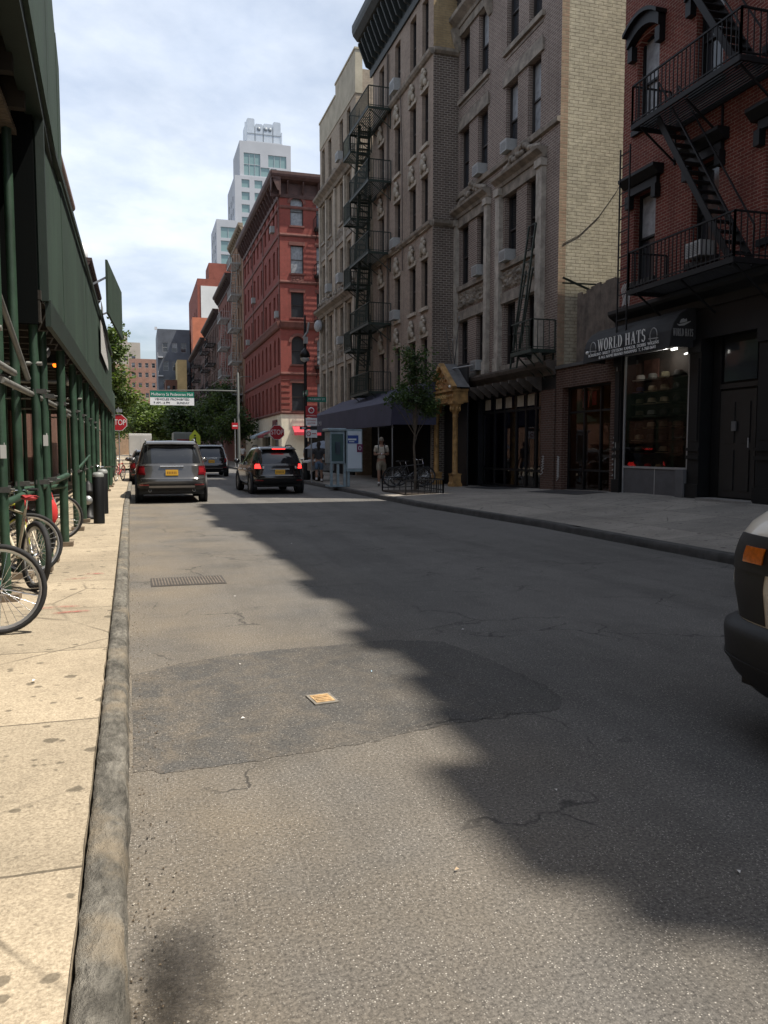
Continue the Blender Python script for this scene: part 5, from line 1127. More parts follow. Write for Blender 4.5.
for k, (cx, cz, sc) in enumerate(((-.33,4.24,1.0),)):
    mb.prism([(cx-.17,cz+.0),(cx-.11,cz-.045),(cx+.02,cz-.03),(cx+.17,cz+.05),(cx+.19,cz+.075),(cx+.1,cz+.05),(cx-.03,cz+.01),(cx-.12,cz-.01)], 'y', -3.572, -3.568)
    mb.prism([(cx-.1,cz+.02),(cx-.06,cz+.1),(cx-.0,cz+.12),(cx+.03,cz+.1),(cx+.08,cz+.12),(cx+.09,cz+.06),(cx-.02,cz+.03)], 'y', -3.572, -3.568)
mb.build('emblem', MATS['letter_grey'], aw)
mb = MB()
for y in (-.5,-3.0): mb.tube([(-.68+.03*math.cos(a)*0,y+.13*math.cos(a),4.05+.17*math.sin(a)) for a in [R(20*i) for i in range(-3,13)]], .012, 5); mb.tube([(-.685,y-.17,3.98),(-.685,y+.17,4.0)], .012, 5)
mb.build('hat_outline', MATS['letter_grey'], aw)
mb = MB(); mb.ball((-.69,-.25,3.98), .045); mb.build('badge', LET, aw)
mb = MB(); mb.beam((-.5,-3.4,3.7),(-.42,-3.5,3.72),.045); mb.build('spot_lamp', flat('lamp_white', (1,.97,.9), .5, 0, 3.5), aw)
# hats on the display shelves
hp = [('white', (.7,.68,.62), 'white brimmed hat topping the display in the hat shop window'), ('tan', (.33,.27,.18), 'tan brimmed hat on the hat shop display shelves'), ('olive', (.13,.115,.07), 'olive brown brimmed hat on the hat shop display shelves'), ('grey', (.22,.22,.2), 'grey brimmed hat on the hat shop display shelves'), ('dark', (.045,.04,.036), 'dark felt hat on the hat shop display shelves'), ('blue', (.03,.05,.13), 'navy blue hat under the white hat in the shop window')]
PH = {}
for n, col, lab in hp:
    mb = MB(); mb.lathe([(.0,.155),(.06,.15),(.085,.13),(.095,.03),(.10,.012),(.15,.004),(.175,.02),(.178,.026),(.15,.012),(.09,.02)], (0,0,0), 16); PH[n] = (mb.mesh('hat', M('felt_'+n, col, .9, .15)), lab); 
band = MB(); band.lathe([(.0985,.02),(.0975,.05)], (0,0,0), 16); bandm = band.mesh('hat_band', flat('hat_band', (.02,.018,.016), .8))
grid_ = [['white','grey','olive','dark'],['blue','tan','olive','dark'],['olive','tan','tan','dark'],['olive','grey','dark','dark'],['dark','tan','olive','olive'],['tan','dark','dark','dark'],['olive','dark','tan','dark']]
for r, row in enumerate(grid_):
    for c, n in enumerate(row):
        z = 3.22-.3*r; s = .42+.5*c; me, lab = PH[n]
        t = link('hat', me, None, (11.8+.39, 18.1-s, z+.002)); tag(t, lab, 'hat', 'hats on display in the shop window'); t.scale = (1.12,1.35,1.12); link('band', bandm, t)
for k in range(3):
    c = ('red', 'tan', 'dark')[k]; mb = MB(); mb.lathe([(.0,.12),(.07,.11),(.1,.04),(.1,0)], (0,0,0), 14)
    t = tag(mb.build('cap', flat('cap_'+c, ((.55,.03,.03),(.3,.2,.1),(.04,.04,.04))[k], .8), loc=(12.05,17.1-.45*k,1.045)), ('red','tan','black')[k]+' cap on the floor of the hat shop window', 'cap', 'hats on display in the shop window'); mb = MB(); mb.box(-.2,-.08,.0,-.08,.08,.012); mb.build('peak', MATS['cap_'+c], t)
# restaurant awning
NV = M('navy_canvas', (.045,.045,.078), .8, .2, 1.5, bump=.1)
aw = thing('restaurant_awning', 'long dark navy restaurant awning over the sidewalk by the kiosk', 'awning', (10.78,28.6,0))
mb = MB(); mb.prism([(0,4.15),(-1.75,3.3),(-1.78,2.42),(-1.74,2.42),(-1.71,3.26),(0,4.08)], 'y', 0, 14.6); mb.prism([(0,4.13),(-1.74,3.28),(-1.74,2.45),(0,2.45)], 'y', -.02, 0); mb.prism([(0,4.13),(-1.74,3.28),(-1.74,2.45),(0,2.45)], 'y', 14.6, 14.62); mb.build('canopy', NV, aw, fix=True)
text('lettering', 'PALMA', .34, M('letter_dim', (.3,.3,.32), .7, .1), aw, (-1.79,12.6,2.85), (90,0,-90), width=1.5)
for y in (.1, 4.9, 9.7, 14.5): mb = MB(); mb.beam((-1.72,y,2.5),(0,y,2.5),.03); mb.build('awning_arm', GREYMETAL, aw)
for y in (.1, 1.9): mb = MB(); mb.tube([(-1.7,y,.15),(-1.7,y,3.25)], .028, 8); mb.build('support_pole', GREYMETAL, aw)
# phone kiosk
kk = thing('phone_kiosk', 'pale blue street phone kiosk with a poster panel on its side', 'kiosk', (7.3,29.0,.14))
KM = M('kiosk_metal', (.27,.35,.39), .45, .25, 5, metal=.3)
mb = MB(); mb.box(-.62,-.3,.85,-.05,.55,2.05); mb.box(-.7,-.36,2.05,.0,.6,2.16); mb.build('booth', KM, kk, bevel=.03)
mb = MB(); mb.box(-.56,-.32,.95,-.12,-.301,1.95); mb.build('booth_window', glass_dark('kiosk_glass', (.05,.10,.10), .1, .05), kk)
mb = MB(); mb.box(-.42,-.335,1.2,-.24,-.32,1.65); mb.tube([(-.4,-.35,1.3),(-.42,-.36,1.5),(-.4,-.35,1.62)], .02, 6); mb.build('handset', M('phone_dark', (.03,.05,.07), .5, .2), kk)
mb = MB()
for x in (-.55,-.3,-.05): mb.box(x-.045,-.25,0,x+.045,-.16,.86)
mb.box(-.62,-.28,.0,0,.5,.05); mb.build('leg', KM, kk)
mb = MB(); mb.box(.0,-.3,.55,.62,.12,2.12); mb.box(.05,-.25,.0,.15,.0,.55); pn = mb.build('panel_box', KM, kk, bevel=.02)
mb = MB(); mb.box(.05,-.312,.68,.58,-.302,2.05); ps = mb.build('poster', flat('poster_pale', (.55,.63,.70), .35), pn)
mb = MB(); mb.box(.05,-.318,1.6,.46,-.313,1.9); mb.build('blue_band', flat('poster_blue', (.02,.06,.26), .4), ps)
mb = MB(); mb.box(.06,-.322,1.72,.38,-.319,1.78); mb.box(.1,-.322,1.65,.3,-.319,1.68); mb.box(.3,-.322,1.95,.5,-.319,2.0); mb.build('lettering_block', flat('poster_white', (.6,.66,.7), .5), ps)
mb = MB(); mb.box(.4,-.325,1.28,.62,-.314,1.58); rp = mb.build('maroon_sticker', flat('maroon_sticker', (.14,.012,.07), .5), ps)
mb = MB(); mb.tube([(.51+.05*math.cos(R(30*i)),-.33,1.43+.075*math.sin(R(30*i))) for i in range(13)], .012, 5); mb.build('ring_mark', MATS['poster_white'], rp)
# pushcart with tilted parasol canopy near the crossing
ct = thing('vending_cart', 'small street cart with white tray under a grey blue canopy', 'cart', (7.75,35.0,.14))
mb = MB(); mb.box(-.55,-.35,.45,.5,.4,.8); mb.build('body', M('cart_steel', (.3,.3,.3), .4, .2, 4, metal=.5), ct)
mb = MB(); mb.prism([(-.75,.8),(.55,1.02),(.55,1.1),(-.75,.88)], 'y', -.5, .45); mb.build('tray', WHITEP, ct)
mb = MB(); mb.tube([(.1,0,.8),(.1,0,1.75)], .02, 6); mb.build('pole', GREYMETAL, ct)
mb = MB(); n = 8; top = (.1,0,1.78); ringp = [(.1+.85*math.cos(2*math.pi*i/n), .85*math.sin(2*math.pi*i/n), 1.42) for i in range(n)]; mid = [(.1+.5*math.cos(2*math.pi*i/n), .5*math.sin(2*math.pi*i/n), 1.66) for i in range(n)]
mb.grid([[top]*n, mid, ringp], 0, False, True); mb.build('canopy', M('canopy_grey', (.20,.23,.28), .8, .2), ct)
for y in (-.4,.4):
    mb = MB(); mb.lathe([(.05,-.02),(.2,-.03),(.22,0),(.2,.03),(.05,.02)], (-.2,y,.22), 14, 0, 'y'); mb.build('wheel', RUBBER, ct)

# ================================================================ sidewalk shed on the left
def board_green(name):      # painted plywood: vertical grain, scuffs, chips down to pale wood
    m, nt, b = newmat(name); v = coords(nt)
    mp = nd(nt, 'ShaderNodeMapping'); mp.inputs['Scale'].default_value = (9, 9, .8); lk(nt, v, mp.inputs[0]); g = noi(nt, mp.outputs[0], 2, 7, .7, .6)
    mp2 = nd(nt, 'ShaderNodeMapping'); mp2.inputs['Scale'].default_value = (1.2, 1.2, .35); lk(nt, v, mp2.inputs[0]); a = noi(nt, mp2.outputs[0], 1.2, 6, .65)
    ch = noi(nt, v, 14, 6, .7); sp = nd(nt, 'ShaderNodeSeparateXYZ'); lk(nt, v, sp.inputs[0])
    c = mix(nt, ramp(nt, a, .3, .7), (.016,.034,.023), (.036,.070,.046)); c = mix(nt, ramp(nt, g, .4, .7), c, mix(nt, 1, c, (.55,.6,.58), 'MULTIPLY'))
    c = mix(nt, mathn(nt, 'MULTIPLY', ramp(nt, g, .62, .72), .35), c, (.12,.14,.115)); c = mix(nt, mathn(nt, 'MULTIPLY', ramp(nt, ch, .68, .72), .6), c, (.22,.22,.18))
    lk(nt, c, b.inputs['Base Color']); b.inputs['Roughness'].default_value = .72; bumpn(nt, b, g, .5, .012); MATS[name] = m; return m
SHG = board_green('shed_green'); SHP = M('shed_post_green', (.026,.060,.036), .55, .45, 3, bump=.15); DECK = M('deck_timber', (.030,.024,.018), .9, .4, 2)
sh = thing('sidewalk_shed', 'long dark green sidewalk shed on pipe posts over the left pavement', 'scaffold', (0,0,.145))
def panel(name, pts, mat, th=.05, planks=.6):
    """parapet of boards: pts = [(x, y, z_bottom, z_top)...] along the street"""
    mb = MB()
    for a, b_ in zip(pts, pts[1:]):
        n = max(1, int((b_[1]-a[1])/planks))
        for k in range(n):
            t0, t1 = k/n, (k+1)/n-.004/max(1,(b_[1]-a[1])); P = lambda t, i: a[i]+(b_[i]-a[i])*t
            j = rnd.uniform(-.004,.004); jz = rnd.uniform(-.01,.03)
            q = [(P(t0,0)+j,P(t0,1)), (P(t1,0)+j,P(t1,1))]
            vs = [(q[0][0],q[0][1],P(t0,2)),(q[1][0],q[1][1],P(t1,2)),(q[1][0],q[1][1],P(t1,3)+jz),(q[0][0],q[0][1],P(t0,3)+jz)]
            vs += [(x-th,y,z) for x, y, z in vs]; mb.add(vs, [(0,1,2,3),(7,6,5,4),(0,4,5,1),(1,5,6,2),(2,6,7,3),(3,7,4,0)])
    return mb.build(name, mat, sh)
panel('parapet', [(-.64,3.6,5.0,7.2),(-.72,5.6,5.0,7.15),(-.82,8.4,5.0,7.12),(-.9,10.9,4.98,7.05)], SHG, .05, 1.22)
panel('parapet', [(-.9,10.92,4.98,7.0),(-.915,11.5,4.98,6.7),(-.92,11.95,4.98,6.45)], SHG, .05, .5)
panel('parapet', [(-.96,9.55,2.98,5.08),(-.95,33,3.02,5.05)], SHG, .05, 2.44)
mb = MB(); mb.box(-.985,9.47,2.96,-.9,9.545,5.1); mb.box(-.945,9.55,2.70,-.89,33.1,2.985); mb.box(-.935,9.55,4.96,-.9,33.05,5.06)
mb.add([(-.7,3.6,4.86),(-.95,11.0,4.86),(-.95,11.0,5.02),(-.7,3.6,5.02),(-.95,3.6,4.86),(-1.1,11.0,4.86),(-1.1,11.0,5.02),(-.95,3.6,5.02)], [(0,1,2,3),(7,6,5,4),(0,4,5,1),(1,5,6,2),(2,6,7,3)])
mb.build('fascia', M('shed_green_dark', (.012,.024,.017), .6, .3, 2), sh)
mb = MB()
y = 9.4
while y < 33.2: mb.box(-4.3,y,2.72,-.98,y+.1,2.95); y += .62
mb.build('joist', DECK, sh); mb = MB(); y = 3.2
while y < 11.8: mb.box(-4.3,y,4.7,-1.0,y+.1,4.98); y += .8
mb.build('joist', DECK, sh)
mb = MB(); mb.box(-4.4,9.4,2.96,-.97,33.1,3.06); mb.box(-4.4,2.8,4.99,-1.0,11.0,5.07); mb.build('deck', DECK, sh); mb = MB(); mb.box(-4.4,9.38,2.7,-1.0,9.44,4.95); mb.build('end_board', flat('shade_black', (.008,.009,.009), .9, spec=0), sh)  # end board coloured black for the shade below the upper deck
mb = MB(); 
for k in range(34): mb.tube([(-3.9,7.0+.075*k,4.66),(-1.15,7.0+.075*k,4.66)], .036, 6, cap=False)
mb.build('corrugated_soffit', M('corrugated', (.16,.125,.09), .7, .4, 3), sh)
mb = MB(); mb.box(-3.95,2.8,.0,-3.88,12.2,5.0); mb.box(-3.88,12.1,2.9,-1.2,12.2,5.0); mb.build('shade_screen', flat('shade_black', (.008,.009,.009), .9, spec=0), sh)  # black sheets added in place of the deep shade inside the shed
mb = MB(); mb.box(-1.55,3.0,3.3,-1.45,9.35,4.9); mb.build('shade_slab', flat('shade_dark', (.007,.008,.008), .9, spec=0), sh)  # black slab added to stand in for the dark void under the deck
ys = [5.2,7.85,9.2,9.62,10.45,12.1,14.4,16.05,17.9,20,22.7,25.2,28,31,33]
for i, y in enumerate(ys):
    top = 4.9 if y < 9.4 else 2.95; x = (-1.2 if y < 9.4 else -1.05)+.03*rnd.uniform(-1,1)
    mb = MB(); mb.tube([(x,y,.05),(x+rnd.uniform(-.02,.02),y,top)], .04 if y < 9 else (.048 if y < 12 else .058), 12)
    po = mb.build('post', SHP, sh)
    mb = MB(); mb.box(x-.09,y-.1,-.001,x+.11,y+.1,.06); mb.build('base_block', M('timber_block', (.17,.13,.09), .9, .35, 8), po)
for y in (6.3,8.6,10.9,13.2,16,19,22,25,28,31):
    top = 4.5 if y < 9 else 2.95
    mb = MB(); mb.tube([(-2.75,y,.0),(-2.75,y,top)], .05, 10); mb.build('back_post', SHP, sh); mb = MB(); mb.tube([(-4.1,y+.3,.0),(-4.1,y+.3,top)], .05, 8); mb.build('back_post', SHP, sh)
mb = MB()
mb.tube([(-1.1,2.5,2.05),(-1.1,8.2,2.07)], .032, 8); mb.tube([(-1.12,7.6,1.96),(-1.1,14.6,1.98)], .032, 8); mb.tube([(-1.1,13.8,1.92),(-1.1,33,1.95)], .03, 8)
mb.tube([(-1.5,6.3,4.4),(-1.1,9.2,2.1)], .03, 6); mb.tube([(-1.25,5.5,2.2),(-1.25,8.3,4.6)], .025, 6)
for y in (6.9,9.6,12.1,16,20,25.2): mb.tube([(-2.75,y,2.3),(-1.0,y,2.3)], .025, 6)
mb.build('tie_pipe', M('galvanised', (.22,.22,.205), .6, .3, 4, metal=.4), sh)
mb = MB(); mb.tube([(-1.35,6.9,.78),(-.98,12.1,1.0)], .04, 8); mb.tube([(-2.75,8.6,.85),(-1.0,12.1,.85)], .035, 8); mb.tube([(-1.03,14.4,1.0),(-.9,16.1,1.25)], .022, 6); mb.build('guard_pipe', SHP, sh)
for y in ys[:10]:
    for z in (1.0, 2.0): 
        x = -1.2 if y < 9.4 else -1.05; mb = MB(); mb.box(x-.05,y-.045,z-.025,x+.085,y+.045,z+.025); mb.tube([(x+.085,y,z),(x+.12,y+.01,z)], .012, 6); mb.build('clamp', M('clamp_iron', (.06,.06,.055), .6, .4, 12), sh)
mb = MB(); mb.box(-1.3,12.5,2.6,-1.0,12.8,2.72); lm = mb.build('lamp_box', BLACK, sh)
mb = MB(); mb.lathe([(.0,2.40),(.05,2.41),(.06,2.45)], (-1.12,12.65,.15), 12); mb.build('bulb', flat('orange_lamp', (1,.16,.01), .5, 0, 2.5), lm)
for k, (x, y, z) in enumerate(((-1.16,11.2,2.62),(-1.3,11.6,2.66),(-1.2,15.5,2.6))):
    mb = MB(); mb.lathe([(0,0),(.05,.0),(.09,.09),(.09,.11)], (x,y,z), 10, 0, 'y'); mb.tube([(x,y,z),(x-.1,y,z+.3)], .015, 5); mb.build('flood_lamp', GREYMETAL, sh)
mb = MB(); 
for x, y, z in ((-1.15,7.85,1.3),(-.98,9.62,1.42)): mb.box(x,y-.04,z,x+.004,y+.03,z+.12); mb.box(x-.03,y-.055,z-.02,x+.02,y-.05,z+.1)
mb.build('sticker', flat('sticker_pale', (.5,.5,.48), .6), sh)
mb = MB(); mb.lathe([(.045,1.62),(.045,1.68)], (-1.2,7.85,0), 12); mb.build('blue_tape', flat('blue_tape', (.03,.16,.42), .5), sh)
mb = MB(); mb.box(-.90,22.5,3.9,-.893,27.5,4.75); mb.build('notice_board', M('notice_white', (.5,.5,.48), .6, .15), sh)
s2 = thing('sidewalk_shed', 'short second shed with a flared green panel beyond the long shed', 'scaffold', (0,0,.145))
mb = MB(); vs = [(-.72,23.6,5.1),(-.44,28.3,5.0),(-.44,28.3,6.55),(-.72,23.6,6.55)]; vs += [(x-.06,y,z) for x, y, z in vs]; mb.add(vs, [(0,1,2,3),(7,6,5,4),(0,4,5,1),(1,5,6,2),(2,6,7,3),(3,7,4,0)]); mb.build('flared_panel', SHG, s2)
mb = MB(); mb.beam((-.75,23.7,6.1),(-2.3,23.7,5.2),.05); mb.beam((-.5,28.0,6.0),(-2.3,28.0,5.2),.05); mb.build('brace', GREYMETAL, s2)
mb = MB(); mb.box(-3.6,33.2,3.0,-1.2,46,3.1); mb.box(-1.25,33.2,3.1,-1.2,46,4.3); mb.box(-1.4,26.5,5.07,-1.0,27.6,5.6); mb.box(-2.2,23.6,5.06,-.9,28.2,5.2); mb.build('deck', SHG, s2)
for y in (34.5,37,39.5,42,45):
    for x in (-1.27,-2.9): mb = MB(); mb.tube([(x,y,0),(x,y,3.0)], .06, 8); mb.build('post', SHP, s2)
# bollards and hydrant
for x, y, w in ((-.74,15.7,'nearer black bollard with grey cap at the edge of the left sidewalk'),(-.76,18.1,'farther black bollard with grey cap behind the nearer one')):
    t = thing('bollard', w, 'bollard', (x,y,.145), 0, 'bollards on the left sidewalk'); mb = MB(); mb.lathe([(.1,0),(.1,.86),(.09,.88)], (0,0,0), 14); mb.build('post', BLACK, t)
    mb = MB(); mb.lathe([(.1,.86),(.105,.9),(.08,.94),(0,.95)], (0,0,0), 14); mb.build('cap', M('cap_grey', (.25,.26,.25), .5, .2), t)
t = thing('fire_hydrant', 'dark fire hydrant with pale cap between shed post and bollards', 'hydrant', (-.98,16.75,.145))
mb = MB(); mb.lathe([(.16,0),(.16,.06),(.1,.08),(.1,.5),(.13,.52),(.13,.56),(.11,.58),(.09,.68),(.03,.74),(0,.76)], (0,0,0), 14); mb.build('barrel', BLACK, t)
for a in (-1, 1): 
    mb = MB(); mb.lathe([(.05,0),(.05,.12),(.065,.12),(.065,.18),(0,.19)], (0,0,0), 10, 0, 'x'); o = mb.build('outlet', GREYMETAL, t, (0,0,.42)); o.scale = (a,1,1)
mb = MB(); mb.lathe([(.07,0),(.07,.13),(.09,.13),(.09,.19),(0,.2)], (0,0,0), 10, 0, 'y'); o = mb.build('outlet', GREYMETAL, t, (0,-.05,.38)); o.scale = (1,-1,1)

# ================================================================ bicycles
def bike(label, loc, rotz, col, tyre_r=.33, wide=.022, saddle=(.02,.02,.02), lean=0, rimcol=(.55,.55,.55), wheels=(1,1), group='bicycles parked at the shed'):
    """wheels on the local x axis: rear at 0, front at +1.02; z = ground"""
    t = thing('bicycle', label, 'bicycle', loc, rotz, group); t.rotation_euler = (R(lean), 0, rotz); fm = M('bike_%d_%d_%d' % tuple(int(c*100) for c in col), col, .35, .1, 6, coat=.4)
    r = tyre_r; X = 1.02; k = (round(r,3), round(wide,3), rimcol)
    if k not in CACHE:
        mb = MB(); n = 36; m_ = 8
        rows = [[((r+wide*math.cos(2*math.pi*j/m_))*math.cos(2*math.pi*i/n), wide*math.sin(2*math.pi*j/m_), (r+wide*math.cos(2*math.pi*j/m_))*math.sin(2*math.pi*i/n)) for j in range(m_)] for i in range(n+1)]
        mb.grid(rows, 0, True, True); ty = mb.mesh('tyre', RUBBER)
        mb = MB(); rr = r-wide*.9
        mb.lathe([(rr,-.012),(rr-.022,-.01),(rr-.022,.01),(rr,.012)], (0,0,0), 36, 0, 'y'); rim = mb.mesh('rim', flat('rim_%d' % int(rimcol[0]*100), rimcol, .3, .7))
        mb = MB()
        for i in range(28): a = 2*math.pi*i/28; b_ = a+(.5 if i % 2 else -.5); mb.tube([(.02*math.cos(b_), .025*(1 if i % 4 < 2 else -1), .02*math.sin(b_)), ((rr-.02)*math.cos(a), 0, (rr-.02)*math.sin(a))], .0022, 4, cap=False)
        mb.lathe([(.0,-.045),(.022,-.045),(.022,.045),(0,.045)], (0,0,0), 10, 0, 'y'); sp = mb.mesh('spokes', CHROME); CACHE[k] = (ty, rim, sp)
    ty, rim, sp = CACHE[k]; zc = r+wide
    for i, x in enumerate((0, X)):
        if wheels[i]: w = link('wheel', ty, t, (x,0,zc)); link('rim', rim, w); link('spokes', sp, w)
    bb = (.44,0,.28); st = (.31,0,.72); ht = (.91,0,.78); hb = (.93,0,.66)
    mb = MB(); T = .016
    mb.tube([bb, st, (.28,0,.80)], [T,T,.013], 8); mb.tube([st, ht], .014, 8); mb.tube([bb, hb], .018, 8); mb.tube([ht, hb], .02, 8)
    for y in (-.05, .05): mb.tube([(0,y,zc),bb], .011, 6); mb.tube([(0,y,zc),(.3,y*.3,.7)], .009, 6); mb.tube([(X,y,zc),(.97,y,.62),(.935,y*.5,.64)], [.009,.013,.014], 6)
    mb.build('frame', fm, t)
    mb = MB(); mb.tube([ht, (.89,0,.9)], .013, 6); mb.tube([(.89,0,.9),(.9,0,.93)], .013, 6); mb.tube([(.78,-.29,.96),(.86,-.2,.95),(.9,0,.93),(.86,.2,.95),(.78,.29,.96)], .012, 6); h = mb.build('handlebar', CHROME, t)
    mb = MB()
    for y in (-1,1): mb.tube([(.76,y*.3,.96),(.84,y*.23,.955)], .017, 6)
    mb.build('grip', RUBBER, h)
    mb = MB(); mb.tube([(.28,0,.78),(.26,0,.88)], .012, 6); mb.grid([[(.12+.0*i,(-.07+.035*i),.9+.012*math.sin(i)) for i in range(5)], [(.22,-.07+.035*i,.915) for i in range(5)], [(.3,-.035+.0175*i,.91) for i in range(5)], [(.4,-.02+.01*i,.9) for i in range(5)]], 1, True); mb.ball((.2,0,.89), (.1,.075,.03), 8, 1); mb.ball((.33,0,.89), (.09,.025,.025), 8, 1)
    mb.build('saddle', [CHROME, M('saddle_%d' % int(saddle[0]*100), saddle, .6, .2)], t)
    mb = MB(); mb.lathe([(.03,-.05),(.09,-.05),(.09,-.045),(.03,-.045)], (.44,0,.28), 20, 0, 'y'); mb.lathe([(.02,-.05),(.04,-.05),(.04,-.045)], (0,0,zc), 14, 0, 'y'); mb.tube([(.44,-.06,.28),(.58,-.06,.20)], .01, 6); mb.tube([(.44,.06,.28),(.3,.06,.36)], .01, 6); mb.box(.53,-.14,.19,.63,-.06,.21); mb.box(.25,.06,.35,.35,.14,.37)
    mb.tube([(0,-.048,zc+.04),(.44,-.048,.37)], .004, 4); mb.tube([(0,-.048,zc-.04),(.44,-.048,.19)], .004, 4)
    mb.build('crank', M('drivetrain', (.12,.12,.12), .4, .3, 9, metal=.8), t)
    return t
bike('nearest teal bicycle, its big front wheel poking out over the sidewalk', (-2.03,6.45,.145), R(-4), (.02,.42,.30), .315, .019, lean=-4)
bike('cream bicycle with red and black saddle chained behind the teal one', (-1.0,8.3,.145), R(118), (.52,.46,.34), .31, .028, (.35,.03,.03), lean=4)
bike('black bicycle whose dark wheel shows past the third shed post', (-2.3,9.75,.145), R(1), (.03,.03,.032), .33, .02, lean=3, rimcol=(.12,.12,.12))
bike('yellow bicycle between the cream and the black bicycle', (-2.15,9.1,.145), R(12), (.5,.48,.04), .32, .02, lean=-5)
bike('grey bicycle half hidden by the row of shed posts', (-2.2,12.8,.145), R(5), (.2,.2,.2), .33, .02, lean=4)
bike('red bicycle far off at the end of the left sidewalk', (-1.0,36.5,.145), R(75), (.5,.03,.03), .33, .02, lean=4)
bike('dark bicycle leaning on a far shed post beyond the bollards', (-.95,21.0,.145), R(95), (.05,.05,.05), .33, .02, lean=6)
bike('black bicycle chained to the tree guard on the right sidewalk', (8.35,26.4,.22), R(-8), (.02,.02,.022), .33, .02, lean=5, rimcol=(.08,.08,.08), group='bicycles on the right sidewalk')
bike('second dark bicycle behind the one at the tree guard', (8.75,26.9,.23), R(-4), (.03,.03,.035), .33, .02, lean=-6, rimcol=(.08,.08,.08), group='bicycles on the right sidewalk')
bike('dark bicycle parked at the kerb by the cart', (7.35,33.9,.145), R(80), (.03,.03,.03), .33, .022, lean=5, rimcol=(.08,.08,.08), group='bicycles on the right sidewalk')
bike('black bicycle parked at the kerb ahead of the cart', (7.45,37.6,.145), R(75), (.02,.02,.02), .33, .022, lean=-5, rimcol=(.08,.08,.08), group='bicycles on the right sidewalk')
for x, y, z, w in ((-1.32,10.05,.78,'left one of two red cloth bags hanging among the shed posts'),(-1.08,10.8,.72,'right one of two red cloth bags hanging among the shed posts')):
    mb = MB(); mb.ball((0,0,0), (.085,.07,.17), 12); t = tag(mb.build('cloth_bag', M('red_cloth', (.55,.03,.03), .8, .2), loc=(x,y,z)), w, 'bag', 'red bags on the shed'); mb = MB(); mb.tube([(-.04,0,.14),(0,0,.3),(.04,0,.14)], .008, 5); mb.build('strap', MATS['red_cloth'], t)
# ================================================================ vehicles
# car body = stacked rounded rings (z, y_rear, y_front, half width, roundness); local y runs forward from the rear bumper
def se(c, s, n): return math.copysign(abs(c)**(2/n), c), math.copysign(abs(s)**(2/n), s)
def ringpt(rg, z, t, off=0, doff=0):
    for a, b in zip(rg, rg[1:]):
        if a[0] <= z <= b[0] and b[0] > a[0]: break
    k = 0 if b[0] == a[0] else max(0, min(1, (z-a[0])/(b[0]-a[0])))
    yr, yf, hw, n = (a[i]+(b[i]-a[i])*k for i in (1,2,3,4))
    x, y = se(math.cos(t), math.sin(t), n); return ((hw+off)*x, (yr+yf)/2+((yf-yr)/2+off)*y, z)
def loft(rings, mi=0, N=72, cap=True):
    mb = MB(); rows = []
    for z, yr, yf, hw, n in rings:
        r = []
        for j in range(N):
            t = 2*math.pi*(j+.5)/N; x, y = se(math.cos(t), math.sin(t), n); r.append((hw*x, (yr+yf)/2+(yf-yr)/2*y, z))
        rows.append(r)
    mb.grid(rows, mi, True, True)
    if cap: mb.add(rows[-1], [list(range(N))], mi, True); mb.add(rows[0], [list(range(N))[::-1]], mi)
    return mb
def tx(f, n): return math.acos(max(-1, min(1, math.copysign(abs(f)**(n/2), f))))
def patch(rings, z0, z1, t0, t1, off, nz=4, nt=10, t0b=None, t1b=None, depth=.02):
    """panel following the body; t runs from t0..t1 at the bottom and t0b..t1b at the top (degrees)"""
    t0b = t0 if t0b is None else t0b; t1b = t1 if t1b is None else t1b; mb = MB(); rows = []; rim = []
    for i in range(nz+1):
        k = i/nz; z = z0+(z1-z0)*k; a = R(t0+(t0b-t0)*k); b_ = R(t1+(t1b-t1)*k)
        rows.append([ringpt(rings, z, a+(b_-a)*j/nt, off) for j in range(nt+1)])
    mb.grid(rows, 0, True)
    edge = rows[0] + [r[-1] for r in rows[1:]] + rows[-1][::-1][1:] + [r[0] for r in rows[::-1][1:-1]]
    cx = sum(p[0] for p in edge)/len(edge); cy = sum(p[1] for p in edge)/len(edge)
    inn = []
    for p in edge:
        d = Vector((p[0], p[1]-rings[0][2]/2, 0)); d.normalize(); inn.append((p[0]-d.x*depth, p[1]-d.y*depth, p[2]))
    mb.grid([edge, inn], 0, False, True); return mb
def xdeg(x, hw, n, side=-1):     # angle of a rear (side=-1) or front point with the given x
    a = math.degrees(tx(x/hw, n)); return -a if side < 0 else a
def wheel(t, x, y, r, w=.22, rim=None, dull=False):
    mb = MB(); mb.lathe([(r*.62,-w/2),(r*.9,-w/2),(r,-w*.36),(r,w*.36),(r*.9,w/2),(r*.62,w/2)], (0,0,0), 28, 0, 'x'); wh = mb.build('wheel', RUBBER, t, (x,y,r))
    s = 1 if x > 0 else -1
    mb = MB(); mb.lathe([(0,s*w*.3),(r*.2,s*w*.34),(r*.25,s*w*.22)], (0,0,0), 20, 0, 'x'); mb.lathe([(r*.52,s*w*.3),(r*.63,s*w*.5),(r*.63,-s*w*.5)], (0,0,0), 28, 0, 'x'); mb.lathe([(0,0),(r*.63,0)], (0,0,0), 20, 1, 'x')
    for k in range(5): a = 2*math.pi*k/5; mb.beam((s*w*.3,r*.15*math.cos(a),r*.15*math.sin(a)), (s*w*.34,r*.57*math.cos(a),r*.57*math.sin(a)), .06, .03)
    mb.build('rim', [rim or ALU, SIGNBLACK], wh)
CARGLASS = glass_dark('car_glass', (.02,.022,.025), .03, .0)
TAILRED = M('tail_red', (.13,.006,.01), .2, .15, 20, bump=0, coat=.6); PLATE = flat('plate_orange', (.75,.42,.04), .5); TRIM = M('black_trim', (.018,.018,.019), .6, .2)
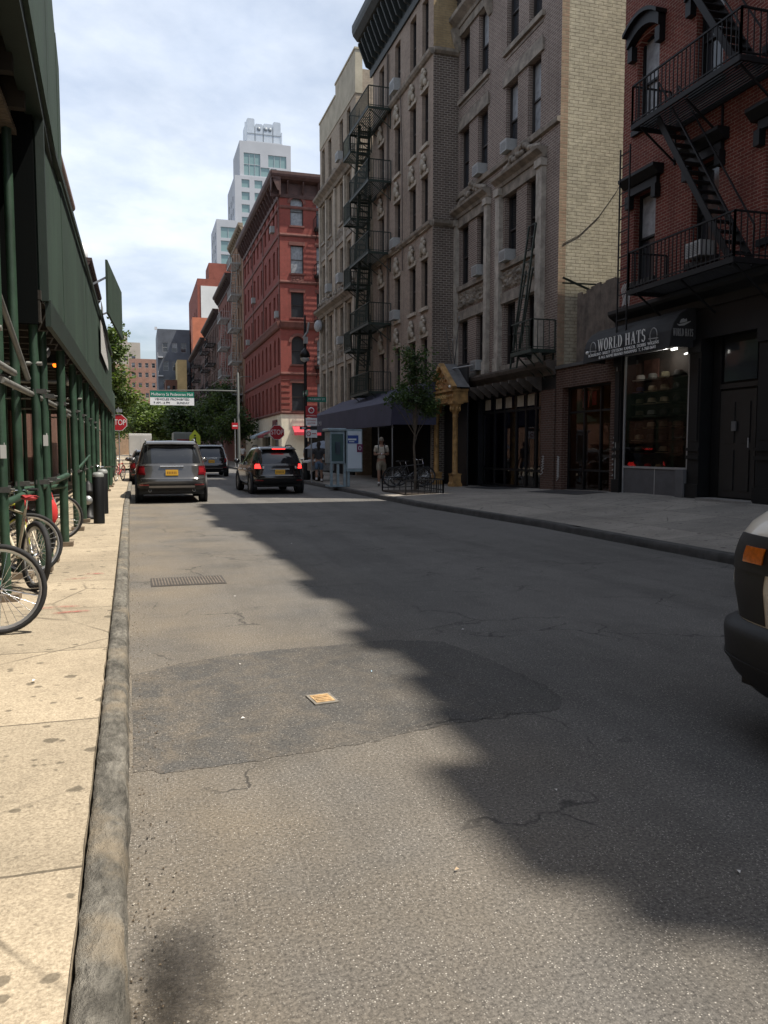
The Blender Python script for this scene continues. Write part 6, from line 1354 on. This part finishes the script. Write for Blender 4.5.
def suv(label, loc, rotz, body_col, name, W=.99, L=4.95, H=1.74, lit=False, belt=1.06, detail=True, round_=1.0, cat='car'):
    t = thing('parked_car' if not lit else 'car', label, cat, loc, rotz, 'cars in the street'); P = M(name, body_col, .2, .08, 8, coat=1, bump=0)
    P.node_tree.nodes['Principled BSDF'].inputs['Metallic'].default_value = .25
    n = 6.5*round_; s = L/4.95; k = H/1.74
    low = [(.34*k,.28,L-.25,W-.06,n),(.42*k,.1,L-.1,W-.015,n),(.52*k,.03,L-.03,W,n),(.68*k,.0,L,W+.0,n),(.74*k,.05,L,W+.005,n),(.92*k,.09,L-.03,W,n),(belt,.13,L-.12,W-.03,n)]
    bw = W-.055; gh = [(belt,.13,L-1.05*s,W-.03,n),(belt+.05,.16,L-1.1*s,bw,n),(belt+.28*k,.25,L-1.7*s,W-.125,n),(H-.17,.40,L-2.1*s,W-.2,n),(H-.07,.47,L-2.3*s,W-.235,n-1),(H-.02,.56,L-2.5*s,W-.29,n-1.5),(H,.85,L-2.8*s,W-.42,n-2)]
    hood = [(belt,.2,L-.12,W-.03,n),(belt+.04,.6,L-.2,W-.09,n),(belt+.08,1.4,L-.5,W-.22,n)]
    mb = loft(low); o = len(mb.v)
    for src in (gh, hood): q = loft(src); o = len(mb.v); mb.v += q.v; mb.f += [[i+o for i in f] for f in q.f]; mb.m += q.m; mb.s += q.s
    for y in (.28+.62*s, L-.95*s):       # dark arches
        for sx in (-1, 1): pass
    body = mb.build('body', P, t)
    def part(nm, mbx, mat, par=None): return mbx.build(nm, mat, par or t)
    # rear window, side windows, windscreen
    za, zb_ = belt+.07, H-.19
    part('rear_window', patch(gh, za, zb_, xdeg(-.80*W,bw,n), xdeg(.80*W,bw,n), .006, 5, 12, xdeg(-.69*W,W-.2,n), xdeg(.69*W,W-.2,n)), CARGLASS)
    for sg in (1, -1):
        a0, a1 = (-36, 26) if sg > 0 else (216, 154)
        part('side_window', patch(gh, za, H-.2, a0, a1, .005, 4, 14, a0+(2 if sg > 0 else -2), a1-(6 if sg > 0 else -6)), CARGLASS)
    part('windscreen', patch(gh, za, H-.14, xdeg(.8*W,bw,n,1), xdeg(-.8*W,bw,n,1), .006, 4, 10, xdeg(.66*W,W-.2,n,1), xdeg(-.66*W,W-.2,n,1)), CARGLASS)
    # lights
    for sg in (1, -1):
        f = (lambda a: a) if sg > 0 else (lambda a: 180-a)
        if lit: tl = patch(low+gh[1:3], belt-.13, belt+.1, f(-72), f(-30), .016, 5, 10, f(-60), f(-26))
        else: tl = patch(low, belt-.25, belt-.01, f(-71), f(-32), .014, 4, 10, f(-66), f(-30))
        tp = part('tail_light', tl, TAILRED)
        if lit:
            part('brake_lamp', patch(low+gh[1:3], belt-.1, belt+.05, f(-70), f(-44), .022, 3, 6, f(-62), f(-42)), flat('brake_red', (1,.035,.03), .4, 0, 2.2), tp)
            part('reverse_lens', patch(low, belt-.1, belt-.02, f(-77), f(-73), .018, 2, 3), flat('pale_lens', (.6,.5,.45), .2), tp)
        else: part('lamp_lens', patch(low, belt-.2, belt-.06, f(-68), f(-48), .019, 3, 6), flat('lens_red', (.22,.012,.016), .15), tp)
        hx = W-.12
        part('head_light', patch(low, belt-.25, belt-.08, f(40), f(72), .012, 2, 6), flat('headlight_glass', (.6,.62,.64), .1))
        # mirrors
        mm = MB(); mm.ball((sg*(W+.1), L-1.55*s, belt+.12), (.12,.07,.09), 10); part('mirror', mm, P)
        mm = MB(); mm.tube([(sg*(W-.3),1.0,H-.005),(sg*(W-.31),1.15,H+.045),(sg*(W-.31),L-2.9*s,H+.045),(sg*(W-.31),L-2.7*s,H-.01)], .02, 8); part('roof_rail', mm, ALU if not lit else TRIM)
    q = MB(); q.grid([[(-(W-.27)*1.0,.44,H-.1),(0,.40,H-.09),((W-.27),.44,H-.1)], [(-(W-.29),.33,H-.115),(0,.28,H-.1),((W-.29),.33,H-.115)], [(-(W-.31),.34,H-.08),(0,.29,H-.06),((W-.31),.34,H-.08)], [(-(W-.33),.7,H-.01),(0,.7,H+.006),((W-.33),.7,H-.01)]], 0, True)
    part('spoiler', q, P)
    if lit:
        q = MB(); q.box(-.22,.262,H-.1,.22,.30,H-.065); part('high_brake_lamp', q, flat('brake_red', (1,.035,.03), .4, 0, 2.2))
    yb = .09+.02
    bz = belt-.14 if lit else belt-.03
    pz = belt-.3 if lit else belt-.27
    q = MB(); q.box(-.32,.07,bz,.32,.12,bz+.035); part('tailgate_bar', q, CHROME if not lit else ALU)
    q = MB(); q.box(-.17,.035,pz,.17,.06,pz+.16); pl = part('number_plate', q, PLATE)
    q = MB()
    for i in range(6): q.box(-.13+.045*i,.033,pz+.045,-.105+.045*i,.0345,pz+.11)
    part('plate_marks', q, flat('plate_marks', (.3,.13,.02), .6), pl)
    # bumper: dark lower skirt, silver skid strip, reflectors
    part('lower_bumper', patch(low, .36*k, .55*k, -150, -30, .012, 3, 24), TRIM)
    part('skid_strip', patch(low, .44*k, .5*k, xdeg(-.62*W,W,n), xdeg(.62*W,W,n), .022, 2, 10), M('skid_silver', (.30,.285,.27), .45, .1, metal=.4) if not lit else TRIM)
    part('bumper_ledge', patch(low, .685*k, .72*k, -140, -40, .008, 1, 20), P)
    for sg in (1, -1):
        a, b_ = xdeg(sg*.62*W,W,n), xdeg(sg*.88*W,W,n)
        part('reflector', patch(low, .5*k, .535*k, a, b_, .02, 1, 4), flat('reflector_red', (.3,.03,.03), .3))
        if not lit: q = MB(); q.lathe([(.03,.18),(.045,.18),(.045,.4)], (sg*.6,0,.36*k), 12, 0, 'y'); part('exhaust', q, ALU)
    q = MB(); q.tube([(0,.21,belt+.1),(.12,.25,belt+.2),(.46,.26,belt+.13)], .012, 6); q.box(-.05,.17,belt+.03,.05,.22,belt+.1); part('rear_wiper', q, TRIM)
    r = .365*k
    q = MB(); q.box(-W+.1,.5,.24,W-.1,L-.5,.4); q.box(-W+.25,.3,.3,W-.25,.5,.42); part('underbody', q, SIGNBLACK)
    for y in (.30+.62*s, L-.95*s):
        for sx in (-1, 1):
            q = MB(); q.lathe([(0,sx*(W-.05)),(r+.075,sx*(W-.05)),(r+.08,sx*(W+.012)),(r+.03,sx*(W+.014))], (0,y,r), 24, 0, 'x'); part('wheel_arch', q, TRIM)
            wheel(t, sx*(W-.105), y, r)
    for sx in (-1, 1):
        q = MB()
        for y in (L*.42, L*.62): q.box(sx*(W+.006),y,belt-.16,sx*(W+.03),y+.18,belt-.13)
        part('door_handle', q, CHROME)
    return t
suv('dark grey parked suv at the left kerb with unlit tail lights', (.86,23.1,0), R(-.3), (.072,.07,.068), 'paint_grey', .99, 4.95, 1.76)
suv('black car with glowing red brake lights heading up the street', (4.52,26.75,0), R(1.5), (.012,.012,.013), 'paint_black', .90, 4.65, 1.62, True, .98, round_=.85)
suv('black suv farther ahead between the grey suv and the braking car', (3.85,45.6,0), R(0), (.015,.015,.016), 'paint_black_b', .97, 4.8, 1.78)
suv('dark car parked far ahead along the left kerb behind the grey suv', (.5,36.0,0), 0, (.03,.032,.036), 'paint_dark', .93, 4.6, 1.5, belt=.95)
suv('silver car parked farthest along the left kerb', (.3,68.0,0), 0, (.3,.31,.32), 'paint_silver', .93, 4.5, 1.5, belt=.95)
def truck(label, loc, W, L, H, col, name, cab=True, sign=None):
    t = thing('truck', label, 'truck', loc); P = M(name, col, .5, .1, 1)
    mb = MB(); mb.box(-W,0,.75,W,L,H); mb.build('cargo_box', P, t, bevel=.05)
    mb = MB(); mb.box(-W+.06,-.02,.95,-.03,-.003,H-.2); mb.box(.03,-.02,.95,W-.06,-.003,H-.2); mb.build('rear_door', M(name+'_door', tuple(c*.85 for c in col), .5, .1, 1), t)
    cabm = loft([(.5,L+.05,L+1.9,W-.1,7),(1.2,L+.05,L+1.95,W-.08,7),(1.9,L+.05,L+1.5,W-.15,7),(2.15,L+.05,L+1.3,W-.25,6)]); cabm.build('cab', P, t)
    mb = MB(); mb.box(-W+.1,.1,.45,W-.1,L+1,.74); mb.box(-W,-.08,.45,W,.08,.6); mb.build('chassis', TRIM, t)
    for y in (.9, L+.9):
        for sx in (-1, 1): wheel(t, sx*(W-.16), y, .4, .28)
    for sx in (-1, 1): mb = MB(); mb.box(sx*(W-.2),-.1,.62,sx*(W-.05),-.05,.74); mb.build('tail_light', TAILRED, t)
    return t
truck('white box truck parked under the bright left trees', (.1,80,0), 1.05, 4.2, 3.05, (.62,.62,.60), 'truck_white')
tb = truck('flat backed truck with a dark red and green load under the overhead sign', (4.5,84,0), 1.15, 4.5, 3.3, (.24,.27,.25), 'truck_grey')
mb = MB(); mb.box(-1.0,-.06,1.1,1.0,-.025,2.3); mb.build('green_tarpaulin', M('tarp_green', (.03,.10,.075), .8, .3), tb)
mb = MB(); mb.box(-.8,-.09,2.1,.95,-.062,2.6); mb.build('red_banner', M('banner_red', (.25,.05,.05), .7, .5, 3), tb)
t = signpost('crossing_sign', 'lime yellow crossing sign on a post beyond the grey suv roof', 'sign', (5.0,77,0), 2.6); mb = MB(); mb.prism([(-.5,2.0),(.5,2.0),(.5,2.8),(0,3.4),(-.5,2.8)], 'y', -.05, -.044); pl = mb.build('sign_plate', flat('lime_yellow', (.62,.72,.05), .5), t)
mb = MB(); mb.ball((0,-.055,2.85), (.1,.004,.1), 8); mb.prism([(-.1,2.7),(.12,2.7),(.08,2.4),(.2,2.15),(.08,2.13),(0,2.32),(-.12,2.12),(-.2,2.16),(-.06,2.45)], 'y', -.056, -.052); mb.build('emblem', SIGNBLACK, pl)
# near van on the right: only its front left corner enters the picture
VB = M('van_beige', (.70,.66,.56), .35, .06, 2, coat=.5, bump=0); VT = M('van_black_plastic', (.016,.016,.017), .55, .2, 30, bump=.15)
vt = thing('van', 'beige van with black bumper and amber corner lamp entering at the right edge', 'van', (3.86,3.65,0.02))
n = 7; W = 1.0; yf, yr = .0, -5.2
low = [(.58,yr,yf-.06,W-.02,n),(.8,yr,yf-.02,W,n),(.95,yr,yf-.03,W-.005,n),(1.04,yr,yf-.06,W-.015,n),(1.11,yr,yf-.1,W-.05,n),(1.17,yr,yf-.17,W-.10,n),(1.22,yr,yf-.28,W-.18,n)]
mb = loft(low); mb.build('body', VB, vt)
cabr = [(1.15,yr+.02,-.95,W-.07,n),(1.5,yr+.02,-1.25,W-.1,n),(1.9,yr+.05,-1.7,W-.2,n),(2.05,yr+.15,-1.9,W-.3,n),(2.1,yr+.5,-2.3,W-.5,n)]
loft(cabr).build('cab', VB, vt)
patch(cabr, 1.3, 1.85, 118, 62, .006, 4, 10).build('windscreen', CARGLASS, vt)
for sg in (1, -1): patch(cabr, 1.3, 1.85, 60 if sg > 0 else 120, 10 if sg > 0 else 170, .006, 3, 10).build('side_window', CARGLASS, vt)
bump = [(.24,yr-.02,yf-.08,W-.05,6),(.31,yr-.04,yf-.0,W-.0,6),(.40,yr-.05,yf+.05,W+.03,6),(.55,yr-.05,yf+.06,W+.04,6),(.585,yr-.05,yf+.05,W+.03,6),(.61,yr-.03,yf+.0,W-.01,6)]
q = patch(bump, .24, .61, 206, -26, .0, 10, 60, depth=.08); q.build('front_bumper', VT, vt)
patch(bump, .395, .41, 200, -20, .006, 1, 50).build('bumper_seam', SIGNBLACK, vt)
for sg in (1, -1):
    f = (lambda a: a) if sg < 0 else (lambda a: 180-a)
    patch(low, .615, 1.05, f(149), f(129), .004, 8, 12, f(152), f(127), depth=.05).build('lamp_housing', VT, vt)
    hm = patch(low, .87, 1.055, f(153), f(128), .010, 5, 12, depth=.06); hd = hm.build('lamp_surround', VT, vt)
    patch(low, .92, 1.0, f(151), f(141), .022, 2, 5, depth=.02).build('marker_lamp', M('amber_lens', (.62,.15,.01), .2, .25, 40, bump=0, coat=.6), hd)
    patch(low, .9, 1.03, f(116), f(104), .008, 2, 5).build('head_light', flat('headlight_glass', (.6,.62,.64), .1), hd)
mb = MB(); mb.box(-.55,.02,.68,.55,.05,.98); mb.build('grille', TRIM, vt)
mb = MB(); mb.box(-.9,-5,.28,.9,-.3,.6); mb.build('chassis', SIGNBLACK, vt)
for y in (-1.3, -4.3):
    for sx in (-1, 1):
        q = MB(); q.lathe([(0,sx*(W-.02)),(.46,sx*(W-.02)),(.47,sx*(W+.015)),(.4,sx*(W+.02))], (0,y,.37), 24, 0, 'x'); q.build('wheel_arch', VT, vt)
        wheel(vt, sx*(W-.1), y, .37, .23)

# ================================================================ people
def skin(name, nodes, edges, mats, parent, sub=2):
    """one continuous skinned figure: nodes = [(x,y,z,rx,ry)]"""
    me = bpy.data.meshes.new(name); me.from_pydata([n[:3] for n in nodes], edges, []); o = bpy.data.objects.new(name, me); COL.objects.link(o)
    m = o.modifiers.new('skin', 'SKIN'); m.use_smooth_shade = True
    for v, n in zip(me.skin_vertices[0].data, nodes): v.radius = (n[3], n[4] if len(n) > 4 else n[3])
    me.skin_vertices[0].data[0].use_root = True
    s = o.modifiers.new('sub', 'SUBSURF'); s.levels = sub; s.render_levels = sub
    dg = bpy.context.evaluated_depsgraph_get(); r = bpy.data.meshes.new_from_object(o.evaluated_get(dg)); bpy.data.objects.remove(o)
    r.materials.clear(); r.materials.append(mats)
    for p in r.polygons: p.use_smooth = True; p.material_index = 0
    return link(name, r, parent)
SKIN = M('skin', (.30,.17,.115), .6, .1, 8); HAIRM = M('dark_hair', (.03,.022,.018), .8, .2, 20)
def person(label, loc, rotz, shirt, pants, shorts=True, hair=HAIRM, cap=None, stride=.16, hands_up=True, pack=False, scale=1.0, skinm=None, held=False, female=False):
    """standing or walking figure facing local -y"""
    t = thing('person', label, 'person', loc, rotz); t.scale = (scale,)*3; sk = skinm or SKIN; st = stride; sw = .17 if female else .195
    if hands_up: el = [(-.25,.05,1.14), (.25,.05,1.14)]; wr = [(-.11,-.2,1.16), (.10,-.2,1.16)]
    else: el = [(-.26,.02,1.12), (.26,-.02,1.12)]; wr = [(-.27,-.08-st*.3,.88), (.27,-.05+st*.3,.88)]
    nodes = [(0,0,.95,.135,.10),(0,0,1.1,.125,.095),(0,.01,1.3,.155,.105),(0,.01,1.43,.12,.08),(0,0,1.5,.052,.055),(0,-.01,1.565,.06,.07),(0,-.015,1.64,.078,.098),(0,-.01,1.72,.066,.082)]
    edges = [(i, i+1) for i in range(7)]
    def add(parent_i, *ns):
        p = parent_i
        for x in ns: nodes.append(x); edges.append((p, len(nodes)-1)); p = len(nodes)-1
        return p
    hnd = []
    for i, sg in enumerate((-1, 1)):
        e = el[i]; w = wr[i]; sh = (sg*sw,.01,1.42)
        d = (Vector(w)-Vector(e)).normalized()
        add(3, (*sh,.058,.055), ((sh[0]+e[0])/2,(sh[1]+e[1])/2,(sh[2]+e[2])/2,.05,.05), (*e,.04,.04), tuple((Vector(e)+Vector(w))/2)+(.037,.037), (*w,.026,.026))
        hnd.append((len(nodes)-1, Vector(w), d, sg))
        y = -st if i == 0 else st; lift = 0 if i == 0 else .06
        add(0, (sg*.09,0,.87,.092,.092), (sg*.1,y*.4,.68,.078,.08), (sg*.1,y*.62-.03,.49,.052,.056), (sg*.1,y*.9,.33+lift*.4,.054,.058), (sg*.1,y+.01,.1+lift,.034,.038), (sg*.105,y-.06,.04+lift*.7,.036,.034), (sg*.115,y-.16,.032+lift*.4,.034,.026))
    for w_i, w, d, sg in hnd:       # palm, five unequal fingers, thumb from the side of the palm
        side = Vector((-sg,0,0)) if abs(d.x) < .6 else Vector((0,0,1)); side = (side-d*side.dot(d)).normalized(); dn = d.cross(side).normalized(); dn = dn if dn.z < 0 else -dn
        pm = w+d*.07; pi = add(w_i, (*pm,.034,.02))
        for k, ln in enumerate((.062,.072,.078,.066)[::1]):
            b0 = pm+d*.022+side*(.03-.02*k); b1 = b0+d*ln*.55+dn*.008; b2 = b1+d*ln*.3+dn*.026
            add(pi, (*b0,.0095,.0095), (*b1,.0085,.0085), (*b2,.007,.007))
        th = w+d*.03+side*.034; add(pi, (*th,.012,.012), (*(th+side*.022+d*.028),.010,.010), (*(th+side*.026+d*.055+dn*.01),.008,.008))
    skin('body', nodes, edges, sk, t)
    # face: nose, eyes, mouth, ears
    mb = MB(); mb.prism([(-.012,1.625),(.012,1.625),(.006,1.668),(-.006,1.668)], 'y', -.135, -.1); mb.ball((-.083,0,1.645), (.012,.022,.032), 8); mb.ball((.083,0,1.645), (.012,.022,.032), 8); mb.build('nose_and_ears', sk, t)
    mb = MB(); mb.ball((-.031,-.098,1.668), (.013,.01,.008), 8); mb.ball((.031,-.098,1.668), (.013,.01,.008), 8); mb.box(-.045,-.11,1.683,-.015,-.098,1.69); mb.box(.015,-.11,1.683,.045,-.098,1.69); mb.build('eyes', HAIRM, t)
    mb = MB(); mb.ball((0,-.107,1.593), (.024,.01,.007), 8); mb.build('mouth', flat('lips', (.28,.09,.07), .6), t)
    mb = MB(); rows = []
    for i in range(7):
        a = R(90*i/6); rows.append([(.09*math.sin(a)*math.cos(b_)*1.0, .0+.112*math.sin(a)*math.sin(b_)+.0, 1.67+.12*math.cos(a)) for b_ in [2*math.pi*j/16 for j in range(16)]])
    if not cap: rows.append([(x*.97, max(y, -.06), z-.06 if y > -.02 else z) for x, y, z in rows[-1]])
    mb.grid(rows, 0, True, True)
    if female: mb.tube([(0,.09,1.72),(0,.115,1.6),(0,.1,1.4)], [.07,.085,.03], 10)
    if cap: mb.grid([[(.088*math.cos(b_),-.09-.09*math.sin(b_)*k,1.672-.015*k) for b_ in [math.pi*j/8 for j in range(9)]] for k in (0,1)], 0, True); mb.build('cap', cap, t)
    else: mb.build('hair', hair, t)
    # shirt with sleeves
    ns = [(0,0,.93,.165,.125),(0,0,1.1,.15,.118),(0,.01,1.3,.178,.128),(0,.01,1.42,.14,.1),(0,.0,1.475,.07,.07)]; es = [(i, i+1) for i in range(4)]
    for i, sg in enumerate((-1, 1)):
        e = el[i]; sh = Vector((sg*sw,.01,1.42)); q = sh.lerp(Vector(e), .72); ns += [(*sh,.078,.075), (*sh.lerp(q,.5),.074,.07), (*q,.07,.066)]; k = len(ns); es += [(3, k-3), (k-3, k-2), (k-2, k-1)]
    skin('shirt', ns, es, shirt, t)
    ns = [(0,0,.99,.158,.12),(0,0,.9,.15,.115)]; es = [(0,1)]
    for i, sg in enumerate((-1, 1)):
        y = -st if i == 0 else st; lift = 0 if i == 0 else .06
        a = [(sg*.095,0,.83,.112,.108),(sg*.1,y*.4,.68,.103,.1),(sg*.1,y*.6-.025,.52,.09,.088)]
        if not shorts: a += [(sg*.1,y*.9,.32+lift*.4,.075,.075),(sg*.1,y,.1+lift,.066,.066)]
        k = len(ns); ns += a; es += [(1, k)] + [(k+j, k+j+1) for j in range(len(a)-1)]
    skin('shorts' if shorts else 'trousers', ns, es, pants, t)
    for i, sg in enumerate((-1, 1)):
        y = -st if i == 0 else st; lift = 0 if i == 0 else .06
        mb = MB(); mb.ball((sg*.11,y-.085,.05+lift*.55), (.05,.135,.045), 10); mb.lathe([(.045,.06+lift),(.043,.15+lift)], (sg*.1,y+.01,0), 10, 1); mb.build('shoe', [flat('shoe_dark', (.06,.05,.045), .7), SIGNWHITE], t)
    if pack:
        for sg in (-1, 1): mb = MB(); mb.tube([(sg*.11,.13,1.46),(sg*.115,.0,1.52),(sg*.12,-.135,1.38),(sg*.13,-.12,1.15),(sg*.15,.06,1.05)], .021, 6); mb.build('backpack_strap', SIGNBLACK, t)
        mb = MB(); mb.ball((0,.2,1.24), (.16,.11,.24), 12); mb.build('backpack', M('pack_dark', (.03,.03,.035), .8, .2), t)
    return t
KH = M('khaki_cloth', (.52,.48,.40), .9, .15, 10); KD = M('khaki_dark', (.27,.24,.18), .9, .15, 10)
p = person('man in beige shirt and khaki shorts with backpack straps walking toward us', (8.5,28.2,.19), R(-14), KH, KD, cap=M('cap_drab', (.2,.17,.13), .9, .15), pack=True, stride=.2)
cam = thing('camera', 'small dark camera held at the chest of the walking man', 'camera', (8.45,27.98,1.345), R(-14)); mb = MB(); mb.box(-.06,-.03,-.035,.06,.03,.04); mb.build('camera_body', SIGNBLACK, cam, bevel=.008)
mb = MB(); mb.lathe([(.03,-.03),(.03,-.07),(.0,-.07)], (0,0,0), 12, 0, 'y'); mb.build('lens', CHROME, cam)
person('woman in dark top and denim shorts standing behind the kiosk', (7.25,33.2,.14), R(160), M('dark_cloth', (.05,.05,.055), .9, .2), M('denim', (.10,.15,.22), .9, .2), stride=.08, hands_up=False, scale=.97, female=True)
person('person in grey shirt and dark trousers walking past the corner bikes', (7.9,38.5,.14), R(20), M('grey_cloth', (.22,.22,.23), .9, .2), M('black_cloth', (.025,.025,.028), .9, .2), False, hands_up=False, stride=.18)
person('person in white shirt and dark trousers far down by the blue awning', (8.6,70.5,.14), R(175), M('white_cloth', (.6,.6,.58), .9, .1), MATS['black_cloth'], False, hands_up=False, stride=.15)
# ================================================================ sky, sun, camera
EL = 64.0; hx, hy = .90, -.436        # direction towards the sun (horizontal part)
w = bpy.data.worlds.new('World'); scene.world = w; w.use_nodes = True; nt = w.node_tree; bg = nt.nodes['Background']
sky = nd(nt, 'ShaderNodeTexSky', sky_type='NISHITA', sun_disc=False, sun_elevation=R(EL), sun_rotation=math.atan2(hx, hy), altitude=50, air_density=1.2, dust_density=2.2, ozone_density=1.5)
tc = coords(nt, 'Generated'); sp = nd(nt, 'ShaderNodeSeparateXYZ'); lk(nt, tc, sp.inputs[0])
dz = mathn(nt, 'ADD', mathn(nt, 'MAXIMUM', sp.outputs[2], 0), .22)
cb = nd(nt, 'ShaderNodeCombineXYZ'); lk(nt, mathn(nt, 'DIVIDE', sp.outputs[0], dz), cb.inputs[0]); lk(nt, mathn(nt, 'DIVIDE', sp.outputs[1], dz), cb.inputs[1]); cb.inputs[2].default_value = CLOUD_SEED if 'CLOUD_SEED' in globals() else 3.3
f1 = noi(nt, cb.outputs[0], .85, 8, .55, .3); f2 = noi(nt, cb.outputs[0], 4.5, 6, .6)
cm = ramp(nt, mathn(nt, 'ADD', f1, mathn(nt, 'MULTIPLY', mathn(nt, 'SUBTRACT', f2, .5), .14)), .36, .6)
cloud = mix(nt, ramp(nt, f2, .3, .7), (6.5,7.3,8.7), (7.8,8.4,9.3))
c = mix(nt, mathn(nt, 'ADD', mathn(nt, 'MULTIPLY', cm, .70), .28), sky.outputs[0], cloud)
lk(nt, c, bg.inputs[0]); bg.inputs[1].default_value = .093
sd = bpy.data.lights.new('sun', 'SUN'); so = bpy.data.objects.new('sun', sd); COL.objects.link(so); sd.energy = 4.9; sd.angle = R(.55); sd.color = (1, .93, .82)
ce = math.cos(R(EL)); so.rotation_euler = Vector((-hx*ce, -hy*ce, -math.sin(R(EL)))).to_track_quat('-Z', 'Y').to_euler()
cd = bpy.data.cameras.new('camera_view'); co = bpy.data.objects.new('camera_view', cd); COL.objects.link(co); scene.camera = co
cd.sensor_fit = 'VERTICAL'; cd.sensor_height = 36.0; cd.lens = 36.0*800/1024; cd.clip_end = 3000; cd.clip_start = .05
co.location = (0, 0, 1.5); yaw = math.atan(244/800); pit = math.atan(62/800)
co.rotation_euler = (math.pi/2-pit, 0, -yaw)
vs = scene.view_settings; vs.view_transform = 'Standard'; vs.look = 'None'; vs.exposure = .5; vs.gamma = 1; vs.use_curve_mapping = False
scene.cycles.max_bounces = 6; scene.cycles.diffuse_bounces = 3; scene.cycles.glossy_bounces = 3; scene.cycles.transparent_max_bounces = 8; scene.cycles.use_denoising = True
